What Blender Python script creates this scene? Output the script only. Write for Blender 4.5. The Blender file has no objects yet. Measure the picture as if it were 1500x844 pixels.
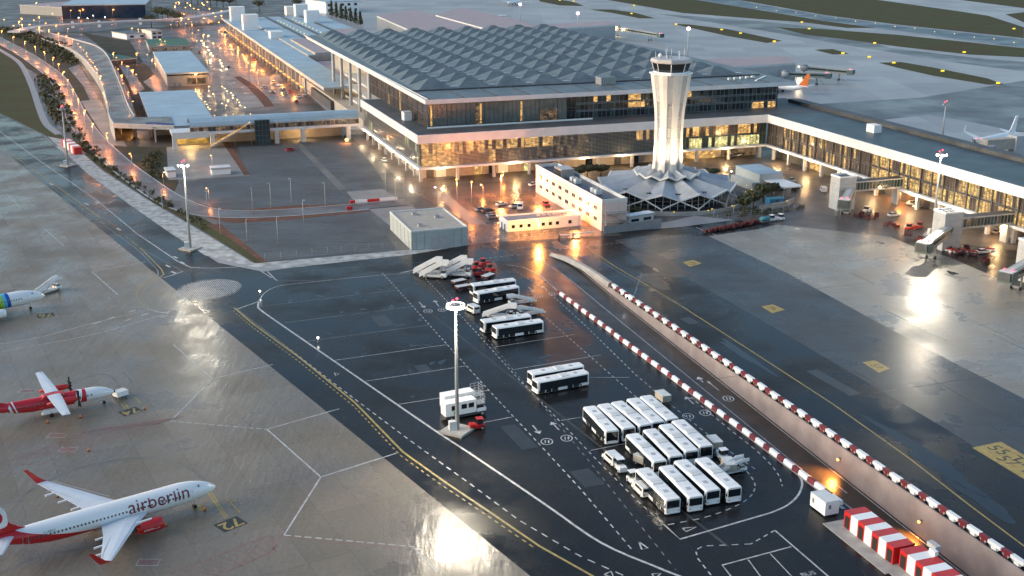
import bpy, bmesh, math, random
from mathutils import Vector, Matrix
from mathutils.geometry import tessellate_polygon
random.seed(7)
SC = bpy.context.scene
COL = SC.collection
R = math.radians
# ------------------------------------------------------------------ camera (solved from the photograph)
F, TH, CH = 1756.6, 0.3007576, 98.911
CA, SA = math.cos(TH), math.sin(TH)
cam_d = bpy.data.cameras.new('camera'); cam = bpy.data.objects.new('camera', cam_d); COL.objects.link(cam)
cam.location = (0, 0, CH); cam.rotation_euler = (math.pi/2 - TH, 0, 0)
cam_d.sensor_width = 36; cam_d.lens = 36*F/1500; cam_d.clip_start = 1; cam_d.clip_end = 20000
SC.camera = cam
def at(px, py, z=0.0):
    """point of the photograph -> place in the world at height z"""
    a, b = px-750, 422-py
    d = Vector((a, F*CA + b*SA, -F*SA + b*CA))
    return Vector((0, 0, CH)) + d*((z-CH)/d.z)
def proj(w):
    v = Vector(w)-Vector((0, 0, CH)); dz = v.y*CA - v.z*SA; u = v.y*SA + v.z*CA
    return (750+F*v.x/dz, 422-F*u/dz)
def heading(p, q, z=0.0):
    a, b = at(*p, z), at(*q, z); return math.atan2(b.y-a.y, b.x-a.x)
# terminal frame
O = at(617, 267); E1 = Vector((0.94374741, 0.33066724, 0)); E2 = Vector((-0.33066724, 0.94374741, 0)); TA = math.atan2(E1.y, E1.x)
def tw(u, v, z=0.0): return O + E1*u + E2*v + Vector((0, 0, z))
def tuv(px, py, z=0.0):
    q = at(px, py, z)-O; return q.dot(E1), q.dot(E2)
# ------------------------------------------------------------------ materials
def nodes(m):
    m.use_nodes = True; return m.node_tree.nodes, m.node_tree.links
def mat(name, col, rough=0.5, metal=0.0, var=0.12, scale=0.6, bump=0.0, spec=0.5, emit=None, estr=0.0, coat=0.0, rnd=0.0, seam=None):
    m = bpy.data.materials.new(name); n, l = nodes(m); b = n['Principled BSDF']
    b.inputs['Roughness'].default_value = rough; b.inputs['Metallic'].default_value = metal
    b.inputs['Specular IOR Level'].default_value = spec; b.inputs['Coat Weight'].default_value = coat
    tc = n.new('ShaderNodeTexCoord'); nz = n.new('ShaderNodeTexNoise'); nz.inputs['Scale'].default_value = scale; nz.inputs['Detail'].default_value = 6
    l.new(tc.outputs['Object'], nz.inputs['Vector'])
    cr = n.new('ShaderNodeValToRGB'); cr.color_ramp.elements[0].position = .3; cr.color_ramp.elements[1].position = .7
    cr.color_ramp.elements[0].color = (*[max(0, c*(1-var)) for c in col], 1); cr.color_ramp.elements[1].color = (*[min(1, c*(1+var)) for c in col], 1)
    l.new(nz.outputs['Fac'], cr.inputs['Fac']); outc = cr.outputs['Color']
    if rnd:   # every copy is a little differently worn
        oi = n.new('ShaderNodeObjectInfo'); mr = n.new('ShaderNodeMapRange'); mr.inputs[3].default_value = 1-rnd; mr.inputs[4].default_value = 1.0; l.new(oi.outputs['Random'], mr.inputs[0])
        mx = n.new('ShaderNodeMix'); mx.data_type = 'RGBA'; mx.blend_type = 'MULTIPLY'; mx.inputs[0].default_value = 1; l.new(outc, mx.inputs[6]); l.new(mr.outputs[0], mx.inputs[7]); outc = mx.outputs[2]
    if seam:  # sheet joints
        bk = n.new('ShaderNodeTexBrick'); bk.offset = 0.5; bk.inputs['Scale'].default_value = 1; bk.inputs['Brick Width'].default_value = seam[0]; bk.inputs['Row Height'].default_value = seam[1]; bk.inputs['Mortar Size'].default_value = seam[2]
        bk.inputs['Color1'].default_value = (.86, .86, .86, 1); bk.inputs['Color2'].default_value = (1.05, 1.05, 1.05, 1); bk.inputs['Mortar'].default_value = (.5, .5, .5, 1); l.new(tc.outputs['Object'], bk.inputs['Vector'])
        mx = n.new('ShaderNodeMix'); mx.data_type = 'RGBA'; mx.blend_type = 'MULTIPLY'; mx.inputs[0].default_value = 1; l.new(outc, mx.inputs[6]); l.new(bk.outputs['Color'], mx.inputs[7]); outc = mx.outputs[2]
    l.new(outc, b.inputs['Base Color'])
    if bump:
        bp = n.new('ShaderNodeBump'); bp.inputs['Strength'].default_value = bump; l.new(nz.outputs['Fac'], bp.inputs['Height']); l.new(bp.outputs['Normal'], b.inputs['Normal'])
    if emit:
        b.inputs['Emission Color'].default_value = (*emit, 1); b.inputs['Emission Strength'].default_value = estr
    return m
def ground_mat(name, col, dark=0.7, rough=(0.12, 0.42), wet=(0.36, 0.68), slab=None, rot=0.0, nscale=0.05, grain=None, tint=None, spec=0.5, fine=0.25, joint=0.6, streak=None):
    """wet paving: big stains, fine grain, slabs with joints, puddles that shine"""
    m = bpy.data.materials.new(name); n, l = nodes(m); b = n['Principled BSDF']; b.inputs['Specular IOR Level'].default_value = spec
    g = n.new('ShaderNodeNewGeometry'); mp = n.new('ShaderNodeMapping'); mp.inputs['Rotation'].default_value = (0, 0, rot); l.new(g.outputs['Position'], mp.inputs['Vector'])
    def noise(s, det=6, vec=None, rgh=0.6):
        t = n.new('ShaderNodeTexNoise'); t.inputs['Scale'].default_value = s; t.inputs['Detail'].default_value = det; t.inputs['Roughness'].default_value = rgh
        l.new(vec or mp.outputs['Vector'], t.inputs['Vector']); return t.outputs['Fac']
    def ramp(f, p0, p1, c0, c1):
        t = n.new('ShaderNodeValToRGB'); e = t.color_ramp.elements; e[0].position = p0; e[1].position = p1; e[0].color = (*c0, 1); e[1].color = (*c1, 1); l.new(f, t.inputs['Fac']); return t.outputs['Color']
    def mul(a, c, fac=1.0, bt='MULTIPLY'):
        t = n.new('ShaderNodeMix'); t.data_type = 'RGBA'; t.blend_type = bt; t.inputs[0].default_value = fac; l.new(a, t.inputs[6]); l.new(c, t.inputs[7]); return t.outputs[2]
    big = noise(nscale); c2 = tint or [c*dark for c in col]
    color = ramp(big, .35, .68, c2, col)
    color = mul(color, ramp(noise(1.3, 8), .25, .75, (1-fine,)*3, (1+fine*.4,)*3))
    if streak:
        ms = n.new('ShaderNodeMapping'); ms.inputs['Rotation'].default_value = (0, 0, rot); ms.inputs['Scale'].default_value = streak; l.new(g.outputs['Position'], ms.inputs['Vector'])
        color = mul(color, ramp(noise(1.0, 5, ms.outputs['Vector']), .3, .7, (.72,)*3, (1.08,)*3))
    if slab:
        bt = n.new('ShaderNodeTexBrick'); bt.offset = 0.0; bt.inputs['Scale'].default_value = 1.0; bt.inputs['Brick Width'].default_value = slab[0]; bt.inputs['Row Height'].default_value = slab[1]
        bt.inputs['Mortar Size'].default_value = 0.05; bt.inputs['Color1'].default_value = (.9, .9, .9, 1); bt.inputs['Color2'].default_value = (1.06, 1.06, 1.05, 1); bt.inputs['Mortar'].default_value = (joint, joint, joint, 1); bt.inputs['Bias'].default_value = 0
        l.new(mp.outputs['Vector'], bt.inputs['Vector']); color = mul(color, bt.outputs['Color'])
    l.new(color, b.inputs['Base Color'])
    pud = noise(nscale*1.7, 7)
    mr = n.new('ShaderNodeMapRange'); mr.inputs[1].default_value = wet[0]; mr.inputs[2].default_value = wet[1]; mr.inputs[3].default_value = rough[0]; mr.inputs[4].default_value = rough[1]; l.new(pud, mr.inputs[0])
    rr = mr.outputs[0]
    if slab:
        mv = n.new('ShaderNodeMath'); mv.operation = 'MULTIPLY_ADD'; l.new(bt.outputs['Color'], mv.inputs[0]); mv.inputs[1].default_value = -0.45; mv.inputs[2].default_value = 0.45
        ad = n.new('ShaderNodeMath'); ad.operation = 'ADD'; l.new(rr, ad.inputs[0]); l.new(mv.outputs[0], ad.inputs[1]); rr = ad.outputs[0]
    l.new(rr, b.inputs['Roughness'])
    mg = n.new('ShaderNodeMapping'); mg.inputs['Rotation'].default_value = (0, 0, rot); mg.inputs['Scale'].default_value = grain or (1, 1, 1); l.new(g.outputs['Position'], mg.inputs['Vector'])
    bp = n.new('ShaderNodeBump'); bp.inputs['Strength'].default_value = 0.5 if grain else 0.25; bp.inputs['Distance'].default_value = 0.25 if grain else .06; l.new(noise(1.1 if grain else 1.5, 9, mg.outputs['Vector']), bp.inputs['Height']); l.new(bp.outputs['Normal'], b.inputs['Normal'])
    return m
def lit_mat(name, col, strength, base=(.03, .03, .03), scale=(.5, .5, .9), thr=(.3, .62), lo=.08):
    """a lit room behind glass: uneven lamps and furniture, glossy pane"""
    m = bpy.data.materials.new(name); n, l = nodes(m); b = n['Principled BSDF']; b.inputs['Base Color'].default_value = (*base, 1); b.inputs['Roughness'].default_value = .12
    g = n.new('ShaderNodeNewGeometry'); mp = n.new('ShaderNodeMapping'); mp.inputs['Scale'].default_value = scale; l.new(g.outputs['Position'], mp.inputs['Vector'])
    nz = n.new('ShaderNodeTexNoise'); nz.inputs['Scale'].default_value = 1.0; nz.inputs['Detail'].default_value = 5; nz.inputs['Roughness'].default_value = .7; l.new(mp.outputs['Vector'], nz.inputs['Vector'])
    cr = n.new('ShaderNodeMapRange'); cr.inputs[1].default_value = thr[0]; cr.inputs[2].default_value = thr[1]; cr.inputs[3].default_value = lo*strength; cr.inputs[4].default_value = strength; l.new(nz.outputs['Fac'], cr.inputs[0])
    bk = n.new('ShaderNodeTexBrick'); bk.offset = .37; bk.inputs['Scale'].default_value = 1; bk.inputs['Brick Width'].default_value = 1.3; bk.inputs['Row Height'].default_value = .62; bk.inputs['Mortar Size'].default_value = .07
    bk.inputs['Color1'].default_value = (.25, .25, .25, 1); bk.inputs['Color2'].default_value = (1.25, 1.25, 1.25, 1); bk.inputs['Mortar'].default_value = (.3, .3, .3, 1)
    tc = n.new('ShaderNodeTexCoord'); sx = n.new('ShaderNodeSeparateXYZ'); l.new(tc.outputs['Object'], sx.inputs[0]); sm = n.new('ShaderNodeMath'); l.new(sx.outputs[0], sm.inputs[0]); l.new(sx.outputs[1], sm.inputs[1]); cx = n.new('ShaderNodeCombineXYZ'); l.new(sm.outputs[0], cx.inputs[0]); l.new(sx.outputs[2], cx.inputs[1]); l.new(cx.outputs[0], bk.inputs['Vector'])
    ml = n.new('ShaderNodeMath'); ml.operation = 'MULTIPLY'; l.new(cr.outputs[0], ml.inputs[0]); l.new(bk.outputs['Color'], ml.inputs[1])
    b.inputs['Emission Color'].default_value = (*col, 1); l.new(ml.outputs[0], b.inputs['Emission Strength']); return m
def glow(name, col, s):
    m = bpy.data.materials.new(name); n, l = nodes(m); b = n['Principled BSDF']; b.inputs['Base Color'].default_value = (*col, 1); b.inputs['Emission Color'].default_value = (*col, 1); b.inputs['Emission Strength'].default_value = s; return m
APR = heading((73, 276), (643, 736))      # direction of the apron's edge
M = dict(
 white=mat('white_paint', (.88, .88, .87), .35, var=.04, scale=.5, rnd=.1), offwhite=mat('off_white_paint', (.62, .63, .62), .45, var=.08), plane_white=mat('aircraft_white', (.8, .8, .8), .22, var=.03, scale=.15, coat=.3),
 wing=mat('wing_grey', (.55, .6, .66), .3, var=.06, scale=.4), red=mat('red_paint', (.55, .02, .02), .35, var=.1, rnd=.12), dred=mat('dull_red', (.22, .022, .03), .5, var=.2, scale=1.5, rnd=.35), maroon=mat('maroon', (.085, .014, .018), .6, var=.2),
 black=mat('black_rubber', (.012, .012, .012), .6), glass=mat('dark_glass', (.012, .016, .02), .06, var=.05, spec=.7), bluglass=mat('blue_glass', (.015, .035, .07), .1, var=.3, scale=.2, spec=.7),
 tglass=mat('teal_glass', (.035, .06, .065), .12, var=.35, scale=.15, spec=.6), cglass=mat('brown_glass', (.07, .055, .05), .15, var=.3, scale=.2, spec=.6), screenglass=mat('grey_screen_glass', (.12, .14, .14), .25, var=.25, scale=.3, spec=.6),
 steel=mat('steel', (.3, .31, .32), .4, .6), grey=mat('mid_grey', (.25, .26, .27), .5, var=.15), lgrey=mat('light_grey', (.42, .43, .44), .5, var=.1), dgrey=mat('dark_grey', (.07, .075, .08), .5, var=.2), pole=mat('galvanised_pole', (.42, .43, .43), .45, var=.06),
 conc=mat('concrete', (.34, .33, .31), .7, var=.2, scale=.4, bump=.1), fascia=mat('fascia_panels', (.68, .7, .73), .4, var=.06, scale=.25), roofdark=mat('roof_membrane', (.07, .072, .075), .55, var=.3, scale=.15, seam=(12, 1.6, .05)), roofteal=mat('roof_sheet', (.14, .172, .185), .45, var=.2, scale=.25, metal=.15, seam=(9, .85, .06)),
 roofpier=mat('pier_roof', (.045, .07, .08), .45, var=.35, scale=.12, seam=(2, 14, .06)), roofpink=mat('pink_roof', (.36, .29, .30), .6, var=.08, scale=.1), roofblue=mat('pale_blue_roof', (.34, .46, .54), .5, var=.12, scale=.08, seam=(30, 1.5, .05)), skylight=mat('skylight', (.75, .8, .8), .2),
 mull=mat('mullion', (.1, .105, .11), .45), slat=mat('louvre_blade', (.3, .31, .32), .4, metal=.4), pinkwall=mat('render_wall', (.62, .52, .5), .75, var=.07, scale=.3), brown=mat('brown_soil', (.12, .046, .026), .9, var=.4, scale=.3, bump=.3), gravel=mat('white_gravel', (.34, .35, .345), .8, var=.45, scale=.35, bump=.3),
 navy=mat('navy_roof', (.015, .02, .05), .35, var=.3), green=mat('green_roof', (.03, .12, .07), .6, var=.2), beige=mat('beige', (.42, .37, .31), .7, var=.12), shed=mat('shed_cladding', (.4, .44, .44), .5, var=.08), zinc=mat('zinc_sheet', (.36, .39, .42), .4, metal=.25, var=.14, scale=.25),
 orange=mat('orange_paint', (.75, .18, .03), .4), yellow=mat('yellow_paint_mark', (.34, .25, .07), .5, var=.3, scale=1.2), mwhite=mat('white_road_paint', (.43, .43, .43), .5, var=.35, scale=.9), mwhite2=mat('worn_white_paint', (.2, .21, .22), .5, var=.3, scale=1.5), mred=mat('red_ground_paint', (.22, .125, .115), .6, var=.25, scale=1.2), mblack=mat('black_ground_paint', (.02, .02, .02), .5), mgold=mat('gold_ground_paint', (.36, .255, .07), .5, var=.3, scale=1), rust=mat('tyre_stain', (.13, .115, .1), .35, var=.3, scale=.3),
 bulb_o=glow('sodium_lamp', (1, .5, .12), .95), bulb_w=glow('floodlight', (1, .97, .88), 5), bulb_y=glow('taxi_sign_light', (1, .72, .05), .32), bulb_r=glow('red_beacon', (1, .06, .1), 1.2), bulb_c=glow('warm_lamp', (1, .72, .3), 1.2),
 lit_w=lit_mat('lit_room_warm', (1, .56, .18), .56), lit_y=lit_mat('lit_room_yellow', (1, .64, .2), .54, scale=(.9, .9, .25)), lit_g=lit_mat('lit_room_pale', (.95, .85, .35), .6, scale=(.9, .9, .2)), lit_d=lit_mat('dim_room', (1, .6, .3), .2, thr=(.45, .75), base=(.03, .04, .04)), lit_o=glow('orange_arcade_light', (1, .36, .05), .6),
 teal=mat('teal_tank', (.05, .22, .3), .5), blue=mat('blue_tarp', (.03, .16, .3), .5), lime=mat('lime', (.25, .42, .05), .3), cyan=mat('cyan', (.05, .35, .6), .3), navyb=mat('dark_blue', (.02, .08, .32), .3),
 car_s=mat('silver_car', (.4, .41, .42), .3, .5), car_b=mat('black_car', (.02, .02, .022), .25), car_w=mat('white_car', (.72, .72, .71), .3), car_r=mat('red_car', (.4, .02, .03), .3),
 leaf=mat('leaf_green', (.045, .06, .022), .8, var=.5, scale=1.5), leaf2=mat('leaf_olive', (.075, .068, .03), .8, var=.5, scale=1.2), bark=mat('bark', (.08, .06, .045), .9), headl=glow('headlight', (1, .9, .7), 10), taill=glow('tail_light', (1, .05, .02), 8),
)
# ------------------------------------------------------------------ mesh builder
class MB:
    def __init__(s): s.v = []; s.f = []; s.m = []; s.mats = []; s.sm = []
    def mi(s, m):
        if isinstance(m, str): m = M[m]
        if m not in s.mats: s.mats.append(m)
        return s.mats.index(m)
    def add(s, vs, fs, m, smooth=False):
        k = len(s.v); i = s.mi(m); s.v += [tuple(v) for v in vs]
        for f in fs: s.f.append([k+j for j in f]); s.m.append(i); s.sm.append(smooth)
    def box(s, c, d, m, rz=0.0, taper=1.0, top=None):
        cs, sn = math.cos(rz), math.sin(rz); vs = []
        for z, t in ((-.5, 1), (.5, taper)):
            for x, y in ((-.5, -.5), (.5, -.5), (.5, .5), (-.5, .5)):
                X, Y = x*d[0]*t, y*d[1]*t; vs.append((c[0]+X*cs-Y*sn, c[1]+X*sn+Y*cs, c[2]+z*d[2]))
        s.add(vs, [(0, 3, 2, 1), (0, 1, 5, 4), (1, 2, 6, 5), (2, 3, 7, 6), (3, 0, 4, 7)], m); s.add(vs[4:], [(0, 1, 2, 3)], top or m)
    def bx(s, x0, x1, y0, y1, z0, z1, m, top=None): s.box(((x0+x1)/2, (y0+y1)/2, (z0+z1)/2), (x1-x0, y1-y0, z1-z0), m, top=top)
    def prism(s, pts, z0, z1, m, top=None):
        n = len(pts); a = sum(pts[i][0]*pts[(i+1) % n][1]-pts[(i+1) % n][0]*pts[i][1] for i in range(n))
        if a < 0: pts = pts[::-1]
        vs = [(p[0], p[1], z0) for p in pts]+[(p[0], p[1], z1) for p in pts]
        s.add(vs, [(i, (i+1) % n, n+(i+1) % n, n+i) for i in range(n)], m)
        tr = tessellate_polygon([[Vector((p[0], p[1], 0)) for p in pts]])
        s.add([(p[0], p[1], z1) for p in pts], [fixw(pts, t) for t in tr], top or m); s.add([(p[0], p[1], z0) for p in pts], [fixw(pts, t)[::-1] for t in tr], m)
    def quad(s, a, b, c, d, m): s.add([a, b, c, d], [(0, 1, 2, 3)], m)
    def tube(s, a, b, r0, m, r1=None, n=8, cap=True, smooth=True):
        a, b = Vector(a), Vector(b); r1 = r0 if r1 is None else r1; d = (b-a).normalized(); x = d.orthogonal().normalized(); y = d.cross(x); vs = []
        for p, r in ((a, r0), (b, r1)):
            for i in range(n):
                t = 2*math.pi*i/n; vs.append(p+x*r*math.cos(t)+y*r*math.sin(t))
        s.add(vs, [(i, (i+1) % n, n+(i+1) % n, n+i) for i in range(n)], m, smooth)
        if cap: s.add(vs[:n], [tuple(range(n))[::-1]], m); s.add(vs[n:], [tuple(range(n))], m)
    def loft(s, rings, m, smooth=True, cap=True, closed=True):
        n = len(rings[0]); vs = [v for r in rings for v in r]; fs = []
        for j in range(len(rings)-1):
            for i in range(n if closed else n-1):
                k = (i+1) % n; fs.append((j*n+i, j*n+k, (j+1)*n+k, (j+1)*n+i))
        s.add(vs, fs, m, smooth)
        if cap: s.add(rings[0], [tuple(range(n))[::-1]], m); s.add(rings[-1], [tuple(range(n))], m)
    def ball(s, c, r, m, n=8, sz=1.0):
        rings = []
        for j in range(1, n//2+1):
            t = math.pi*j/(n//2+1); rings.append([(c[0]+r*math.sin(t)*math.cos(2*math.pi*i/n), c[1]+r*math.sin(t)*math.sin(2*math.pi*i/n), c[2]-r*sz*math.cos(t)) for i in range(n)])
        s.loft(rings, m)
    def bar(s, a, b, w, h, m):
        """a beam of width w and height h between two points"""
        a, b = Vector(a), Vector(b); d = (b-a).normalized(); x = d.cross(Vector((0, 0, 1)));
        if x.length < 1e-4: x = Vector((1, 0, 0))
        x.normalize(); z = x.cross(d); vs = []
        for p in (a, b):
            for i, j in ((-1, -1), (1, -1), (1, 1), (-1, 1)): vs.append(p+x*(i*w/2)+z*(j*h/2))
        s.add(vs, [(0, 1, 2, 3), (7, 6, 5, 4), (0, 4, 5, 1), (1, 5, 6, 2), (2, 6, 7, 3), (3, 7, 4, 0)], m)
    def build(s, name, parent=None, world=False, smooth=False):
        me = bpy.data.meshes.new(name); off = Vector(parent.location) if (parent and world) else Vector((0, 0, 0))
        me.from_pydata([Vector(v)-off for v in s.v], [], s.f)
        for m in s.mats: me.materials.append(m)
        me.polygons.foreach_set('material_index', s.m); me.polygons.foreach_set('use_smooth', s.sm)
        me.update(); bm = bmesh.new(); bm.from_mesh(me); bmesh.ops.remove_doubles(bm, verts=bm.verts, dist=1e-4) if len(s.v) < 60000 else None
        bmesh.ops.recalc_face_normals(bm, faces=bm.faces) if name not in SHEETS else None
        bm.to_mesh(me); bm.free()
        o = bpy.data.objects.new(name, me); COL.objects.link(o); o.parent = parent; return o
SHEETS = set()
def fixw(pts, t):
    a, b, c = (pts[i] for i in t)
    return tuple(t) if (b[0]-a[0])*(c[1]-a[1])-(b[1]-a[1])*(c[0]-a[0]) > 0 else tuple(t)[::-1]
def tag(o, label=None, cat=None, group=None, kind=None):
    if label: o['label'] = label
    if cat: o['category'] = cat
    if group: o['group'] = group
    if kind: o['kind'] = kind
    return o
def thing(name, label, cat, loc=(0, 0, 0), rz=0.0, group=None):
    o = bpy.data.objects.new(name, None); COL.objects.link(o); o.location = loc; o.rotation_euler = (0, 0, rz); o.empty_display_size = .5
    return tag(o, label, cat, group)
def copy_tree(o, parent=None):
    c = o.copy(); COL.objects.link(c); c.parent = parent
    for ch in list(o.children): copy_tree(ch, c)
    return c
def structure(o, label=None): o['kind'] = 'structure'; return o
def stamp(root, loc, rz, label, group=None, used=set()):
    """first use moves the model itself, later uses copy it"""
    if root.name in used: o = copy_tree(root)
    else: o = root; used.add(root.name)
    o.location = loc; o.rotation_euler = (0, 0, rz); o['label'] = label
    if group: o['group'] = group
    return o
def lamp(loc, col, power, radius=.3, parent=None, spot=None, aim=None, blend=.6):
    d = bpy.data.lights.new('lamp_light', 'SPOT' if spot else 'POINT'); d.color = col; d.energy = power; d.shadow_soft_size = radius
    o = bpy.data.objects.new('lamp_light', d); COL.objects.link(o)
    if spot: d.spot_size = spot; d.spot_blend = blend; o.rotation_euler = (Vector(aim)-Vector(loc)).to_track_quat('-Z', 'Y').to_euler()
    if parent: o.parent = parent; o.location = Vector(loc)-Vector(parent.location)
    else: o.location = loc
    return o
def sheet(name, poly, z, m, holes=(), kind='structure'):
    """flat ground sheet; poly is a list of photograph points or world Vectors"""
    def w(q): return [(at(*p) if len(p) == 2 and not isinstance(p, Vector) else Vector(p)).to_2d().to_3d() for p in q]
    loops = [w(poly)]+[w(h) for h in holes]; flat = [p for q in loops for p in q]; tr = tessellate_polygon(loops)
    b = MB(); b.add([(p.x, p.y, z) for p in flat], [fixw(flat, t) for t in tr], m); SHEETS.add(name); o = b.build(name); o['kind'] = kind; return o
def ribbon(pts, wdt, closed=False):
    """left and right edges of a strip along world points"""
    n = len(pts); L, Rr = [], []
    for i in range(n):
        a = pts[(i-1) % n] if closed or i > 0 else pts[i]; c = pts[(i+1) % n] if closed or i < n-1 else pts[i]
        d = (c-a); d.z = 0; d.normalize(); nn = Vector((-d.y, d.x, 0)); L.append(pts[i]+nn*wdt/2); Rr.append(pts[i]-nn*wdt/2)
    return L, Rr
def smooth_line(pts, k=6):
    """Catmull-Rom through the points"""
    P = [Vector(p) for p in pts]; out = []
    for i in range(len(P)-1):
        a = P[i-1] if i else P[i]*2-P[i+1]; b, c = P[i], P[i+1]; d = P[i+2] if i+2 < len(P) else P[i+1]*2-P[i]
        for j in range(k):
            t = j/k; out.append(.5*((2*b)+(c-a)*t+(2*a-5*b+4*c-d)*t*t+(3*b-a-3*c+d)*t**3))
    return out+[P[-1]]
def strip(b, pts, wdt, m, z=None, dash=None):
    pts = [Vector(p) for p in pts]
    if dash:
        # resample to dashes
        segs = []; on, off = dash; acc = 0.0
        d = [0]
        for i in range(1, len(pts)): d.append(d[-1]+(pts[i]-pts[i-1]).length)
        def pos(t):
            for i in range(1, len(pts)):
                if t <= d[i] or i == len(pts)-1:
                    return pts[i-1].lerp(pts[i], (t-d[i-1])/max(1e-6, d[i]-d[i-1]))
        t = 0.0
        while t < d[-1]:
            segs.append([pos(t), pos(min(t+on, d[-1]))]); t += on+off
    else: segs = [pts]
    for sg in segs:
        L, Rr = ribbon(sg, wdt); n = len(sg); zz = [p.z if z is None else z for p in sg]
        vs = [(p.x, p.y, q) for p, q in zip(L, zz)]+[(p.x, p.y, q) for p, q in zip(Rr, zz)]
        b.add(vs, [(n+i, n+i+1, i+1, i) for i in range(n-1)], m)
def px(*pts, z=0.0): return [at(a, c, z) for a, c in pts]
def text_mesh(body, size, m, name='lettering', bold=0.0, font_extrude=0.01, align='CENTER', shear=0.0):
    cu = bpy.data.curves.new(name, 'FONT'); cu.body = body; cu.size = size; cu.align_x = align; cu.align_y = 'CENTER'; cu.extrude = font_extrude; cu.offset = bold; cu.resolution_u = 4; cu.shear = shear
    o = bpy.data.objects.new(name, cu); COL.objects.link(o); dg = bpy.context.evaluated_depsgraph_get(); me = bpy.data.meshes.new_from_object(o.evaluated_get(dg)); bpy.data.objects.remove(o)
    me.materials.clear(); me.materials.append(M[m] if isinstance(m, str) else m); o = bpy.data.objects.new(name, me); COL.objects.link(o); return o
MAST1 = 5500; LAMP = 700
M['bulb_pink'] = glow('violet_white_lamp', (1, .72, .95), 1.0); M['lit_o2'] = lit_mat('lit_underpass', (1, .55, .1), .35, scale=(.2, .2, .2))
M['wallc'] = mat('lamp_tinted_wall_concrete', (.33, .265, .245), .7, var=.18, scale=.25)  # grey concrete with the pink glow of orange lamps mixed into its colour
M['tunnelc'] = mat('bridge_tunnel_paint', (.3, .32, .28), .45, var=.12)
M['cream'] = mat('cream_concrete', (.72, .68, .62), .5, var=.06, scale=.3)
# ------------------------------------------------------------------ paving
G_far = ground_mat('far_apron_concrete', (.33, .325, .34), .85, (.34, .44), slab=(30, 30), joint=.85, nscale=.012, spec=.5)
G_conc = ground_mat('apron_concrete', (.215, .178, .135), .78, (.2, .5), (.38, .62), slab=(15, 7.5), rot=-APR+R(4), nscale=.035, joint=.68, fine=.24, grain=(.5, .1, 1), spec=.5)
G_concR = ground_mat('stand_concrete', (.285, .262, .22), .74, (.18, .48), (.38, .62), slab=(7.5, 7.5), rot=-TA, nscale=.035, joint=.66, fine=.26, grain=(.1, .5, 1), spec=.5)
G_asph = ground_mat('wet_asphalt', (.021, .0205, .021), .6, (.12, .42), (.38, .62), nscale=.03, fine=.45, spec=.17)
G_asph2 = ground_mat('worn_asphalt', (.068, .072, .076), .68, (.22, .42), (.32, .7), rot=-R(-71), nscale=.04, fine=.3, streak=(.02, .4, 1), spec=.2)
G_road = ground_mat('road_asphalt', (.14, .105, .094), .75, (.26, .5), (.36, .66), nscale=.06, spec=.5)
G_lot = ground_mat('gravel_lot', (.135, .145, .152), .75, (.55, .8), (.4, .6), nscale=.04, fine=.4, rot=.4, streak=(.05, .5, 1), spec=.35)
G_land = ground_mat('landside_paving', (.11, .1, .095), .6, (.34, .6), (.36, .66), nscale=.03, fine=.35)
G_pave = ground_mat('pale_paving', (.3, .285, .265), .75, (.4, .7), nscale=.05)
G_park = ground_mat('car_park_asphalt', (.085, .07, .06), .75, (.18, .42), (.36, .66), nscale=.08, spec=.55)
G_grass = ground_mat('grass', (.085, .095, .04), .6, (.8, .95), nscale=.03, tint=(.095, .08, .045), fine=.6, spec=.1)
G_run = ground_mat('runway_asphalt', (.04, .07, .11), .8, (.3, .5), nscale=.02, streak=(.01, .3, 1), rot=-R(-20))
G_ramp = ground_mat('sunken_road_asphalt', (.04, .034, .03), .8, (.3, .5), nscale=.08, spec=.5)
RA = at(892, 421); RD = (at(1500, 840)-RA).normalized(); RN = Vector((-RD.y, RD.x, 0))
def rdepth(p): return 0.0
Ledge = px((790, 404), (806, 416), (822, 428), (1239, 738)); Ledge.append(Ledge[-1]+RD*75)
Redge = px((806, 369), (848, 389), (892, 421), (1500, 840)); Redge.append(Redge[-1]+RD*48)
HOLE = [*Ledge, *Redge[::-1]]
BIG = [Vector((-4500, -300, 0)), Vector((4500, -300, 0)), Vector((4500, 9000, 0)), Vector((-4500, 9000, 0))]
sheet('ground', BIG, -.02, G_far, [HOLE])
# dark asphalt of the bus park, roads and taxi lane
ASPH = px((0, 168), (60, 196), (130, 256), (250, 340), (320, 385), (385, 398), (600, 369), (690, 358), (850, 344), (1000, 332), (1180, 309), (1240, 300), (1500, 300))+[at(1500, 300)+Vector((0, -80, 0)), Vector((230, 60, 0)), Vector((-60, 40, 0))]
ASPH += [at(643, 736)+(at(643, 736)-at(73, 276)).normalized()*90, at(643, 736), at(73, 276), at(0, 218)]
ASPH += [at(0, 218)+Vector((-90, 130, 0)), at(0, 168)+Vector((-70, 90, 0))]
sheet('apron_asphalt', ASPH, .0, G_asph, [HOLE])
sheet('apron_concrete', [at(643, 736)+(at(643, 736)-at(73, 276)).normalized()*90, Vector((-60, 40, 0)), Vector((-420, 40, 0)), Vector((-420, 700, 0)), at(0, 218)+Vector((-90, 130, 0)), at(0, 218), at(73, 276), at(643, 736)], .005, G_conc)
sheet('worn_asphalt', px((1038, 346), (1153, 400), (1350, 507), (1500, 584), (1640, 655), (1640, 760), (1500, 700), (1380, 625), (1270, 560), (1100, 460), (985, 395), (900, 352), (960, 344)), .005, G_asph2)
sheet('stand_concrete', px((1038, 346), (1110, 336), (1180, 318), (1232, 326), (1268, 331), (1340, 362), (1393, 378), (1460, 407), (1580, 462), (1640, 655), (1500, 584), (1350, 507), (1153, 400)), .01, G_concR)
sheet('service_yard', [tw(-6, -80), tw(40, -97), tw(75, -84), tw(150, -160), tw(160, -230), tw(182, -230), tw(182, 40), tw(-6, 0)], .012, G_land)
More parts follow.
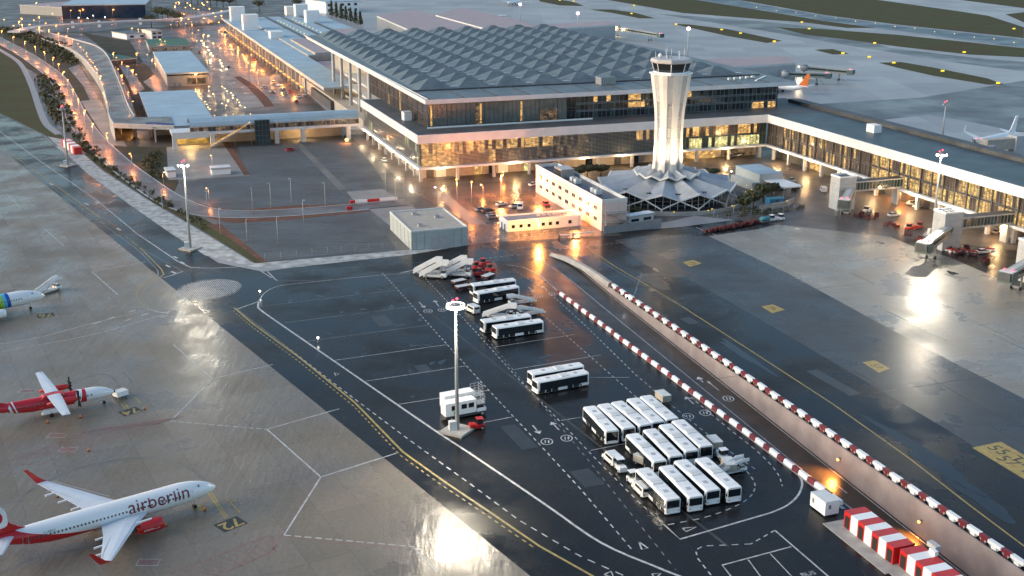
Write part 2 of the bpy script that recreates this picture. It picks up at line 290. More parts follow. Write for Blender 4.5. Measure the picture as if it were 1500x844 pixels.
sheet('landside_ground', [at(0, 168)+Vector((-70, 90, 0)), *px((0, 168), (66, 200), (130, 256), (250, 340), (372, 390), (385, 386), (600, 366), (690, 355)), tw(-4, -60), tw(-6, 0), tw(6, 420), Vector((-330, 2000, 0)), Vector((-1500, 2000, 0)), Vector((-520, 500, 0))], .004, G_land)
# strips of white gravel, brown soil, grass
sheet('white_gravel', px((70, 200), (96, 205), (118, 222), (150, 250), (215, 292), (300, 342), (372, 386), (600, 366), (690, 355), (692, 358), (602, 373), (420, 393), (372, 392), (300, 374), (250, 342), (190, 300), (130, 256)), .016, M['gravel'])
tag(sheet('bank_grass', px((106, 212), (150, 248), (215, 290), (300, 340), (375, 386), (396, 384), (330, 338), (250, 294), (195, 262), (150, 228), (125, 205)), .02, G_grass, kind='stuff'))
sheet('field_grass', px((0, 74), (26, 92), (48, 132), (62, 172), (88, 196), (96, 205), (70, 200), (30, 180), (0, 166)), .014, G_grass, kind='stuff')
sheet('field_grass', [at(0, 74)+Vector((-90, 60, 0)), *px((0, 74), (0, 166))]+[at(0, 166)+Vector((-70, 40, 0))], .014, G_grass, kind='stuff')
sheet('brown_verge', px((300, 318), (340, 327), (400, 324), (515, 313), (545, 309), (550, 302), (516, 298), (430, 301), (345, 308), (310, 303), (285, 295), (272, 300)), .018, M['brown'])
sheet('brown_verge', px((300, 330), (330, 345), (385, 385), (398, 384), (336, 334), (322, 328)), .022, M['brown'])
sheet('gravel_lot', px((345, 209), (425, 203), (470, 250), (517, 297), (430, 300), (345, 307), (310, 302), (262, 268), (300, 262), (366, 258)), .02, G_lot)
sheet('gravel_lot', px((326, 331), (430, 322), (542, 313), (580, 364), (480, 374), (392, 384)), .024, G_lot)
sheet('pale_plot', px((244, 216), (280, 211), (325, 208), (366, 257), (300, 261), (247, 264)), .02, G_pave)
sheet('brown_verge', px((325, 208), (334, 207), (366, 256), (358, 257)), .026, M['brown'])
sheet('site_clearing', px((425, 203), (460, 198), (512, 205), (545, 240), (568, 275), (517, 297), (470, 250)), .018, G_lot)
G_kerb = ground_mat('worn_paving', (.19, .185, .175), .7, (.5, .75), nscale=.06)
sheet('pale_path', px((427, 205), (438, 207), (508, 277), (497, 279)), .026, G_kerb)
sheet('pale_path', px((508, 281), (560, 277), (584, 292), (525, 303)), .028, G_pave)
sheet('pale_path', px((540, 306), (600, 300), (628, 318), (570, 330)), .03, G_pave)
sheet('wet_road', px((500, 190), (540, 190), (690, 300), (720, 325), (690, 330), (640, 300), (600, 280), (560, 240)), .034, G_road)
sheet('car_park', px((652, 292), (785, 279), (912, 345), (690, 357), (684, 330), (690, 318)), .032, G_park)
sheet('pale_path', px((632, 282), (650, 280), (695, 318), (712, 328), (690, 330)), .042, G_pave)
sheet('front_road', [tw(-6, -12), tw(150, -12), tw(150, -34), tw(60, -30), tw(-2, -34)], .038, G_road)
G_soil = ground_mat('rough_soil', (.075, .06, .045), .55, (.7, .9), nscale=.05, tint=(.05, .055, .028), fine=.55, spec=.2)
sheet('rough_ground', [Vector((-700, 1200, 0)), *px((-60, 55), (0, 78), (60, 112), (90, 150), (120, 200), (150, 240), (240, 310), (262, 268), (244, 216), (160, 214), (150, 165), (128, 112), (108, 78), (60, 62), (0, 45), (-30, 40))], .008, G_soil)
sheet('rough_ground', px((165, 80), (215, 95), (250, 140), (214, 172), (200, 172), (188, 130), (160, 82)), .01, G_soil); sheet('rough_ground', px((120, 48), (190, 60), (210, 92), (160, 78)), .011, G_soil)
sheet('side_road', px((164, 78), (176, 84), (196, 108), (212, 130), (196, 140), (186, 116), (174, 96)), .02, G_road)
sheet('side_road', px((100, 100), (116, 94), (138, 132), (146, 150), (134, 152), (122, 126)), .022, G_road)
sheet('terrace', px((118, 148), (146, 146), (186, 215), (160, 212)), .024, G_pave)
# forecourt roads of the older terminal, warm under their lamps
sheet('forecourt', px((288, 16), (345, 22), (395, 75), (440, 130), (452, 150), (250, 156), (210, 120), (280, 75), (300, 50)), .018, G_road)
sheet('traffic_island', px((300, 60), (312, 62), (332, 92), (345, 108), (320, 112), (308, 85)), .024, G_pave)
sheet('traffic_island', px((344, 110), (352, 118), (388, 122), (415, 118), (405, 104), (398, 112), (370, 113), (352, 106)), .026, G_pave)
sheet('planting_strip', px((343, 113), (352, 112), (372, 124), (392, 142), (402, 156), (388, 157), (378, 144), (362, 128)), .03, M['brown']); sheet('forecourt_paving', px((346, 138), (372, 140), (388, 156), (352, 160)), .026, G_pave)
# sunken road
b = MB(); lp, rp = [], []; RLEN = sum((q-p).length for p, q in zip(Redge, Redge[1:]))
for k in range(40):
    t = k/39
    def along(E):
        d = [0]
        for i in range(1, len(E)): d.append(d[-1]+(E[i]-E[i-1]).length)
        x = t*d[-1]
        for i in range(1, len(E)):
            if x <= d[i]+1e-6: return E[i-1].lerp(E[i], (x-d[i-1])/(d[i]-d[i-1]))
        return E[-1].copy()
    l, r = along(Ledge), along(Redge); zl = zr = -.0365*max(0, t*RLEN-1.0); lp.append(Vector((l.x, l.y, zl-.03))); rp.append(Vector((r.x, r.y, zr-.03)))
n = len(lp); b.add([*lp, *rp], [(i, i+1, n+i+1, n+i) for i in range(n-1)], G_ramp); SHEETS.add('sunken_road'); SHEETS.add('sunken_road_line'); structure(b.build('sunken_road'))
b = MB(); mid = [l.lerp(r, .52)+Vector((0, 0, .012)) for l, r in zip(lp, rp)]; strip(b, mid, .22, 'mwhite'); strip(b, [l.lerp(r, .955)+Vector((0, 0, .012)) for l, r in zip(lp, rp)], .2, 'mwhite')
for k in (16, 24, 31): a = lp[k].lerp(rp[k], .75)+Vector((0, 0, .014)); strip(b, [a, a+RD*4-Vector((0, 0, .146))], .25, 'mwhite'); strip(b, [a-RD*1.4+Vector((0, 0, .05)), a+Vector((0, 0, 0))], .7, 'mwhite')
structure(b.build('sunken_road_line'))
wl = MB()
for E, sd in ((lp, -1), (rp, 1)):
    for i in range(n-1):
        p, q = E[i], E[i+1]; o = RN*(.35*sd)
        wl.add([p, q, Vector((q.x, q.y, .02)), Vector((p.x, p.y, .02)), Vector((p.x, p.y, .02))+o, Vector((q.x, q.y, .02))+o], [(0, 1, 2, 3), (3, 2, 5, 4)], 'wallc')
p, q = lp[-1], rp[-1]; wl.add([p, q, Vector((q.x, q.y, .02)), Vector((p.x, p.y, .02))], [(0, 1, 2, 3)], 'wallc')
t = thing('retaining_wall', 'long plain concrete retaining walls lining the sunken road', 'retaining wall', RA)
wl.build('wall_face', t, world=True)
# low concrete parapet at the head of the ramp
t = thing('concrete_parapet', 'grey sloping concrete parapet at the head of the sunken road', 'parapet', at(850, 390))
c = MB(); pts = smooth_line(px((808, 374), (835, 384), (865, 400), (894, 420)), 5); L, Rr = ribbon(pts, 1.9)
hs = [.6+.6*min(1, i/4) for i in range(len(pts))]
c.loft([[Vector((l.x, l.y, 0)), Vector((r.x, r.y, 0)), Vector((r.x*.7+l.x*.3, r.y*.7+l.y*.3, h)), Vector((l.x*.85+r.x*.15, l.y*.85+r.y*.15, h))] for l, r, h in zip(L, Rr, hs)], 'conc', smooth=False)
c.build('parapet_block', t, world=True)
# ------------------------------------------------------------------ airfield beyond the terminal
for k, q in enumerate([[(890, -6), (890, 0), (999, 19), (1112, 28), (1180, 33), (1240, 41), (1292, 41), (1249, 36), (1167, 24), (1090, 11), (1021, 0), (1000, -6)],
          [(1040, -6), (1100, 3), (1207, 22), (1313, 36), (1500, 56), (1500, 40), (1447, 23), (1393, 15), (1287, 0), (1240, -6)], [(1473, 21), (1500, 18), (1540, 18), (1540, 40), (1500, 33)],
          [(1137, 40), (1207, 43), (1313, 51), (1420, 62), (1500, 71), (1560, 79), (1560, 90), (1500, 84), (1420, 80), (1313, 68), (1233, 57), (1180, 51)],
          [(1287, 92), (1320, 91), (1367, 99), (1447, 115), (1471, 124), (1447, 124), (1367, 111), (1313, 99)], [(1193, 73), (1220, 72), (1244, 79), (1220, 80)],
          [(985, 35), (1010, 36), (1067, 43), (1146, 60), (1123, 63), (1067, 53), (1021, 43)], [(863, 14), (897, 14), (931, 19), (960, 27), (937, 27), (897, 19)], [(790, -4), (812, -2), (840, 3), (856, 9), (820, 8), (790, 2)],
          [(1360, -6), (1500, 12), (1560, 14), (1560, -6)]]):
    sheet('airfield_grass', q, .04, G_grass, kind='stuff')
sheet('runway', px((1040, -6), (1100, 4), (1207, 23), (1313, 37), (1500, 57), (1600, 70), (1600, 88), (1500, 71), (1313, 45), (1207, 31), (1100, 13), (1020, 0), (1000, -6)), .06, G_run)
G_pat = ground_mat('dark_taxiway', (.13, .135, .14), .75, (.3, .55), nscale=.015, rot=-R(-20), streak=(.01, .1, 1))
sheet('taxiway', px((1190, 153), (1350, 143), (1500, 118), (1600, 110), (1600, 215), (1500, 195), (1430, 180), (1360, 168), (1290, 176), (1240, 168)), .02, G_pat)
sheet('taxiway', px((960, 20), (1112, 31), (1233, 44), (1300, 70), (1420, 84), (1560, 96), (1560, 112), (1400, 92), (1240, 66), (1100, 42)), .02, G_pat)
b = MB(); b2 = MB()
for e in ([(1022, -3), (1100, 4.6), (1207, 23.6), (1313, 37.6), (1500, 57.8)], [(1002, -4), (1100, 12.4), (1207, 30.4), (1313, 44.4), (1500, 70)]): strip(b, px(*e, z=.09), 1.0, 'mwhite')
SHEETS.add('runway_edge_line'); structure(b.build('runway_edge_line'))
# ------------------------------------------------------------------ painted markings
w = MB(); y = MB(); rd = MB(); wd = MB(); st = MB()
Z = .016; Zc = .02
def WL(q, wd_=.22, dash=None, z=Z, m='mwhite', sm=0, bb=None):
    p = px(*q)
    if sm: p = smooth_line(p, sm)
    strip(bb or w, p, wd_, m, z, dash)
# left double road along the apron
WL([(0, 193), (60, 237), (140, 292), (200, 342), (262, 384), (280, 392), (310, 393), (352, 391)], .35, sm=0)
WL([(0, 208), (100, 283), (200, 360), (268, 398)], .16, m='mwhite2'); WL([(268, 398), (240, 407)], .3); WL([(0, 214), (76, 268), (150, 322), (205, 363), (236, 394), (240, 402), (234, 407)], .3, m='yellow', bb=y); WL([(0, 219), (74, 272), (148, 326), (203, 367), (231, 396), (232, 404)], .22, m='mwhite2')
for q in ([(127, 299)], [(143, 297)], [(174, 336)], [(246, 390)], [(254, 399)], [(267, 385)], [(257, 377)], [(75, 270)]): WL([(q[0][0]-3, q[0][1]-1.5), (q[0][0]+3, q[0][1]+1.5)], .7)
# round hatched island
cI = at(306, 424); ra = Vector((11, 0, 0)); nI = 15
for k in range(-nI, nI+1):
    xx = k/nI*8.4; h = math.sqrt(max(0, 1-(k/nI)**2))*15.6
    d = Vector((.55, .83, 0)); s_ = Vector((.83, -.55, 0))*1.0
    c0 = cI+Vector((xx, 0, 0)); strip(w, [c0-Vector((.12, 1, 0)).normalized()*h*.62, c0+Vector((.12, 1, 0)).normalized()*h*.62], .24, 'mwhite', Z+.01)
el = [cI+Vector((8.5*math.cos(t*.2094), 9.8*math.sin(t*.2094), 0)) for t in range(31)]; strip(w, el, .2, 'mwhite2', Z+.01)
# arcs of the crossing
WL([(380, 440), (386, 431), (400, 422), (430, 416), (560, 403), (640, 397)], .22, sm=5); WL([(344, 454), (384, 440)], .35); WL([(380, 440), (378, 448), (384, 456), (440, 495), (537, 562), (633, 628), (700, 672), (800, 740), (880, 795), (960, 830), (1000, 846)], .5, sm=4)
WL([(346, 452), (400, 493), (470, 548)], .16, m='mwhite2'); WL([(400, 493), (500, 570), (600, 645), (690, 710), (760, 762), (850, 815), (940, 855)], .26, (1.5, 1.3))
WL([(343, 451), (370, 474), (440, 525), (520, 590), (590, 662), (650, 705), (720, 752), (790, 800), (870, 845)], .45, m='yellow', bb=y, z=.018); WL([(342, 456), (368, 478), (438, 530), (518, 595), (586, 667), (646, 710), (716, 757), (786, 805)], .28, dash=(1, 1), m='yellow', bb=y, z=.018)
WL([(344, 454), (322, 462)], .1, m='mwhite2')
WL([(392, 398), (404, 410), (406, 411)], .3); WL([(352, 391), (380, 396), (398, 407)], .3); WL([(404, 412), (460, 411)], .2, m='mwhite2'); WL([(400, 402), (560, 388), (690, 380), (740, 388)], .14, m='mwhite2'); WL([(586, 400), (606, 396)], .5)
# bays of the bus park
for a_, c_ in [((382, 449), (583, 425)), ((417, 473), (607, 449)), ((450, 500), (630, 476)), ((490, 528), (655, 505)), ((533, 559), (684, 536)), ((580, 593), (716, 572)), ((640, 632), (750, 611))]: WL([a_, c_], .2, m='mwhite2' if a_[0] < 480 else 'mwhite')
for a_, c_ in [((722, 509), (842, 490)), ((750, 542), (880, 520)), ((822, 616), (860, 610)), ((860, 553), (922, 553)), ((865, 660), (915, 650))]: WL([a_, c_], .18)
WL([(560, 400), (583, 425), (655, 505), (716, 572), (780, 640), (850, 716), (928, 808)], .24, (1.3, 1.2)); WL([(620, 405), (682, 470), (760, 556), (815, 612), (880, 680), (935, 735), (972, 768)], .22, (1.2, 1.2)); WL([(640, 410), (700, 480), (760, 552), (800, 600), (860, 672), (930, 760), (990, 835)], .18, (1.2, 1.6), m='mwhite2')
WL([(972, 768), (996, 790), (1130, 751)], .38); WL([(1130, 751), (1152, 741), (1168, 727), (1175, 710), (1170, 697), (1152, 683), (1100, 642)], .38, sm=5); WL([(978, 769), (1040, 756), (1090, 735), (1106, 715), (1100, 698), (1085, 682)], .26, (1.3, 1.1), sm=4)
WL([(752, 395), (800, 425), (850, 470), (930, 548), (985, 595), (1060, 655), (1110, 690)], .22, (1.2, 1.2)); WL([(700, 395), (760, 430), (830, 492), (930, 580), (960, 606)], .2, (1.2, 1.2)); WL([(742, 388), (765, 391), (790, 402), (822, 432), (1100, 641), (1168, 690)], .3)
WL([(1148, 732), (1110, 760), (1050, 772)], .0001)
WL([(1100, 797), (1030, 800), (1019, 806), (1022, 818), (1044, 846)], .24, (1.1, 1)); WL([(1135, 777), (1100, 797)], .24, (1.1, 1.)); WL([(1012, 582), (1060, 622), (1110, 662), (1138, 692), (1146, 712), (1140, 735), (1135, 777)][:5], .22, (1.2, 1.2), sm=4); WL([(1135, 777), (1215, 846)], .3); WL([(1159, 801), (1058, 828), (1075, 850)], .3); WL([(1128, 811), (1165, 850)], .2); WL([(1096, 820), (1118, 850)], .2)
WL([(1270, 846), (1250, 830)], .0001)
# arrows and speed roundels
def arrow(p, q, wid=.28):
    a_, c_ = at(*p), at(*q); d = (c_-a_).normalized(); nn = Vector((-d.y, d.x, 0)); z = Vector((0, 0, Z+.004)); strip(w, [a_, c_-d*1.2], wid, 'mwhite', Z+.004)
    w.add([c_+z, c_-d*1.5+nn*.85+z, c_-d*1.5-nn*.85+z], [(0, 1, 2)], 'mwhite')
for p, q in [((780, 623), (791, 636)), ((819, 630), (807, 618)), ((614, 443), (622, 451)), ((643, 449), (636, 440)), ((1016, 592), (1004, 581)), ((774, 421), (782, 428)), ((802, 425), (793, 419)), ((1030, 560), (1022, 552))]: arrow(p, q)
def roundel(p, r=1.15):
    c_ = at(*p); pts = [c_+Vector((math.cos(t*.5236)*r, math.sin(t*.5236)*r*1.3, 0)) for t in range(13)]; strip(w, pts, .22, 'mwhite', Z+.004); strip(w, [c_-Vector((.3, .7, 0)), c_+Vector((-.3, .7, 0))], .22, 'mwhite', Z+.004); strip(w, [c_-Vector((-.35, .6, 0)), c_+Vector((.35, .6, 0))], .3, 'mwhite', Z+.004)
for p in [(801, 647), (830, 642), (627, 456), (648, 454), (789, 434), (810, 431), (1033, 605), (1008, 610), (1067, 584)]: roundel(p)
def tri(p, q, r_):
    P = px(p, q, r_); strip(w, P+[P[0]], .3, 'mwhite', Z+.004)
tri((936, 794), (940, 805), (949, 803)); tri((1000, 774), (1020, 772), (1005, 779)); tri((885, 842), (895, 837), (899, 846)); tri((955, 841), (968, 840), (960, 848)); tri((496, 548), (490, 546), (492, 551))
# stand marking on the concrete
WL([(0, 240), (73, 292)], .12, m='mwhite2', z=Zc); WL([(10, 285), (32, 306)], .22, z=Zc); WL([(32, 306), (103, 297)], .16, m='mwhite2', z=Zc); WL([(66, 336), (94, 361)], .25, z=Zc); WL([(94, 361), (170, 349)], .2, m='mwhite2', z=Zc); WL([(66, 336), (128, 326)], .16, m='mwhite2', z=Zc)
WL([(134, 398), (173, 432)], .3, z=Zc); WL([(134, 398), (214, 384)], .26, z=Zc); WL([(173, 432), (200, 430)], .2, m='mwhite2', z=Zc); WL([(173, 432), (105, 478)], .22, m='mwhite2', z=Zc); WL([(134, 398), (60, 378), (0, 364)], .12, m='mwhite2', z=Zc)
WL([(232, 407), (210, 418), (200, 430), (205, 443), (215, 452)], .25, sm=4, m='yellow', bb=y, z=Zc); WL([(215, 452), (230, 457), (246, 459)], .35, z=Zc); WL([(212, 455), (130, 475), (60, 494), (0, 504)], .26, z=Zc); WL([(240, 461), (150, 487), (100, 498), (40, 508), (0, 516)], .24, z=Zc); WL([(200, 443), (140, 468), (60, 490), (0, 501)], .16, m='mwhite2', z=Zc)
for p in [(142, 473), (163, 466), (187, 469), (212, 461), (194, 456)]: WL([(p[0]-5, p[1]+1.6), (p[0]+5, p[1]-1.6)], .6, z=Zc)
WL([(118, 496), (180, 498), (254, 505)], .12, m='mwhite2', z=Zc); WL([(254, 505), (311, 555)], .26, z=Zc); WL([(311, 555), (400, 534)], .26, z=Zc); WL([(311, 555), (250, 617)], .28, z=Zc); WL([(250, 617), (391, 629)], .26, z=Zc, dash=(1.2, .5)); WL([(391, 629), (497, 599)], .28, z=Zc)
WL([(391, 629), (470, 699)], .32, z=Zc); WL([(470, 699), (581, 664)], .32, z=Zc); WL([(470, 699), (416, 784)], .3, z=Zc); WL([(416, 784), (605, 801)], .28, z=Zc, dash=(1.2, .6)); WL([(605, 801), (640, 838)], .28, z=Zc)
WL([(466, 702), (412, 786)], .2, m='mred', bb=rd, z=Zc); WL([(416, 787), (605, 804)], .2, m='mred', bb=rd, z=Zc)
def hatch(q, step, dv):
    P = px(*q); strip(rd, P+[P[0]], .22, 'mred', Zc)
    n_ = int((P[1]-P[0]).length/step)
    for k in range(1, n_): a_ = P[0].lerp(P[1], k/n_); c_ = P[3].lerp(P[2], min(1, (k+dv)/n_)); strip(rd, [a_, c_], .2, 'mred', Zc+.002)
hatch([(250, 840), (395, 784), (414, 784), (400, 805)][:2]+[(404, 808), (300, 850)], 1.6, 1); hatch([(0, 680), (120, 636), (235, 620), (60, 680)], 1.8, 2); hatch([(120, 634), (240, 618), (270, 610), (150, 628)], 1.6, 1)
hatch([(385, 788), (415, 784), (400, 806), (350, 830)], 1.4, 1)
for p in [(84, 638), (100, 659), (217, 824), (40, 573)]: a_ = at(*p); strip(rd, [a_-Vector((1.5, 0, 0)), a_+Vector((1.5, 0, 0))], 1.5, 'mred', Zc); q_ = [a_+Vector((i*1.7, j*1.0, 0)) for i, j in ((-1, -1), (1, -1), (1, 1), (-1, 1), (-1, -1))]; strip(w, q_, .16, 'mwhite', Zc)
# yellow lead-in marks, tyre arcs
for q in ([(306, 723), (330, 760)], [(310, 722), (333, 758)], [(333, 732), (352, 751)], [(330, 735), (346, 733)], [(180, 588), (190, 600)], [(176, 590), (187, 602)], [(196, 580), (206, 591)]): WL(q, .3, m='mgold', bb=y, z=Zc)
WL([(287, 742), (302, 748)], 1.2, m='mgold', bb=y, z=Zc)
for q in ([(18, 737), (60, 710), (120, 685), (190, 672), (240, 674), (275, 685), (302, 705)], [(100, 560), (150, 548), (172, 560), (174, 575)], [(180, 545), (193, 560), (196, 580)], [(0, 840), (60, 815), (140, 800), (220, 780)]): WL(q, .6, sm=5, m='rust', bb=st, z=.015)
# taxi lane lines and panels
WL([(860, 362), (900, 390), (985, 440), (1100, 514), (1220, 592), (1330, 670), (1420, 740), (1500, 800), (1560, 850)], .35, m='yellow', bb=y); WL([(862, 372), (905, 398), (990, 445)], .15, m='mwhite2'); WL([(940, 400), (930, 430), (926, 437)], .25, m='mwhite2')
WL([(700, 380), (760, 373), (855, 362), (960, 350), (1034, 341)], .2, (1, .8)); WL([(1034, 341), (1052, 352), (1110, 378)], .2, m='mwhite2'); WL([(1019, 333), (1050, 345)], .3)
for q in [[(1000, 384), (1016, 381), (1028, 386), (1010, 391)], [(1115, 449), (1132, 446), (1150, 454), (1131, 459)], [(1263, 531), (1281, 528), (1304, 540), (1287, 546)], [(1424, 656), (1466, 647), (1540, 690), (1500, 702)]]:
    P = px(*q); y.add([p+Vector((0, 0, .019)) for p in P], [(3, 2, 1, 0)] if (P[1]-P[0]).cross(P[2]-P[1]).z < 0 else [(0, 1, 2, 3)], 'mgold')
M['seam'] = mat('sealed_crack', (.008, .008, .008), .25); M['patch'] = mat('asphalt_patch', (.022, .022, .023), .35, var=.3, scale=.4); M['rustst'] = mat('rust_brown_stain', (.05, .036, .028), .35, var=.5, scale=.25); M['stain'] = mat('oil_stain', (.012, .011, .01), .15, var=.4); M['pale'] = mat('dry_patch', (.045, .044, .043), .5, var=.3, scale=.3)
r2 = random.Random(11); sm_ = MB()
for k in range(46):
    q = (r2.uniform(430, 1000), r2.uniform(410, 800)); a_ = at(*q)
    if (a_-RA).dot(RN) > -16 or q[1] > 452+(q[0]-390)*.79: continue
    ang = R(-66) if r2.random() < .6 else R(20); L_ = r2.uniform(6, 40); d = Vector((math.cos(ang), math.sin(ang), 0)); pts = [a_+d*(L_*i/6)+Vector((r2.uniform(-.2, .2), r2.uniform(-.2, .2), 0)) for i in range(7)]; strip(sm_, pts, r2.uniform(.06, .16), 'seam', .010)
for k in range(26):
    a_ = at(r2.uniform(900, 1460), r2.uniform(360, 760))
    if (a_-RA).dot(RN) < 6: continue
    ang = R(-71) if r2.random() < .75 else R(19); L_ = r2.uniform(8, 45); d = Vector((math.cos(ang), math.sin(ang), 0)); strip(sm_, [a_+d*(L_*i/6)+Vector((r2.uniform(-.25, .25), r2.uniform(-.2, .2), 0)) for i in range(7)], r2.uniform(.08, .22), 'seam', .0135)
SHEETS.add('asphalt_seams'); structure(sm_.build('asphalt_seams'))
sm_ = MB()
def blob(c_, rx, ry, ang, m, z):
    ph = [r2.uniform(0, 6.28) for _ in range(3)]; P_ = []
    for i in range(22):
        t_ = i*2*math.pi/22; k_ = 1+.22*math.sin(3*t_+ph[0])+.12*math.sin(5*t_+ph[1]); x, y_ = rx*k_*math.cos(t_), ry*k_*math.sin(t_); P_.append((c_.x+x*math.cos(ang)-y_*math.sin(ang), c_.y+x*math.sin(ang)+y_*math.cos(ang), z))
    sm_.add(P_, [tuple(range(22))], m)
for i, (a_, c_) in enumerate([((382, 449), (583, 425)), ((417, 473), (607, 449)), ((450, 500), (630, 476)), ((490, 528), (655, 505)), ((533, 559), (684, 536)), ((580, 593), (716, 572)), ((722, 509), (842, 490)), ((750, 542), (880, 520)), ((800, 580), (930, 560))]):
    A_, B_ = at(*a_), at(*c_)
    for k in range(3): blob(A_.lerp(B_, r2.uniform(.1, .95))+Vector((r2.uniform(-1, 1), 3+r2.uniform(-1.5, 2), 0)), r2.uniform(.5, 1.9), r2.uniform(.3, .8), r2.uniform(0, 3), 'stain', .0115+.0002*k)
for q in [(960, 395), (975, 415), (955, 425), (820, 560), (905, 700), (700, 560), (1060, 300), (1350, 378), (1365, 388), (1290, 356), (1395, 400)]: blob(at(*q), r2.uniform(1, 2.6), r2.uniform(.6, 1.4), 1.8, 'stain', .0155)
for q, rx, ry in [((962, 385), 12, 4.5), ((958, 412), 8, 3), ((985, 398), 7, 5), ((820, 360), 5, 2), ((1385, 690), 10, 2), ((1340, 655), 14, 1.6), ((1440, 735), 9, 1.6), ((1090, 520), 12, 1.2)]: blob(at(*q), rx, ry, R(-71), 'rustst' if q[0] < 1000 else 'stain', .0142+rx*.00001)
SHEETS.add('oil_stains'); structure(sm_.build('oil_stains'))
sm_ = MB()
for q, dx, dy in [((1066, 408), 6, 4.2), ((560, 470), 9, 4), ((620, 540), 5, 3), ((860, 700), 7, 4), ((760, 640), 12, 3.4), ((1220, 560), 16, 3), ((1010, 470), 5, 3)]:
    c_ = at(*q); sm_.box((c_.x, c_.y, .0125), (dx, dy, .001), 'patch', R(-68))
structure(sm_.build('asphalt_patches'))
sm_ = MB()
for (p_, q_, wv) in [((985, 372), (945, 440), 9), ((935, 365), (925, 440), 3)]: pass
for k in range(2):
    o_ = r2.uniform(-9, 9); pts = [at(620+26*i+o_, 452+20.4*i+o_*.4) for i in range(18)]; strip(sm_, pts, r2.uniform(.3, .6), 'pale', .0085+.0001*k)
SHEETS.add('tyre_tracks'); structure(sm_.build('tyre_tracks'))
for nm, bb in (('white_markings', w), ('yellow_markings', y), ('red_markings', rd), ('tyre_stains', st)): SHEETS.add(nm); structure(bb.build(nm))
# painted numbers
def ground_text(body, p, q, size, m, z, flip=False, name='painted_number'):
    o = text_mesh(body, size, m, name, bold=.03, font_extrude=0); o.location = at(*p)+Vector((0, 0, z)); o.rotation_euler = (0, 0, heading(p, q)+(math.pi if flip else 0)); o['kind'] = 'structure'; return o
def patch(p, dx, dy, rz):
    b = MB(); b.box((0, 0, 0), (dx, dy, .004), 'mblack'); o = b.build('painted_panel'); o.location = at(*p)+Vector((0, 0, .022)); o.rotation_euler = (0, 0, rz); o['kind'] = 'structure'
for body, p, rz, sc in (('72', (338, 768), R(-52), 1), ('74', (191, 603), R(-52), .9), ('76', (67, 462), R(-70), .9)):
    patch(p, 4.6*sc, 3.6*sc, rz+R(90)+R(7)); o = text_mesh(body, 4.0*sc, 'mgold', 'painted_number', bold=.06, font_extrude=0); o.location = at(*p)+Vector((0, 0, .03)); o.rotation_euler = (0, 0, rz+R(90)+R(7)+math.pi); o['kind'] = 'structure'
for body, p, sz in (('T5', (1013, 386), 2.6), ('T6', (1132, 452), 2.6), ('57', (1284, 537), 2.8), ('55 T1', (1480, 668), 4.2), ('57 T2', (1494, 684), 4.2)):
    o = text_mesh(body, sz, 'mblack', 'painted_number', font_extrude=0); o.location = at(*p)+Vector((0, 0, .026)); o.rotation_euler = (0, 0, R(-71)+math.pi if False else R(-65)); o['kind'] = 'structure'
o = text_mesh('BUS', 1.5, 'mwhite', 'painted_word', font_extrude=0); o.location = at(1184, 841)+Vector((0, 0, .024)); o.rotation_euler = (0, 0, R(19)); o['kind'] = 'structure'
# ------------------------------------------------------------------ the terminal (local axes: x along its front, y into depth)
def bay_window(parent, a, b, z0, z1, cols, rows, pick, off=0.0, mull='mull', frame=.09, name='window'):
    """one glazed bay between ground points a and b (local), rows = z fractions, with its own panes and bars"""
    a, b = Vector((*a, 0)), Vector((*b, 0)); d = (b-a).normalized(); nn = Vector((d.y, -d.x, 0)); B = MB(); L = (b-a).length
    for r in range(len(rows)-1):
        za, zb = z0+(z1-z0)*rows[r], z0+(z1-z0)*rows[r+1]
        for c in range(cols):
            p, q = a.lerp(b, c/cols), a.lerp(b, (c+1)/cols); mm = pick(c, r)
            B.add([(p.x, p.y, za), (q.x, q.y, za), (q.x, q.y, zb), (p.x, p.y, zb)], [(0, 1, 2, 3)], mm)
    for c in range(cols+1):
        p = a.lerp(b, c/cols)+nn*.05; fw = frame*(2 if c in (0, cols) else .8); B.bar((p.x, p.y, z0), (p.x, p.y, z1), fw, .2, mull)
    for r in rows:
        z = z0+(z1-z0)*r; p, q = a+nn*.06, b+nn*.06; B.bar((p.x, p.y, z), (q.x, q.y, z), .16, frame*1.5, mull)
    return B.build(name, parent)
rr = random.Random(3)
T = thing('terminal_building', 'huge glass terminal hall with a roof of grey pyramids and white bands', 'terminal', O, TA)
b = MB(); b.prism([(2, 7), (152, 7), (152, 14), (2, 99)][:3]+[(152, 90), (4, 98)], 0, 5.1, 'beige'); b.build('ground_floor_wall', T)
b = MB(); b.prism([(-1.5, -1.5), (153, -1.5), (153, 12), (8, 12), (8, 99.5), (-1.5, 99.5)], 5.0, 5.9, 'fascia'); b.build('floor_slab', T)
cb = [(0, .6)]+[(x, .6) for x in range(15, 152, 15)]+[(.6, y) for y in range(12, 99, 12)]
for x, y in cb: b = MB(); b.bx(x-.55, x+.55, y-.55, y+.55, 0, 5.0, 'lgrey'); b.build('column', T)
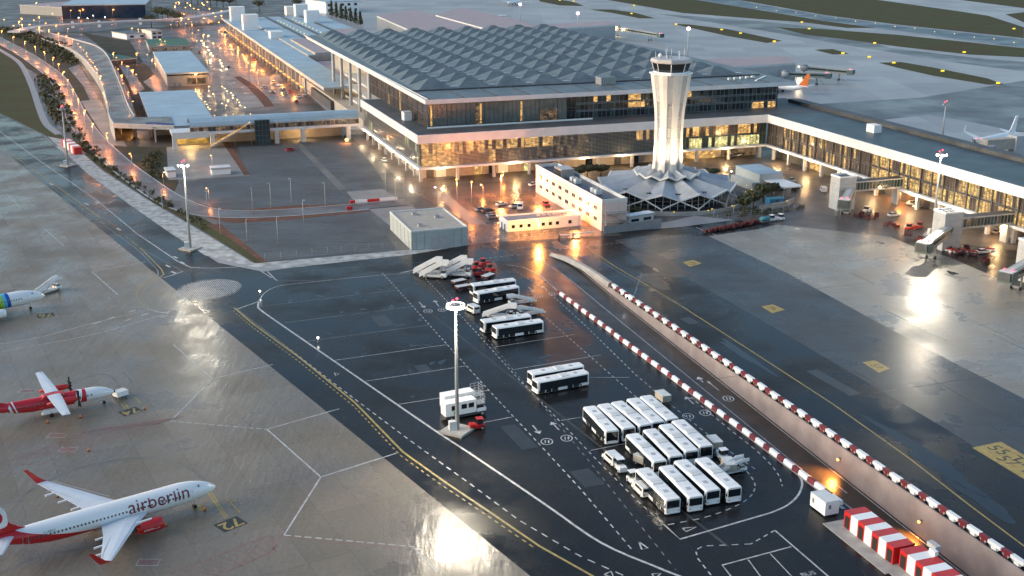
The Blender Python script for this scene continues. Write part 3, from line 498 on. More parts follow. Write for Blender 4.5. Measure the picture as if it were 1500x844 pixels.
# doors and lit openings in the ground floor
for x0, x1, mm in ((4, 7, 'dgrey'), (8, 12, 'white'), (24, 27, 'lit_w'), (30, 33, 'glass'), (34, 38, 'white'), (45, 47, 'lit_g'), (60, 63, 'beige'), (72, 75, 'glass'), (85, 88, 'dgrey'), (94, 96, 'glass'), (118, 132, 'lit_w'), (135, 150, 'lit_d')):
    b = MB(); b.bx(x0, x1, 6.7, 6.95, .1, 3.6, mm); b.bx(x0-.15, x1+.15, 6.75, 6.97, 3.6, 3.8, 'mull'); b.build('door', T)
core = MB(); core.bx(.45, 152.6, .45, 16, 5.9, 15.25, 'dgrey'); core.bx(.45, 8, 16, 99, 5.9, 15.25, 'dgrey'); core.build('upper_floor', T)
LW = ['lit_w']
def pick_front(k):
    def f(c, r):
        u = k*6+c*1.5
        if u < 15: return 'lit_w' if rr.random() < .85 else 'screenglass'
        if u < 27: return 'screenglass' if r == 0 else ('lit_w' if rr.random() < .8 else 'cglass')
        if u < 33: return 'lit_w' if rr.random() < (.7 if r == 0 else .8) else 'cglass'
        if u < 53: return ('lit_w' if rr.random() < .78 else 'cglass') if r == 2 else ('lit_d' if rr.random() < .45 else 'screenglass')
        if u < 68: return 'lit_d' if rr.random() < .6 else 'cglass'
        if u < 86: return 'tglass' if rr.random() < .93 else 'lit_d'
        if u < 102: return ('lit_w' if rr.random() < .7 else 'cglass') if r == 2 else 'tglass'
        if u < 112: return 'tglass'
        if u < 146: return ('lit_w' if rr.random() < .72 else 'cglass') if r == 2 else (('lit_g' if rr.random() < .78 else 'tglass') if r == 0 else 'tglass')
        return 'tglass'
    return f
for k in range(25): bay_window(T, (.3+k*6.08, .3), (.3+(k+1)*6.08, .3), 5.9, 15.25, 4, (0, .46, .54, 1), pick_front(k))
for k in range(12): bay_window(T, (.3, 99-k*8.2), (.3, 99-(k+1)*8.2), 5.9, 15.25, 4, (0, .5, 1), lambda c, r: 'cglass' if rr.random() < .8 else ('lit_g' if rr.random() < .3 else 'lit_d'))
b = MB()
for i in range(16): z = 6.3+i*.55; b.bx(.5, 110, -.45, -.25, z, z+.13, 'slat')
b.build('louvre_screen', T)
b = MB()
for i in range(16): z = 6.3+i*.55; b.bx(-.45, -.25, 0, 99, z, z+.1, 'slat')
b.build('louvre_screen', T)
b = MB(); b.prism([(-1.5, -1.5), (152, -1.5), (186, -1.5), (186, 41), (8, 41), (8, 99.5), (-1.5, 99.5)], 15.25, 18.2, 'fascia', top='roofdark'); rf = b.build('lower_roof', T)
b = MB()
for (x0, x1, y0, y1) in ((-1.5, 152.4, -1.5, -1.1), (-1.5, -1.1, -1.1, 99.5), (-1.1, 8, 99.1, 99.5)): b.bx(x0, x1, y0, y1, 18.2, 18.6, 'fascia')
b.build('parapet', rf)
b = MB(); b.bx(3, 6.2, 36, 40.5, 18.2, 21.6, 'white'); b.bx(2.9, 6.3, 35.9, 40.6, 21.6, 21.75, 'lgrey'); b.build('plant_box', rf)
b = MB(); b.bx(7, 78, 14.2, 14.6, 18.2, 18.75, 'white'); b.build('roof_kerb', rf)
# great hall
core = MB(); core.bx(8.3, 168, 18.6, 120, 18.2, 27.5, 'dgrey'); core.bx(24, 168, 120, 298, 0, 27.4, 'beige'); core.bx(4, 24, 120, 300, 0, 5.5, 'beige'); core.build('hall_core', T)
def pick_hall(k):
    def f(c, r):
        u = 8+k*7.95
        if u < 55: return 'lit_d' if (k, c) in ((2, 2),) else 'screenglass'
        if u < 62: return 'lit_d' if r == 0 else 'screenglass'
        if u < 70: return 'screenglass' if c < 2 else 'glass'
        if (k, r) in ((9, 2), (11, 2), (11, 1), (14, 2), (18, 0), (19, 0)): return 'lit_w' if rr.random() < .6 else 'tglass'
        return ('glass' if c not in (0,) else 'tglass') if rr.random() < .85 else 'tglass'
    return f
for k in range(20): bay_window(T, (8.2+k*7.95, 18.2), (8.2+(k+1)*7.95, 18.2), 18.2, 27.5, 4, (0, .3, .36, .63, .69, 1) if k > 7 else (0, .5, 1), (lambda fn: (lambda c, r: fn(c, r//2) if r % 2 == 0 else 'tglass'))(pick_hall(k)) if k > 7 else pick_hall(k), mull='grey' if k > 7 else 'mull', frame=.1)
for k in range(13): bay_window(T, (8.2, 18.2+8*(13-k)), (8.2, 18.2+8*(12-k)), 18.2, 27.5, 4, (0, .5, 1), (lambda kk: (lambda c, r: 'lit_w' if (kk == 7 and c == 1) or (kk == 4 and r == 0 and c > 1 and rr.random() < .5) else 'cglass'))(k))
for k in range(8): bay_window(T, (169, 20+8*k), (169, 28+8*k), 18.2, 27.5, 3, (0, .5, 1), lambda c, r: 'tglass')
# lit columns glimpsed in the hall
for u in (9.2, 30, 47.5): b = MB(); b.bx(u, u+.7, 17.95, 18.1, 18.6+(0 if u > 20 else 0), 26.6, 'lit_w'); b.build('lit_column', T)
hr = MB(); hr.prism([(6.8, 16.5), (176, 16.5), (178, 155), (172, 303), (9.5, 301)], 27.5, 29.3, 'fascia', top='roofteal'); hall = hr.build('hall_roof', T)
b = MB()
for i in range(12): b.bar((9+i*14, 17.5, 29.4), (9+i*14, 41, 29.4), .5, .25, 'dgrey')
b.bar((8, 41.2, 29.6), (172, 41.2, 29.6), .5, .5, 'dgrey'); b.bar((8, 17.2, 29.42), (8.3, 300, 29.42), .5, .24, 'white'); b.build('roof_gutter', hall)
P = 17.0; pyr0 = None; sky0 = None; cnt = 0
roofpyr = MB(); SKY = []
for j in range(15):
    for i in range(9):
        x0, y0 = 10.5+i*P, 42+j*P
        pass
        x0 += j*.35
        ax, ay, h = x0+P*.5, y0+P*.55, 3.6+.12*rr.random()
        A = [(x0, y0, 29.32), (x0+P, y0, 29.32), (x0+P, y0+P, 29.32), (x0, y0+P, 29.32)]; s_ = 1.6
        Tp = [(ax-s_, ay-.7, 29.3+h), (ax+s_, ay-.7, 29.3+h), (ax+s_, ay+.7, 29.3+h), (ax-s_, ay+.7, 29.3+h)]
        roofpyr.add(A+Tp, [(0, 1, 5, 4), (1, 2, 6, 5), (2, 3, 7, 6), (3, 0, 4, 7)], 'roofteal'); roofpyr.add(Tp, [(0, 1, 2, 3)], 'dgrey')
        SKY.append((x0+P*.97, y0+P*.22))
roofpyr.build('roof_pyramids', hall); 
b = MB(); b.bx(-2.0, 2.0, -.5, .5, 29.4, 30.3, 'lgrey', top='skylight'); s0_ = b.build('roof_skylight', hall); s0_.location = (*SKY[0], 0)
for q in SKY[1:100]: o = s0_.copy(); COL.objects.link(o); o.parent = hall; o.location = (*q, 0)
b = MB(); [b.bx(x-2.0, x+2.0, y-.5, y+.5, 29.4, 30.3, 'lgrey', top='skylight') for x, y in SKY[100:]]; b.build('far_roof_skylights', hall)['kind'] = 'stuff'
b = MB(); b.bx(90, 97, 34, 40, 29.3, 32.4, 'grey', top='roofteal'); [b.bx(90+i*.9, 90.3+i*.9, 33.9, 34, 29.6, 32.1, 'lgrey') for i in range(8)]; b.build('plant_box', hall)
b = MB()
for i in range(5): b.bx(150+i*3.4, 151.5+i*3.4, 30+i*.8, 31.5+i*.8, 29.3, 30.2, 'offwhite')
b.bar((160, 24, 29.5), (172, 36, 29.5), .8, .4, 'white'); b.build('roof_duct', hall)
# open side of the hall: tall columns, lit decks
for k in range(5): y = 126+k*22; b = MB(); b.tube((8.8, y, 0), (8.8, y, 27.5), .9, 'lgrey', n=10); b.build('tall_column', T)
for z, mm in ((5.6, 'lit_o'), (11.2, 'offwhite'), (17, 'offwhite')):
    b = MB(); b.bx(12, 24, 122, 200, z, z+1.1, 'offwhite'); b.build('deck', T)
for k in range(5):
    for z in (6.8, 12.6, 18.4): bay_window(T, (23.8, 200-k*16), (23.8, 184-k*16), z, z+4, 6, (0, .6, 1), lambda c, r: ('lit_o' if rr.random() < .35 else 'lit_w') if rr.random() < .7 else 'cglass')
# ------------------------------------------------------------------ pier
Pr = thing('pier_building', 'long glass pier with flat dark roof and amber lit windows', 'pier', O, TA)
b = MB(); b.bx(157, 182, -240, -2, 0, 5.1, 'dgrey'); b.build('ground_floor_wall', Pr)
b = MB(); b.bx(151.5, 184, -240, -1.6, 5.0, 5.9, 'fascia'); b.build('floor_slab', Pr)
b = MB(); b.bx(153.5, 183.5, -240, -.2, 5.9, 15.25, 'dgrey'); b.build('upper_floor', Pr)
b = MB(); b.bx(151.8, 186, -240, -1.5, 15.25, 18.2, 'fascia', top='roofpier'); prf = b.build('flat_roof', Pr)
b = MB(); b.bx(181, 186, -240, 30, 18.2, 19.6, 'roofdark'); b.bx(151.8, 152.3, -240, -1.5, 18.2, 18.6, 'fascia'); b.build('parapet', prf)
b = MB(); b.bx(168, 171.5, -53, -48, 18.2, 21.2, 'white'); b.build('plant_box', prf)
def pick_pier(k):
    v = -k*6
    def f(c, r):
        if v > -12: return 'cglass' if rr.random() < .8 else 'lit_d'
        if r == 1: return 'cglass'
        p = .35 if v > -72 else .72
        if r == 0: p *= .8 if v > -72 else 1
        return ('lit_y' if rr.random() < .6 else 'lit_w') if rr.random() < p else 'cglass'
    return f
for k in range(38): bay_window(Pr, (153.2, -k*6-.5), (153.2, -(k+1)*6-.5), 5.9, 15.25, 4, (0, .46, .54, 1), pick_pier(k), frame=.12)
for k in range(38):
    b = MB(); v = -k*6-.5; b.bar((152.9, v, 5.9), (152.9, v, 15.25), .45, .5, 'dgrey'); b.build('facade_fin', Pr)
for k in range(20): b = MB(); y = -6-k*12; b.bx(152.4, 153.6, y-.6, y+.6, 0, 5.0, 'lgrey'); b.build('column', Pr)
for k in (2, 5, 8, 12, 14): b = MB(); b.bx(156.7, 156.95, -k*14-8, -k*14, .2, 3.4, 'lit_d' if k % 2 else 'lit_w'); b.build('door', Pr)
# soffit lamps along slab edges
for k, (u, v) in enumerate([(8, -1.6), (38, -1.6), (68, -1.6), (85, -1.6), (110, -1.6), (132, -1.6)]):
    b = MB(); b.ball((u, v-.2, 5.3), .3, 'bulb_c'); b.build('soffit_lamp', T); lamp(tw(u, v-1.2, 4.6), (1, .62, .28), 900, .3)
for k in range(9):
    v = 92-k*11; b = MB(); b.ball((-1.7, v, 5.4), .26, 'bulb_w'); b.build('soffit_lamp', T)
    if k % 2 == 0: lamp(tw(-3, v, 4.6), (1, .75, .45), 500, .3)
for k in range(9):
    v = -14-k*22; b = MB(); b.ball((151.2, v, 5.3), .34, 'bulb_c'); b.build('soffit_lamp', Pr); lamp(tw(150, v, 4.6), (1, .62, .28), 1100, .3)
# ------------------------------------------------------------------ fixed links, lift towers, boarding bridges
for k, (v, lab) in enumerate([(-91.5, 'square grey tower at the end of the far walkway of the pier'), (-147.5, 'square grey tower beside the middle boarding bridge'), (-184.5, 'square grey tower at the right edge of the picture')]):
    t = thing('stair_tower', lab, 'tower block', tw(129, v), TA, 'grey stair towers in front of the pier')
    b = MB(); b.bx(-3.4, 3.4, -2.8, 2.8, 0, 11.6, 'lgrey'); b.build('shaft', t)
    b = MB()
    for x0, x1, y0, y1 in ((-3.5, 3.5, -2.9, -2.5), (-3.5, 3.5, 2.5, 2.9), (-3.5, -3.1, -2.5, 2.5), (3.1, 3.5, -2.5, 2.5)): b.bx(x0, x1, y0, y1, 11.6, 12.1, 'white')
    b.bx(-1.4, 1.4, -1.2, 1.2, 11.6, 12.0, 'dgrey'); b.build('roof_parapet', t)
    b = MB()
    for i in range(1, 5): b.bx(-3.45, 3.45, -2.85, -2.79, i*2.3, i*2.3+.06, 'grey'); b.bx(-3.45, -3.39, -2.85, 2.85, i*2.3, i*2.3+.06, 'grey')
    b.build('panel_joints', t)
    lk = thing('walkway_bridge', ['glazed walkway bridge joining the far grey tower to the pier', 'glazed walkway bridge joining the middle grey tower to the pier', 'glazed walkway bridge by the right edge of the picture'][k], 'walkway', tw(142, v), TA, 'walkway bridges of the pier')
    b = MB(); b.bx(-9.6, 11, -1.6, 1.6, 6.0, 6.5, 'lgrey'); b.build('deck', lk)
    b = MB(); b.bx(-9.6, 11, -1.8, 1.8, 9.2, 9.7, 'lgrey', top='roofdark'); b.build('roof', lk)
    for s_ in (-1, 1):
        for i in range(4):
            x0 = -9.6+i*5.15; q = [(x0, 1.5*s_), (x0+5.15, 1.5*s_)]; q = q if s_ < 0 else q[::-1]
            bay_window(lk, q[0], q[1], 6.5, 9.2, 4, (0, 1), lambda c, r: 'tglass' if rr.random() < .7 else 'lit_d', mull='lgrey', frame=.1)
    b = MB(); b.bx(9, 10, -1.5, 1.5, 0, 6, 'lgrey'); b.build('pier_leg', lk)
def boarding_bridge(label, rot, cabp, zf0, zf1):
    A, B = Vector((*rot, 0)), Vector((*cabp, 0)); t = thing('boarding_bridge', label, 'jet bridge', A, math.atan2(B.y-A.y, B.x-A.x), 'boarding bridges of the pier'); L = (B-A).length
    b = MB(); b.tube((0, 0, zf0-.3), (0, 0, zf0+3.2), 2.3, 'lgrey', n=12); b.tube((0, 0, zf0+3.2), (0, 0, zf0+3.7), 2.4, 'grey', 1.2, n=12); b.build('rotunda', t)
    b = MB(); b.tube((0, 0, 0), (0, 0, zf0-.3), .5, 'grey', n=10); b.build('pillar', t)
    for i, (s0, s1, w_, h_) in enumerate(((.08, .58, 2.6, 2.6), (.5, .94, 2.9, 2.9))):
        b = MB(); a_, c_ = Vector((L*s0, 0, zf0+(zf1-zf0)*s0+1.4)), Vector((L*s1, 0, zf0+(zf1-zf0)*s1+1.4)); b.bar(a_, c_, w_, h_, 'tunnelc'); tn = b.build('tunnel', t)
        b = MB()
        for sd in (-1, 1): b.bar(a_+Vector((.3, sd*(w_/2+.02), .2)), c_+Vector((-.3, sd*(w_/2+.02), .2)), .06, 1.1, 'tglass')
        b.build('tunnel_window', tn)
        b = MB(); b.bar(a_+Vector((0, 0, h_/2+.06)), c_+Vector((0, 0, h_/2+.06)), w_*.5, .14, 'lgrey'); b.build('cable_tray', tn)
    b = MB(); b.box((L, 0, zf1+1.4), (3.6, 4.2, 3.1), 'teal2' if 'teal2' in M else 'grey'); b.box((L+2.0, 0, zf1+1.7), (.9, 3.6, 2.2), 'dgrey', taper=.9); b.box((L, 0, zf1+3.0), (3.2, 3.8, .25), 'offwhite'); cb_ = b.build('cab', t)
    b = MB(); b.ball((L-.6, .9, zf1+3.4), .28, 'bulb_r'); b.build('beacon', cb_); b = MB(); b.ball((L-.4, -1.2, zf1+3.35), .25, 'bulb_r'); b.build('beacon', cb_)
    for s_ in (-1, 1):
        b = MB(); b.bar((L*.76, s_*1.3, .6), (L*.76, s_*1.3, zf1+.4), .4, .4, 'grey'); b.build('lift_leg', t)
        b = MB(); b.tube((L*.76, s_*1.0, .55), (L*.76, s_*1.5, .55), .55, 'black', n=12); b.build('wheel', t)
    b = MB(); b.bar((L*.76, -1.5, .75), (L*.76, 1.5, .75), .6, .5, 'grey'); b.build('axle', t)
    b = MB()
    for i in range(9): b.box((L-2.6-i*.32, -2.7, .3+i*.33), (.34, 1.0, .08), 'grey')
    b.bar((L-2.4, -3.2, .9), (L-5.4, -3.2, 4.0), .08, .08, 'pole'); b.build('service_stair', t)
    return t
M['teal2'] = mat('grey_green_paint', (.12, .17, .16), .4, var=.1)
boarding_bridge('boarding bridge with two red beacons parked by the far tower', tw(138, -86).to_2d(), tw(121, -104.5).to_2d(), 6, 3.8)
boarding_bridge('grey boarding bridge reaching out onto the concrete stand', tw(135, -145).to_2d(), tw(111, -160).to_2d(), 5.5, 3.6)
boarding_bridge('green boarding bridge half cut by the right edge of the picture', tw(137, -182).to_2d(), tw(113, -193).to_2d(), 5.5, 3.6)
# ------------------------------------------------------------------ control tower
TC = at(976, 289)
ct = thing('control_tower', 'tall flared white control tower with dark glass cab, lit from below', 'control tower', TC, R(15))
prof = [(0, 7.2), (5, 6.3), (9, 5.8), (15, 5.4), (22, 5.15), (28, 5.2), (33, 5.6), (38, 6.25), (42, 6.9), (45.2, 7.35)]
def prad(z):
    for (z0, r0), (z1, r1) in zip(prof, prof[1:]):
        if z <= z1: t = (z-z0)/(z1-z0); return r0+(r1-r0)*t
    return prof[-1][1]
zs = [0, 3, 5, 7, 9, 12, 15, 18, 22, 26, 30, 33, 35, 37, 39, 41, 43, 45.2]
b = MB(); b.loft([[((prad(z)-.75)*math.cos(i*math.pi/8), (prad(z)-.75)*math.sin(i*math.pi/8), z) for i in range(16)] for z in zs], 'lgrey', smooth=False); core = b.build('shaft_core', ct)
b = MB()
for k in range(8):
    am = k*math.pi/4+math.pi/8
    for z in range(10, 36, 4): b.bar((prad(z)*.9*math.cos(am-.2), prad(z)*.9*math.sin(am-.2), z), (prad(z)*.9*math.cos(am+.2), prad(z)*.9*math.sin(am+.2), z), .2, .12, 'white')
b.build('panel_joints', core)
for k in range(8):
    a0 = k*math.pi/4
    b = MB(); rings = []
    for z in zs:
        r = prad(z); hw = .21 if z < 34 else .23; rings.append([((r-1.0)*math.cos(a0-hw), (r-1.0)*math.sin(a0-hw), z), (r*math.cos(a0-hw), r*math.sin(a0-hw), z), ((r+.04)*math.cos(a0), (r+.04)*math.sin(a0), z), (r*math.cos(a0+hw), r*math.sin(a0+hw), z), ((r-1.0)*math.cos(a0+hw), (r-1.0)*math.sin(a0+hw), z)])
    b.loft(rings, 'cream', smooth=False, closed=True); b.build('shaft_fin', ct)
b = MB()
for k in range(8):
    am = k*math.pi/4+math.pi/8; rings = []
    for z in (35.5, 38, 41, 45.2): r = prad(z)-.1; rings.append([(r*math.cos(am-.17), r*math.sin(am-.17), z), (r*math.cos(am+.17), r*math.sin(am+.17), z), ((r-.6)*math.cos(am+.17), (r-.6)*math.sin(am+.17), z), ((r-.6)*math.cos(am-.17), (r-.6)*math.sin(am-.17), z)])
    b.loft(rings, 'lgrey', smooth=False)
b.build('crown_panels', ct)
def octo(r, z, n=8, off=math.pi/8): return [(r*math.cos(off+i*2*math.pi/n), r*math.sin(off+i*2*math.pi/n), z) for i in range(n)]
b = MB(); b.loft([octo(7.75, 45.2), octo(7.75, 45.7)], 'white', smooth=False); b.build('balcony', ct)
b = MB(); b.loft([octo(6.1, 45.7), octo(5.9, 46.2), octo(6.9, 49.2)], 'glass', smooth=False); cg = b.build('cab_glass', ct)
b = MB()
for p, q in zip(octo(6.0, 45.9), octo(7.0, 49.3)): b.tube(p, q, .14, 'white', n=6)
b.loft([octo(6.25, 45.7), octo(6.2, 46.1)], 'white', smooth=False); b.build('cab_frame', cg)
b = MB(); b.loft([octo(7.3, 49.2), octo(7.5, 49.5), octo(7.3, 50.6), octo(6.4, 50.8)], 'lgrey', smooth=False); crf = b.build('cab_roof', ct)
for k in range(11):
    a_ = k*.6; r = 3+2.4*(k % 3)*.6; h = 1.2+(k*37 % 7)*.35; b = MB(); b.tube((r*math.cos(a_), r*math.sin(a_), 50.7), (r*math.cos(a_), r*math.sin(a_), 50.8+h), .07, 'white', n=5)
    if k % 3 == 0: b.tube((r*math.cos(a_)-.5, r*math.sin(a_), 50.8+h*.8), (r*math.cos(a_)+.5, r*math.sin(a_), 50.8+h*.8), .05, 'white', n=5)
    b.build('antenna', crf)
b = MB(); b.ball((-3.6, 2, 51.5), .75, 'white', n=10); b.box((-1.5, -1, 51.2), (1.6, 1.2, .9), 'lgrey'); b.build('radome', crf)
for k in range(8):
    a_ = k*math.pi/4; lamp(TC+Vector((12.6*math.cos(a_+ct.rotation_euler.z), 12.6*math.sin(a_+ct.rotation_euler.z), 11.2)), (1, .76, .48), 4200, .4, spot=R(70), aim=TC+Vector((5*math.cos(a_+ct.rotation_euler.z), 5*math.sin(a_+ct.rotation_euler.z), 20)), blend=.8)
# star-shaped hall at its foot
pd = thing('tower_podium', 'round hall with folded star-shaped zinc roof around the tower foot', 'hall', TC, TA)
N = 12
b = MB()
def star(B, r0, z0a, z0b, r1, z1a, z1b, m, ph=0.0, rim=None):
    inn, out = [], []
    for i in range(2*N):
        a_ = ph+i*math.pi/N; hi = i % 2 == 0
        inn.append((r0*math.cos(a_), r0*math.sin(a_), z0a if hi else z0b)); rr_ = r1*(1.035 if hi else .965); out.append((rr_*math.cos(a_), rr_*math.sin(a_), z1a if hi else z1b))
    n_ = 2*N; B.add(inn+out, [(i, (i+1) % n_, n_+(i+1) % n_, n_+i) for i in range(n_)], m)
    B.add([(x, y, z-.3) for x, y, z in inn+out], [(n_+i, n_+(i+1) % n_, (i+1) % n_, i) for i in range(n_)], m)
    if rim:
        for i in range(n_): B.bar(out[i], out[(i+1) % n_], .55, .6, rim)
    return out
out = star(b, 9.5, 9.2, 8.0, 24.5, 6.4, 4.0, 'zinc', rim='offwhite'); b.build('folded_roof', pd)
b = MB(); star(b, 5.5, 11.4, 9.6, 11.5, 10.0, 8.6, 'zinc', ph=.1, rim='offwhite'); b.build('upper_folded_roof', pd)
b = MB(); b.loft([[(20*math.cos(i*math.pi/24), 20*math.sin(i*math.pi/24), z) for i in range(48)] for z in (0.01, 5.6)], 'glass', smooth=False); b.build('glass_wall', pd)
b = MB()
for i in range(48): x, y = 20.1*math.cos(i*math.pi/24), 20.1*math.sin(i*math.pi/24); b.bar((x, y, 0), (x, y, 5.4), .15, .15, 'white')
for z in (1.4, 2.9): [b.bar((20.1*math.cos(i*math.pi/24), 20.1*math.sin(i*math.pi/24), z), (20.1*math.cos((i+1)*math.pi/24), 20.1*math.sin((i+1)*math.pi/24), z), .1, .1, 'lgrey') for i in range(48)]
b.build('wall_frame', pd)
b = MB(); low = [(x*1.0, y*1.0, 1.2 if i % 2 == 0 else 3.9) for i, (x, y, z) in enumerate(out)]
for i in range(2*N): b.bar(low[i], low[(i+1) % (2*N)], .36, .36, 'offwhite')
for i in range(0, 2*N, 2): b.bar((low[i][0], low[i][1], 0), low[i], .5, .5, 'offwhite')
b.build('lattice_frame', pd)
b = MB(); ring = [(29*math.cos(a_*.1), 29*math.sin(a_*.1), 0) for a_ in range(34, 62)]
for i in range(len(ring)-1): b.bar(Vector(ring[i])+Vector((0, 0, .7)), Vector(ring[i+1])+Vector((0, 0, .7)), .5, 1.4, 'conc')
b.build('terrace_wall', pd)
for k in range(8): a_ = 3.5+k*.42; b = MB(); b.ball((29.6*math.cos(a_), 29.6*math.sin(a_), 1.6), .2, 'bulb_y'); b.build('garden_light', pd)
# ------------------------------------------------------------------ office block, annex, sheds
of = thing('office_building', 'long pink rendered two-storey office block with a dark flat roof', 'office block', tw(36, -93), TA)
b = MB(); b.bx(0, 9, 0, 62, 0, 9.3, 'pinkwall'); bw = b.build('wall', of)
b = MB(); b.bx(.35, 8.65, .35, 61.65, 9.3, 9.42, 'navy')
for x0, x1, y0, y1 in ((-.05, 9.05, -.05, .4), (-.05, 9.05, 61.6, 62.05), (-.05, .4, .4, 61.6), (8.6, 9.05, .4, 61.6)): b.bx(x0, x1, y0, y1, 9.3, 10.5, 'offwhite')
rf = b.build('roof', of)
b = MB(); b.bx(1.5, 6.5, 40, 47, 9.42, 12.6, 'grey', top='lgrey'); [b.bx(1.42, 1.5, 40.3+i*1.1, 41.1+i*1.1, 9.8, 12, 'glass') for i in range(6)]; b.build('stair_head', rf)
for y in (12, 15, 30, 33.5): b = MB(); b.bx(3, 5.2, y, y+2.2, 9.42, 10.9, 'offwhite'); b.tube((4.1, y+1.1, 10.9), (4.1, y+1.1, 11.2), .7, 'grey', n=10); b.build('air_unit', rf)
for i in range(9):
    for z in (2.6, 6.3):
        y = 4+i*6.4; b = MB(); b.bx(-.12, -.03, y, y+2.5, z, z+1.15, 'glass'); b.bx(-.14, -.02, y+1.2, y+1.3, z, z+1.15, 'offwhite'); b.bx(-.18, -.02, y-.1, y+2.6, z-.12, z-.01, 'offwhite'); b.build('window', of)
b = MB()
for z in (3, 6): b.bx(.5, 8.8, -2.4, -.06, z, z+.15, 'grey')
for x in (.6, 4.6, 8.7): b.bx(x-.1, x+.1, -2.4, -2.2, 0, 9, 'grey')
b.bar((1, -1.4, .2), (8, -1.4, 3), .9, .15, 'grey'); b.bar((8, -1.4, 3.1), (1, -1.4, 6), .9, .15, 'grey'); b.build('fire_stair', of)
an = thing('annex', 'low white single-storey annex in front of the orange lit car park', 'annex', tw(6.4, -84), TA)
b = MB(); b.bx(0, 26, 0, 8, 0, 3.3, 'white'); b.build('wall', an)
b = MB(); b.bx(.3, 25.7, .3, 7.7, 3.3, 3.38, 'grey')
for x0, x1, y0, y1 in ((-.05, 26.05, -.05, .3), (-.05, 26.05, 7.7, 8.05), (-.05, .3, .3, 7.7), (25.7, 26.05, .3, 7.7)): b.bx(x0, x1, y0, y1, 3.3, 3.8, 'white')
rf = b.build('roof', an)
for i in range(6): b = MB(); b.bx(12+i*1.9, 13+i*1.9, 4, 5, 3.38, 4.1, 'lgrey'); b.build('air_unit', rf)
for i in (1.5, 4.2, 7, 12, 14.5, 17, 21.5): b = MB(); b.bx(i, i+1.1, -.1, -.02, 1.2, 2.2, 'glass'); b.bx(i-.1, i+1.2, -.14, -.01, 1.1, 1.19, 'grey'); b.build('window', an)
for i in (2, 5): b = MB(); b.bx(-.1, -.02, i, i+1, 0.1, 2.1, 'dgrey'); b.build('door', an)
for i in (9.4, 25.2): b = MB(); b.tube((i, -.08, 0), (i, -.08, 3.5), .06, 'grey', n=6); b.build('downpipe', an)
sh = thing('warehouse', 'pale grey metal-clad warehouse with a flat gravel roof', 'warehouse', tw(-29, -95.5), TA)
b = MB(); b.bx(0, 18.3, 0, 27.5, 0, 5.7, 'shed'); b.build('wall', sh)
b = MB(); b.bx(.4, 17.9, .4, 27.1, 5.7, 5.78, 'beige')
for x0, x1, y0, y1 in ((-.06, 18.36, -.06, .4), (-.06, 18.36, 27.1, 27.56), (-.06, .4, .4, 27.1), (17.9, 18.36, .4, 27.1)): b.bx(x0, x1, y0, y1, 5.7, 6.15, 'offwhite')
b.build('roof', sh)
b = MB(); b.bx(6, 12, -.08, -.02, .1, 4.2, 'lgrey'); [b.bx(6, 12, -.12, -.08, .5+i*.6, .55+i*.6, 'grey') for i in range(6)]; b.build('roller_door', sh)
b = MB()
for x in (1.6, 4.2, 13.7, 16.2): b.bx(x-.06, x+.06, -.07, -.01, 0, 5.6, 'grey')
for y in (3.5, 8, 13, 18, 23): b.bx(-.07, -.01, y-.06, y+.06, 0, 5.6, 'grey')
b.build('cladding_joints', sh)
for x, y in ((4, 6), (12, 15), (6, 21)): b = MB(); b.bx(x, x+1.4, y, y+1.4, 5.78, 6.5, 'lgrey'); b.bx(x-.1, x+1.5, y-.1, y+1.5, 6.5, 6.6, 'grey'); b.build('roof_vent', sh)
b = MB(); b.tube((.2, -.15, 0), (.2, -.15, 5.8), .08, 'grey', n=6); b.build('downpipe', sh)
hs = thing('service_shed', 'blue-grey metal shed standing right of the tower podium', 'shed', tw(116, -57), TA)
b = MB(); b.bx(0, 10, 0, 18, 0, 6, 'shed'); b.bx(-2.5, -.01, 1, 17, 0, 3, 'shed'); b.build('wall', hs)
b = MB(); b.bx(-.15, 10.15, -.15, 18.15, 6, 6.3, 'roofblue'); b.build('roof', hs)
cn = thing('car_shelter', 'white flat-roofed shelter over parked cars in front of the blue shed', 'shelter', tw(118, -71), TA)
b = MB(); b.bx(0, 8, 0, 15.5, 3.7, 4.1, 'white'); b.build('roof', cn)
for x in (.6, 7.4):
    for y in (.8, 7.5, 14.6): b = MB(); b.bx(x-.12, x+.12, y-.12, y+.12, 0, 3.7, 'pole'); b.build('post', cn)
wl = thing('garden_wall', 'low grey wall around the planted corner near the apron', 'wall', at(1150, 308))
b = MB(); P_ = px((1112, 309), (1150, 303), (1163, 297)); P2 = px((1113, 303), (1152, 296))
for a_, c_ in zip(P_, P_[1:]): b.bar(a_+Vector((0, 0, 1)), c_+Vector((0, 0, 1)), .4, 2, 'conc')
b.build('wall_face', wl, world=True)
for q, lab in (((1135, 300), 'blue tank cabin behind the low grey garden wall'),):
    t = thing('utility_cabin', lab, 'cabin', at(*q), TA); b = MB(); b.bx(-3, 3, -1.5, 1.5, 0, 2.4, 'blue'); b.build('body', t); b = MB(); b.bx(-3.1, 3.1, -1.6, 1.6, 2.4, 2.6, 'teal'); b.build('roof', t); b = MB(); b.bx(-.5, .5, -1.58, -1.51, 0, 2, 'dgrey'); b.build('door', t)
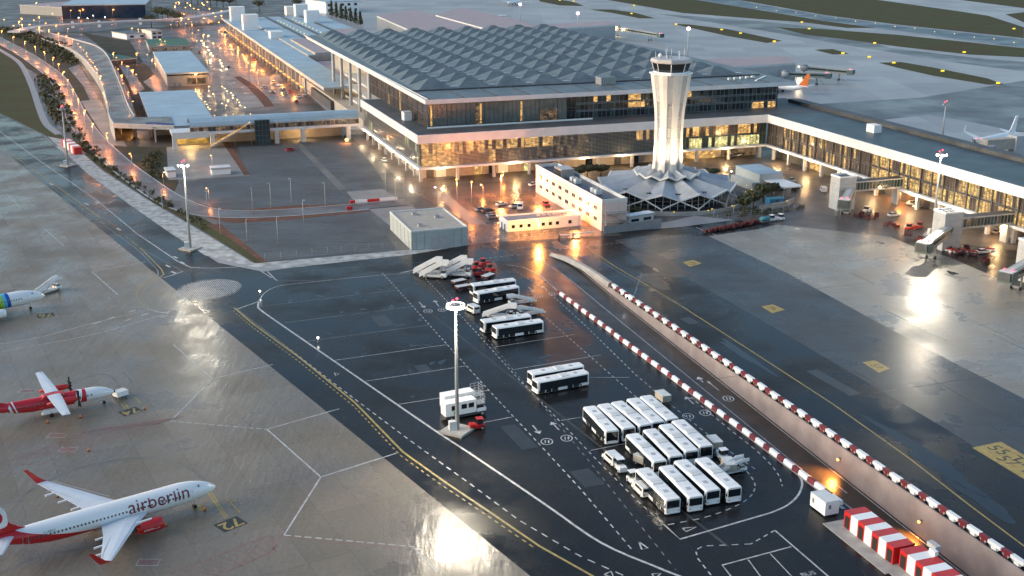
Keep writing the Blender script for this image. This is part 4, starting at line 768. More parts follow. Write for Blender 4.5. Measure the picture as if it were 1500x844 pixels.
# ------------------------------------------------------------------ floodlight masts
def mast(q, h, label, lit=True, head='crown', power=0, beacon=True, spots=()):
    p = at(*q); t = thing('floodlight_mast', label, 'light mast', p, 0)
    b = MB(); b.box((0, 0, .25), (5.2, 5.2, .5), 'conc', R(-30)); b.build('concrete_base', t)
    b = MB(); b.tube((0, 0, .5), (0, 0, h), .46, 'pole', .2, n=12); pl = b.build('pole', t)
    b = MB(); b.box((-.9, -.3, 1.4), (1.5, 1.1, 2.0), 'offwhite', .3); b.build('control_cabinet', t)
    b = MB(); b.tube((0, 0, h-.5), (0, 0, h-.2), 1.0, 'grey', n=12); b.tube((0, 0, h-.2), (0, 0, h+.15), .4, 'grey', n=8); hd = b.build('head_frame', t)
    n = 10 if head == 'crown' else 3
    for i in range(n):
        a_ = i*2*math.pi/n if n > 4 else R(-150+i*60); x, y = 1.25*math.cos(a_), 1.25*math.sin(a_)
        b = MB(); b.bar((x*.6, y*.6, h-.3), (x, y, h-.35), .12, .12, 'grey'); b.box((x*1.1, y*1.1, h-.42), (.75, .55, .3), 'grey', a_+math.pi/2)
        b.box((x*1.34, y*1.34, h-.5), (.85, .16, .62), 'bulb_w' if lit else 'lgrey', a_+math.pi/2); b.build('floodlight', t)
    if beacon:
        b = MB(); b.tube((.3, 0, h), (.3, 0, h+.9), .06, 'grey', n=5); b.ball((.3, 0, h+1.0), .26, 'bulb_r'); b.build('beacon', t); b = MB(); b.tube((-.5, .3, h), (-.5, .3, h+.4), .06, 'grey', n=5); b.ball((-.5, .3, h+.5), .24, 'bulb_r'); b.build('beacon', t)
    for (sq, pw) in spots: lamp(p+Vector((0, 0, h-.9)), (1, .87, .66), pw, 1.1, parent=t, spot=R(95), aim=at(*sq))
    if power: lamp(p+Vector((0, 0, h-1.0)), (1, .88, .68), power, 1.0, parent=t)
    return t
mast((670, 632), 27, 'tall lit floodlight mast standing beside the white lift trucks in the bus park', power=MAST1, spots=[((690, 790), MAST1*4.5)])
mast((279, 365), 27, 'lit floodlight mast on the white gravel edge of the left apron road', power=MAST1*.5, head='pair', spots=[((285, 490), MAST1*1.6)])
mast((100, 243), 24, 'unlit floodlight mast beside small striped blocks on the far left', lit=False, head='pair', beacon=True)
mast((1366, 345), 27, 'lit floodlight mast rising in front of the amber windowed pier', power=MAST1*.6, head='pair', spots=[((1335, 450), MAST1*3), ((1250, 420), MAST1*3)])
mast((1380, 205), 17, 'thin unlit floodlight mast on the apron behind the pier roof', lit=False, head='pair')
for k, (q, h) in enumerate([((762, 38), 19), ((846, 50), 17), ((1007, 82), 19)]):
    p = at(*q); t = thing('apron_light', ['pinkish apron light far behind the pyramid roof, left of three', 'pinkish apron light by the far pink roofed pier', 'bright apron light above the control tower'][k], 'apron light', p, 0, 'distant apron lights')
    b = MB(); b.tube((0, 0, 0), (0, 0, h), .4, 'pole', .25, n=6); b.build('pole', t); b = MB(); b.ball((0, 0, h+.8), 1.5, M['bulb_pink'], n=8); b.build('lamp_head', t)
# ------------------------------------------------------------------ street lamps
def street_lamp_mesh(h, bulb, r=.5, nm='street_lamp'):
    b = MB(); b.tube((0, 0, 0), (0, 0, h), .11, 'pole', .07, n=5); b.bar((0, 0, h), (.9, 0, h+.1), .1, .1, 'pole'); b.ball((.7, 0, h-.1), r, bulb, n=6, sz=.7); return b.build(nm)
used_lamp = {}
def lamps(pts, h, kind, label, group, power=0, every=1, ox=0, oy=0, sc=1, col=(1, .3, .07), r=.5, nm='street_lamp'):
    for i, (X, Y) in enumerate(pts):
        q = at(ox+X*sc, oy+Y*sc, h); key = (h, kind, r)
        if key not in used_lamp: o = used_lamp[key] = street_lamp_mesh(h, kind, r, nm)
        else: o = used_lamp[key].copy(); COL.objects.link(o)
        o.location = (q.x, q.y, 0); o.rotation_euler = (0, 0, rr.random()*6.28); tag(o, label, 'street lamp', group)
        if power and i % every == 0: lamp((q.x, q.y, h-.9), col, power, .4)
S1 = 200/1500
LP = LAMP
lamps([(395, 30), (530, 60), (680, 90), (770, 115), (880, 115), (570, 150), (425, 190), (370, 220), (230, 200), (50, 215), (205, 235), (320, 270), (240, 270), (155, 283), (430, 300), (510, 255), (612, 280)], 9, 'bulb_o', 'orange street lamp near the junction in front of the dark blue block', 'street lamps at the far left junction', LP*2, 2, sc=S1, r=.75)
lamps([(15, 340), (140, 405), (268, 455), (385, 512), (490, 568), (577, 632), (642, 706), (690, 790)], 9, 'bulb_o', 'orange street lamp along the shrub bank above the left access road', 'street lamps along the shrub bank', LP*1.5, 1, sc=S1, r=.6)
lamps([(535, 325), (640, 365), (725, 395), (740, 315)], 9, 'bulb_o', 'orange street lamp at the top of the curved ramp', 'street lamps at the ramp top', LP*1.3, 1, sc=S1, r=.55)
lamps([(795, 435), (850, 480), (885, 515), (918, 550), (945, 580), (972, 617), (1000, 650), (1030, 690), (1055, 730), (1070, 768), (1098, 832)], 11, 'bulb_o', 'small orange lamp in the close row along the curved ramp', 'lamps along the curved ramp', LP*.7, 2, sc=S1, r=.42)
lamps([(1240, 578), (1282, 630), (1338, 680), (1398, 730), (1455, 770), (1290, 760), (1330, 825), (1440, 315), (1235, 105), (1490, 585)], 9, 'bulb_o', 'orange street lamp beside the ramp near the green strip', 'street lamps right of the ramp', LP*1.2, 2, sc=S1, r=.5)
lamps([(1030, 170), (1145, 190), (968, 200), (855, 195)], 9, 'bulb_w', 'white street lamp in front of the dark blue glass block', 'white lamps by the blue block', 0, sc=S1, r=.5)
S3 = 220/1092
lamps([(488, 133), (528, 205), (567, 275), (610, 355), (668, 455)], 9, 'bulb_o', 'orange street lamp along the left access road below the bank', 'street lamps along the left access road', LP*1.6, 1, oy=90, sc=S3, r=.5)
lamps([(770, 520), (780, 555), (952, 668)], 6, 'bulb_o', 'low orange lamp under the edge of the curved ramp', 'low lamps below the ramp', LP*.6, 1, oy=90, sc=S3, r=.42)
lamps([(725, 108), (740, 165), (757, 230), (777, 297)], 13, 'bulb_o', 'orange lamp on the parapet of the curved ramp deck', 'lamps on the ramp deck', LP*.7, 2, oy=90, sc=S3, r=.42)
lamps([(885, 100), (905, 160), (930, 225), (957, 290)], 11, 'bulb_o', 'orange lamp right of the painted ramp deck', 'lamps right of the ramp deck', LP*.7, 2, oy=90, sc=S3, r=.42)
S2 = 220/1497
lamps([(220, 90), (85, 280), (150, 290), (480, 245), (135, 530), (245, 545), (285, 590), (42, 660), (97, 700), (140, 742), (325, 635), (275, 780), (380, 395), (420, 410)], 8, 'bulb_o', 'orange street lamp among the low service buildings left of the forecourt', 'street lamps by the service buildings', LP*1.2, 2, ox=180, sc=S2, r=.5)
lamps([(585, 178), (655, 190), (615, 140), (515, 60), (525, 30), (640, 30), (675, 50), (710, 85), (760, 95), (860, 85), (905, 130), (985, 110), (985, 155), (915, 165), (965, 222), (795, 30), (815, 50), (630, 75), (560, 20), (845, 20)], 10, 'bulb_o', 'distant orange street lamp beyond the overpass', 'distant street lamps beyond the overpass', LP*3, 3, ox=180, sc=S2, r=.8)
lamps([(955, 305), (1015, 300), (1015, 345), (750, 300), (800, 345), (735, 405), (1145, 470), (1135, 520), (1205, 545), (1245, 625), (1320, 615), (1270, 700), (1340, 700), (965, 480), (905, 430), (620, 235), (690, 240), (700, 330), (840, 600), (1280, 545)], 9, 'bulb_o', 'orange street lamp over the wide forecourt road', 'street lamps over the forecourt road', LP*1.3, 2, ox=180, sc=S2, r=.55)
lamps([(845, 355), (790, 405), (800, 430), (815, 450), (830, 470), (850, 500), (868, 530), (885, 555), (965, 600), (980, 630), (1000, 660), (1020, 690)], 4, 'bulb_c', 'bright pale lamp in the glowing row down the middle of the forecourt', 'bright lamps in the forecourt middle', LP*.5, 3, ox=180, sc=S2, col=(1, .75, .42), r=.8)
S4 = 220/1485
lamps([(712, 275), (728, 295), (745, 320), (785, 365), (803, 395), (822, 425), (848, 450), (865, 470)], 4, 'bulb_c', 'warm garden lamp in the row beside the pale blue canopy roof', 'garden lamps beside the canopy', LP*.25, 2, ox=180, oy=90, sc=S4, col=(1, .65, .3), r=.42, nm='garden_lamp')
lamps([(990, 245), (1010, 265), (1035, 290), (1057, 310), (1080, 335), (1100, 360), (1120, 378), (1145, 405), (1172, 432), (1195, 455)], 4, 'bulb_c', 'warm garden lamp in the row along the pale forecourt paving', 'garden lamps along the paving', LP*.25, 2, ox=180, oy=90, sc=S4, col=(1, .65, .3), r=.42, nm='garden_lamp')
lamps([(845, 245), (860, 290), (905, 320), (990, 412), (1010, 435)], 4, 'bulb_c', 'warm garden lamp among the beds between the lamp rows', 'garden lamps among the beds', LP*.25, 2, ox=180, oy=90, sc=S4, col=(1, .65, .3), r=.42, nm='garden_lamp')
lamps([(912, 530), (1090, 518), (1255, 515)], 14.5, 'bulb_o', 'small orange lamp above the roof of the glazed footbridge', 'lamps above the footbridge', 0, ox=180, oy=90, sc=S4, r=.3)
S7 = 320/1500
lamps([(605, 297), (705, 312)], 8, 'bulb_o', 'orange street lamp between the car park and the terminal front', 'street lamps before the terminal front', LP*1.6, 1, ox=540, oy=200, sc=S7, r=.4)
lamps([(908, 267)], 8, 'bulb_o', 'bright orange lamp above the far edge of the car park', None, LP*7, 1, ox=540, oy=200, sc=S7, r=.48)
lamps([(1168, 275)], 8, 'bulb_o', 'bright orange lamp at the corner of the pink office block', None, LP*7, 1, ox=540, oy=200, sc=S7, r=.48)
lamps([(1425, 433)], 8, 'bulb_o', 'bright orange lamp close to the long side of the pink office block', None, LP*9, 1, ox=540, oy=200, sc=S7, r=.5)
lamps([(1170, 575)], 6, 'bulb_c', 'brightest orange lamp behind the white annex in the car park', None, LP*10, 1, ox=540, oy=200, sc=S7, col=(1, .36, .07), r=.55)
lamps([(785, 330), (925, 240), (1025, 383)], 4, 'bulb_c', 'low warm lamp along the terminal front road', 'low lamps along the terminal front', LP*.7, 1, ox=540, oy=200, sc=S7, r=.35)
lamps([(463, 350)], 6, M['bulb_pink'], 'small violet white lamp at the car park entrance', None, 0, ox=540, oy=200, sc=S7, r=.45)
lamps([(240, 285), (180, 292), (115, 250)], 9, 'bulb_y', 'small pale lamp on a thin post beside the wet road', 'thin lamp posts by the wet road', 0, ox=540, oy=200, sc=S7, r=.16)
lamps([(405, 318), (443, 293), (368, 275), (395, 268), (425, 262), (320, 305), (475, 268)], 9, 'lgrey', 'unlit thin lamp post at the edge of the gravel lots', 'unlit posts at the gravel lots', 0, r=.2)
lamps([(360, 322), (236, 281), (302, 280)], 7, 'lgrey', 'unlit thin lamp post beside the left access road', 'unlit posts by the access road', 0, r=.2)
lamps([(305, 275), (310, 228), (238, 252), (192, 225)], 5, 'bulb_c', 'small lamp on the pale plot left of the gravel lot', 'small lamps on the pale plot', LP*.4, 1, r=.3)
lamps([(1074, 251)], 5, 'bulb_w', 'small white lamp by the blue-grey shed', None, 0, r=.3)
lamps([(1052, 255), (1096, 271), (1103, 277), (1156, 294), (1075, 301), (1046, 306)], 3, 'bulb_y', 'pale yellow garden lamp around the tower podium', 'garden lamps round the podium', 0, r=.24, nm='garden_lamp')
lamps([(1320, 278), (1232, 298), (1468, 330), (1310, 271)], 5, 'bulb_c', 'warm lamp over the service yard under the pier', 'lamps in the service yard', LP*1.3, 1, r=.4)
# yellow guidance lights on the airfield
tl0 = None
S5 = 400/1500; S6 = 340/1500
for X, Y, ox, sc in [(280, 122, 1100, S5), (320, 158, 1100, S5), (128, 228, 1100, S5), (505, 293, 1100, S5), (650, 313, 1100, S5), (680, 237, 1100, S5), (1172, 287, 1100, S5), (785, 345, 1100, S5), (1053, 390, 1100, S5), (1358, 457, 1100, S5), (1445, 158, 1100, S5), (392, 35, 840, S6), (375, 88, 840, S6), (663, 157, 840, S6), (958, 192, 840, S6), (1080, 215, 840, S6), (1300, 268, 840, S6), (1200, 10, 600, .2), (1100, 2, 600, .2)]:
    q = at(ox+X*sc, Y*sc, .9)
    if tl0 is None:
        b = MB(); b.bx(-1.1, 1.1, -.3, .3, .5, 1.5, 'bulb_y'); b.bx(-1.2, 1.2, .32, .5, .4, 1.6, 'dgrey'); b.bx(-1.8, -1.6, -.1, .1, 0, .5, 'grey'); b.bx(1.6, 1.8, -.1, .1, 0, .5, 'grey'); tl0 = o = b.build('taxiway_sign')
    else: o = tl0.copy(); COL.objects.link(o)
    o.location = (q.x, q.y, 0); tag(o, 'glowing yellow taxiway sign on the grass of the distant airfield', 'taxiway sign', 'taxiway signs')
for k in range(14):
    q = at(1108+k*29, 12+k*3.9+(k % 2)*1.2)
    if k == 0: b = MB(); b.tube((0, 0, 0), (0, 0, .8), .15, 'grey', n=5); b.ball((0, 0, 1.0), .26, 'bulb_c', n=6); rl0 = o = b.build('runway_light')
    else: o = rl0.copy(); COL.objects.link(o)
    o.location = q; tag(o, 'tiny white light at the edge of the dark blue runway', 'runway light', 'runway edge lights')
# ------------------------------------------------------------------ red and white barriers
def barrier(colr, kind):
    b = MB()
    if kind == 'tee':
        b.bx(-1.25, 1.25, -.4, .4, .55, 1.15, colr); b.bx(-.45, .45, -.45, .45, 0, .55, colr)
        b.add([(-.6, -.3, 0), (.6, -.3, 0), (.6, .3, 0), (-.6, .3, 0), (-1.1, -.38, .55), (1.1, -.38, .55), (1.1, .38, .55), (-1.1, .38, .55)], [(0, 1, 5, 4), (1, 2, 6, 5), (2, 3, 7, 6), (3, 0, 4, 7)], 'lgrey')
    else:
        b.add([(-1.2, -.45, 0), (1.2, -.45, 0), (1.2, .45, 0), (-1.2, .45, 0), (-1.2, -.42, .3), (1.2, -.42, .3), (1.2, .42, .3), (-1.2, .42, .3), (-1.2, -.26, .9), (1.2, -.26, .9), (1.2, .26, .9), (-1.2, .26, .9)],
              [(0, 1, 5, 4), (1, 2, 6, 5), (2, 3, 7, 6), (3, 0, 4, 7), (4, 5, 9, 8), (5, 6, 10, 9), (6, 7, 11, 10), (7, 4, 8, 11), (8, 9, 10, 11)], colr)
    return b.build('road_barrier')
bar0 = {}
def barrier_row(A, B, step, kind, labs, grp, off=Vector((0, 0, 0))):
    A, B = Vector(A)+off, Vector(B)+off; L = (B-A).length; d = (B-A).normalized(); n = int(L/step); rz = math.atan2(d.y, d.x)
    for i in range(n+1):
        red = i % 2 == 0; key = (red, kind)
        if key not in bar0: o = bar0[key] = barrier('dred' if red else 'white', kind)
        else: o = bar0[key].copy(); COL.objects.link(o)
        o.location = A+d*(i*step)+Vector((rr.uniform(-.06, .06), rr.uniform(-.06, .06), 0)); o.scale = (.78, 1, 1) if red else (1.2, 1, 1); o.rotation_euler = (0, 0, rz+(rr.random()-.5)*.06); tag(o, labs[0] if red else labs[1], 'barrier', grp[0] if red else grp[1])
nR = RN*.9
barrier_row(at(891, 420), at(1500, 839)+RD*20, 2.62, 'tee', ('red barrier block on top of the retaining wall of the sunken road', 'white T-shaped barrier block on top of the retaining wall'), ('red barriers on the retaining wall', 'white barriers on the retaining wall'), nR)
barrier_row(at(823, 430), at(1234, 736), 2.55, 'jersey', ('red barrier block along the bus park side of the sunken road', 'white barrier block along the bus park side of the sunken road'), ('red barriers along the bus park', 'white barriers along the bus park'), -RN*.8)
b = MB(); strip(b, px((818, 430), (1100, 643), (1236, 746)), .8, 'conc', .06); kb = b.build('barrier_kerb'); structure(kb)
# lamps on the retaining wall
for q in [(1229, 672), (1348, 763)]:
    w_ = None
    for k in range(200):
        z = 1-.05*k; c_ = at(*q, z)
        if (c_-RA).dot(RN) > -.3: w_ = c_; break
    w_ = w_ or at(*q)
    t = thing('wall_lamp', 'small orange lamp fixed on the retaining wall, '+('nearer the white cabin' if q[0] < 1300 else 'opposite the striped blocks'), 'wall lamp', w_, 0, 'lamps on the retaining wall')
    b = MB(); b.box((0, 0, .1), (.5, .5, .3), 'grey'); b.build('bracket', t); b = MB(); b.ball((-.25, -.1, -.15), .3, 'bulb_o', n=8); b.build('bulb', t)
    lamp(w_-RN*.6+Vector((0, 0, -.1)), (1, .34, .06), LAMP*8, .3, spot=R(125), aim=w_-RN*4.5+Vector((0, 0, -4.5)), blend=.9)
for q in [(917, 440), (381, 433), (466, 502)]:
    p = at(*q); t = thing('marker_light', {917: 'small white marker light beside the far end of the barrier row', 381: 'small marker light at the road crossing left of the bus park', 466: 'small marker light on the left edge line of the bus park'}[q[0]], 'marker light', p); b = MB(); b.tube((0, 0, 0), (0, 0, 1.1), .08, 'pole', n=5); b.build('post', t); b = MB(); b.ball((0, 0, 1.25), .25, 'bulb_w' if q[0] != 466 else 'bulb_w', n=6); b.build('lamp_head', t)
# ------------------------------------------------------------------ striped shelters
def striped(label, p0, rz, n, L=2.05, W=4.0, H=3.1, name='striped_shelter', loc=None):
    t = thing(name, label, 'shelter', loc if loc is not None else p0, rz)
    b = MB(); b.box((n*L/2, -.5, .05), (n*L+(4 if loc is None and name == 'striped_shelter' else 0), W+4.5, .1 if 'cut by' in label else .12), 'conc'); b.build('concrete_pad', t)
    for i in range(n):
        mm = 'red' if i % 2 == 0 else 'white'; b = MB(); b.bx(i*L, (i+1)*L-.01, -W/2, W/2, .13, H, mm); pn = b.build('striped_panel', t)
        if i % 2 == 0 and name == 'striped_shelter': b = MB(); b.bx(i*L+.35, (i+1)*L-.35, -W/2-.05, -W/2-.01, .2, 2.4, 'black'); b.build('doorway', pn)
    return t
sr = math.atan2(RD.y, RD.x)
p0 = at(1238, 771); p1 = at(1319, 829); SL = (p1-p0).dot(RD)/7.3; striped('long red and white striped shelter beside the sunken road, seven stripes', p0+RN*1.6, sr, 7, L=SL)
s2 = striped('red and white striped shelter cut by the bottom edge of the picture', p1+RN*1.6, sr, 7, L=SL)
b = MB(); b.box((1.5, 3.2, 3.5), (2.2, 1.0, .8), 'lgrey'); b.box((3.0, 2.0, 3.45), (1.4, .7, .7), 'white'); o = b.build('roof_unit', s2)
b = MB(); b.box((0, 0, 0), (3, 6, .1), 'conc')
t = thing('portable_cabin', 'white box cabin with small vents at the end of the barrier row', 'cabin', at(1207, 748), sr+R(2)); t.scale = (.84, .84, .84)
b = MB(); b.bx(-2.6, 2.6, -1.7, 1.7, .35, 3.3, 'white'); b.build('body', t); b = MB(); b.bx(-2.65, 2.65, -1.75, 1.75, 3.3, 3.4, 'offwhite'); b.build('roof', t)
for x in (1.2,): b = MB(); b.bx(2.62, 2.66, -.9, -.3, 1.7, 2.6, 'grey'); b.build('vent', t); b = MB(); b.bx(-1.9, -1.2, -1.74, -1.71, 1.4, 2.5, 'grey'); b.build('vent', t)
for x in (-2, 2): b = MB(); b.bx(x-.2, x+.2, -1.5, 1.5, 0, .35, 'dgrey'); b.build('skid', t)
t2_ = striped('small red and white striped blast blocks beside the unlit mast', at(96, 213), heading((92, 208), (116, 225)), 7, L=3.7, W=3.2, H=3.2, name='striped_block')
# ------------------------------------------------------------------ buses and apron vehicles
def wheel(parent, x, y, r=.48, w=.3):
    b = MB(); b.tube((x, y-w/2, r), (x, y+w/2, r), r, 'black', n=14); o = b.build('wheel', parent); b = MB(); b.tube((x, y-w/2-.02, r), (x, y+w/2+.02, r), r*.55, 'lgrey', n=10); b.build('rim', o); return o
def make_bus(front='white'):
    L, W, H = 12.8, 2.95, 3.05
    t = thing('apron_bus', 'x', 'bus')
    def sect(x, ins=0.0, h=H):
        w = W/2-ins; return [(x, -w, .32), (x, -w, h-.28), (x, -w+.12, h-.08), (x, -w+.35, h), (x, w-.35, h), (x, w-.12, h-.08), (x, w, h-.28), (x, w, .32)]
    b = MB(); b.loft([sect(-L/2, .18), sect(-L/2+.12, .04), sect(-L/2+.4), sect(L/2-.4), sect(L/2-.1, .04), sect(L/2, .18)], 'white' if front == 'white' else 'white', smooth=False); body = b.build('body', t)
    for s in (-1, 1):
        b = MB(); y0 = s*(W/2+.004); y1 = s*(W/2+.03)
        b.bx(-L/2+.45, L/2-.55, min(y0, y1), max(y0, y1), 1.0, 2.74, 'glass')
        for x0 in (-3.9, 1.4, 4.6): b.bx(x0, x0+1.5, min(y0, y1), max(y0, y1)+(0), .36, 1.0, 'black')
        b.build('side_glass', t)
        for x0 in (-2.2, 3.1): b = MB(); b.bx(x0, x0+1.25, s*(W/2+.02) if s > 0 else s*(W/2+.06), s*(W/2+.06) if s > 0 else s*(W/2+.02), .36, 2.6, 'glass'); b.build('door', t)
    for x, fr in ((L/2, True), (-L/2, False)):
        sg = 1 if fr else -1; b = MB(); b.bx(min(x-.02*sg, x+.03*sg), max(x-.02*sg, x+.03*sg), -W/2+.28, W/2-.28, 1.35 if (front == 'white' or not fr) else .9, 2.72, 'glass'); b.build('windscreen', t)
        for s in (-1, 1): b = MB(); b.box((x+.03*sg, s*1.05, .75), (.06, .35, .2), 'lgrey' if fr else 'red'); b.build('headlight' if fr else 'tail_light', t)
    b = MB(); b.box((L/2+.05, 0, .45), (.14, W-.5, .25), 'white'); b.box((-L/2-.05, 0, .45), (.14, W-.5, .25), 'white'); b.build('bumper', t)
    for x in (-.6,): b = MB(); b.bx(x-.9, x+.9, -1.0, 1.0, H+.01, H+.14, 'offwhite'); b.bx(x-.02, x+.02, -1.0, 1.0, H+.14, H+.15, 'grey'); b.build('air_conditioner', t)
    for x in (-3.6, 3.2): b = MB(); b.bx(x-.45, x+.45, -.45, .45, H+.01, H+.06, 'lgrey'); b.build('roof_hatch', t)
    b = MB(); [b.bx(x-.02, x+.02, -1.1, 1.1, H+.003, H+.012, 'lgrey') for x in (-5, -2, .9, 1.6, 5)]; b.build('roof_seams', t)
    for x in (-4.0, 3.9):
        for s in (-1, 1): wheel(t, x, s*(W/2-.14))
    for s in (-1, 1): b = MB(); b.bar((L/2-.1, s*W/2, 2.3), (L/2+.25, s*(W/2+.25), 2.2), .06, .06, 'black'); b.box((L/2+.28, s*(W/2+.25), 1.95), (.1, .2, .45), 'black'); b.build('mirror', t)
    return t
busA = make_bus('white'); busA['label'] = 'bus'
busB = make_bus('black'); busB.name = 'apron_bus'
def put_bus(proto, f, bk, label, group, nose_front=True):
    a, c = at(*f, 3.0), at(*bk, 3.0); m_ = (a+c)/2; d = (a-c); rz = math.atan2(d.y, d.x)+rr.uniform(-.02, .02); d.normalize(); m_ = a-d*(6.35+rr.uniform(-.25, .25))
    stamp(proto, (m_.x, m_.y, 0), rz, label, group)
ordn = ['leftmost', 'second from the left', 'third from the left', 'fourth from the left', 'rightmost']
g = 'buses parked in three close rows'
for i, (f, bk) in enumerate([((986.7, 732), (943.2, 687.8)), ((1019.5, 726.7), (973, 681)), ((1045.3, 717.7), (996, 673.5)), ((1075.5, 714.2), (1027.2, 670.2))]):
    put_bus(busA, f, bk, ['leftmost white bus in the front row, beside the small tractors', 'white bus second from the left in the front row of four', 'white bus third from the left in the front row of four', 'white bus at the right end of the front row of four'][i], g)
for i, (f, bk) in enumerate([((966.7, 675.5), (926.7, 635.5)), ((991.5, 668.3), (950.7, 628.3)), ((1014.7, 660.3), (972, 620)), ((1034.7, 652.3), (992, 615))]):
    put_bus(busB if i in (0, 3) else busA, f, bk, ['black fronted bus at the left end of the middle row, by the beige trailer', 'white bus second from the left in the middle row of four', 'white bus third from the left in the middle row of four', 'black fronted bus at the right end of the middle row'][i], g)
for i, (f, bk) in enumerate([((897, 631), (860.9, 592.8)), ((921.2, 626.5), (882.4, 590)), ((945.5, 622.7), (904.9, 588.5)), ((964.2, 617), (924.5, 582)), ((984.4, 613.4), (943.2, 576.5))]):
    put_bus(busB, f, bk, ['white bus with black sides at the left end of the back row of five', 'white bus second from the left in the back row of five', 'white bus in the middle of the back row of five', 'white bus fourth from the left in the back row of five', 'white bus at the right end of the back row of five'][i], g)
g2 = 'buses parked side by side in pairs'
put_bus(busA, (784.8, 557.3), (857.9, 543.2), 'nearer bus of the pair standing alone in the middle of the bus park', g2); put_bus(busA, (777.3, 545.3), (850.7, 533.3), 'farther white bus of the pair standing alone in the middle of the bus park', g2)
put_bus(busA, (723.5, 478.7), (792, 468.8), 'white bus with black doors in front of the dark bus and the stairs', g2); put_bus(busB, (705.9, 469.9), (773, 461), 'white roofed dark bus behind another, with boarding stairs above it', g2)
put_bus(busA, (695.6, 428.4), (755.8, 418.8), 'nearer white bus of the pair right of the lit mast head', g2); put_bus(busB, (690.4, 416.6), (750, 409), 'farther white bus of the pair beside the red tractors', g2)
# stair trucks
def make_stairs(sl=1.0):
    t = thing('stair_truck', 'x', 'boarding stairs')
    b = MB(); b.bx(-3.6, 3.4, -1.05, 1.05, .45, .95, 'offwhite'); b.build('chassis', t)
    b = MB(); b.bx(2.2, 3.9, -1.0, 1.0, .5, 1.5, 'white'); b.box((2.9, 0, 1.85), (1.2, 1.8, .75), 'glass', taper=.85, top='white'); b.build('cab', t)
    b = MB(); n = 16
    for i in range(n): b.box((-4.6+i*.43, 0, .55+i*.2), (.45, 1.4, .1), 'lgrey')
    b.build('steps', t)
    for s in (-1, 1):
        b = MB(); b.add([(-4.9, s*.78, .2), (2.3, s*.78, 3.5), (2.3, s*.78, 4.7), (-4.9, s*.78, 1.4), (-4.9, s*.86, .2), (2.3, s*.86, 3.5), (2.3, s*.86, 4.7), (-4.9, s*.86, 1.4)], [(0, 1, 2, 3), (7, 6, 5, 4), (0, 4, 5, 1), (3, 2, 6, 7), (1, 5, 6, 2), (0, 3, 7, 4)], 'white'); b.build('side_panel', t)
    b = MB(); b.bx(2.2, 4.4, -.95, .95, 3.45, 3.6, 'lgrey'); [b.bx(2.2, 4.4, s*.9-.04, s*.9+.04, 3.6, 4.75, 'white') for s in (-1, 1)]; b.build('platform', t)
    b = MB(); [b.bar((x, s*.8, .9), (x+1.2, s*.8, 3.2), .12, .12, 'lgrey') for x in (-1.2, 1.2) for s in (-1, 1)]; b.build('lift_frame', t)
    for x in (-2.6, 2.6):
        for s in (-1, 1): wheel(t, x, s*.95, .42, .26)
    return t
st0 = make_stairs()
def put(proto, p, q, label, group=None, sc=None):
    a = at(*p); o = stamp(proto, (a.x, a.y, 0), heading(p, q), label, group)
    if sc: o.scale = sc
gs = 'boarding stairs on wheels'
for p, q, lab in [((628, 402), (647, 403), 'boarding stairs at the far left end of the bus park, behind its twin'), ((637, 407), (656, 408), 'boarding stairs at the far left end of the bus park, nearest to the mast'), ((664, 400), (683, 401), 'boarding stairs of the right hand pair next to red tractors, farther one'), ((673, 405), (692, 406), 'boarding stairs of the right hand pair above the dark red trailer'),
                  ((733, 465), (757, 466), 'long boarding stairs rising behind the two upper buses'), ((763, 444), (748, 445.5), 'white boarding stairs right of the upper bus pair, facing left'), ((776, 461), (756, 463.5), 'white boarding stairs with a slope falling right, behind the black doored bus'),
                  ((1068, 692), (1086, 688), 'white boarding stairs at the right of the front bus row'), ((71, 428), (88, 423), 'white boarding stairs docked at the nose of the green and blue striped airliner')]:
    put(st0, p, q, lab, gs, (.85, 1, .55) if p[0] in (763, 776, 1068) else ((.9, 1, 1.12) if p[0] in (628, 637, 664, 673) else (.95, 1, .8)))
# lift trucks
def make_lift(L=7.5, H=3.9):
    t = thing('lift_truck', 'x', 'lift truck')
    b = MB(); b.bx(-L/2, L/2+1.8, -1.15, 1.15, .5, .95, 'dgrey'); b.build('chassis', t)
    b = MB(); b.bx(-L/2, L/2-.6, -1.25, 1.25, 1.1, H, 'white'); bd = b.build('body', t)
    for s in (-1, 1):
        for x in (-2.4, -.2, 1.4): b = MB(); y = s*1.27; b.bx(x, x+1.2, y-.02, y+.02, 2.3, 3.3, 'glass'); b.build('window', bd)
    b = MB(); b.bx(-1.9, -1.0, -1.29, -1.27, 1.3, 2.1, 'lime'); b.build('sign', bd)
    b = MB(); b.bx(L/2-.4, L/2+1.7, -1.1, 1.1, .6, 1.7, 'white'); b.box((L/2+.5, 0, 2.1), (1.5, 2.0, .8), 'glass', taper=.85, top='white'); b.build('cab', t)
    b = MB()
    for z in (2.8, 3.4, 4.0, 4.6): b.bx(L/2-.5, L/2+1.4, -1.2, -1.15, z, z+.05, 'lgrey'); b.bx(L/2-.5, L/2+1.4, 1.15, 1.2, z, z+.05, 'lgrey'); b.bx(L/2+1.35, L/2+1.4, -1.2, 1.2, z, z+.05, 'lgrey')
    for x in (L/2-.5, L/2+.4, L/2+1.38):
        for s in (-1.18, 1.18): b.bx(x-.03, x+.03, s-.03, s+.03, 2.6, 4.7, 'lgrey')
    b.bx(L/2-.5, L/2+1.4, -1.15, 1.15, 2.5, 2.62, 'lgrey'); b.build('platform_rail', t)
    for x in (-L/2+1.3, L/2+.8):
        for s in (-1, 1): wheel(t, x, s*1.05, .48, .3)
    return t
lt = make_lift(); put(lt, (674, 611), (700, 606), 'white lift truck with dark windows directly behind the mast foot', 'white lift trucks'); put(lt, (672, 599), (698, 594), 'taller white lift truck behind the other, with a green window sign', 'white lift trucks')
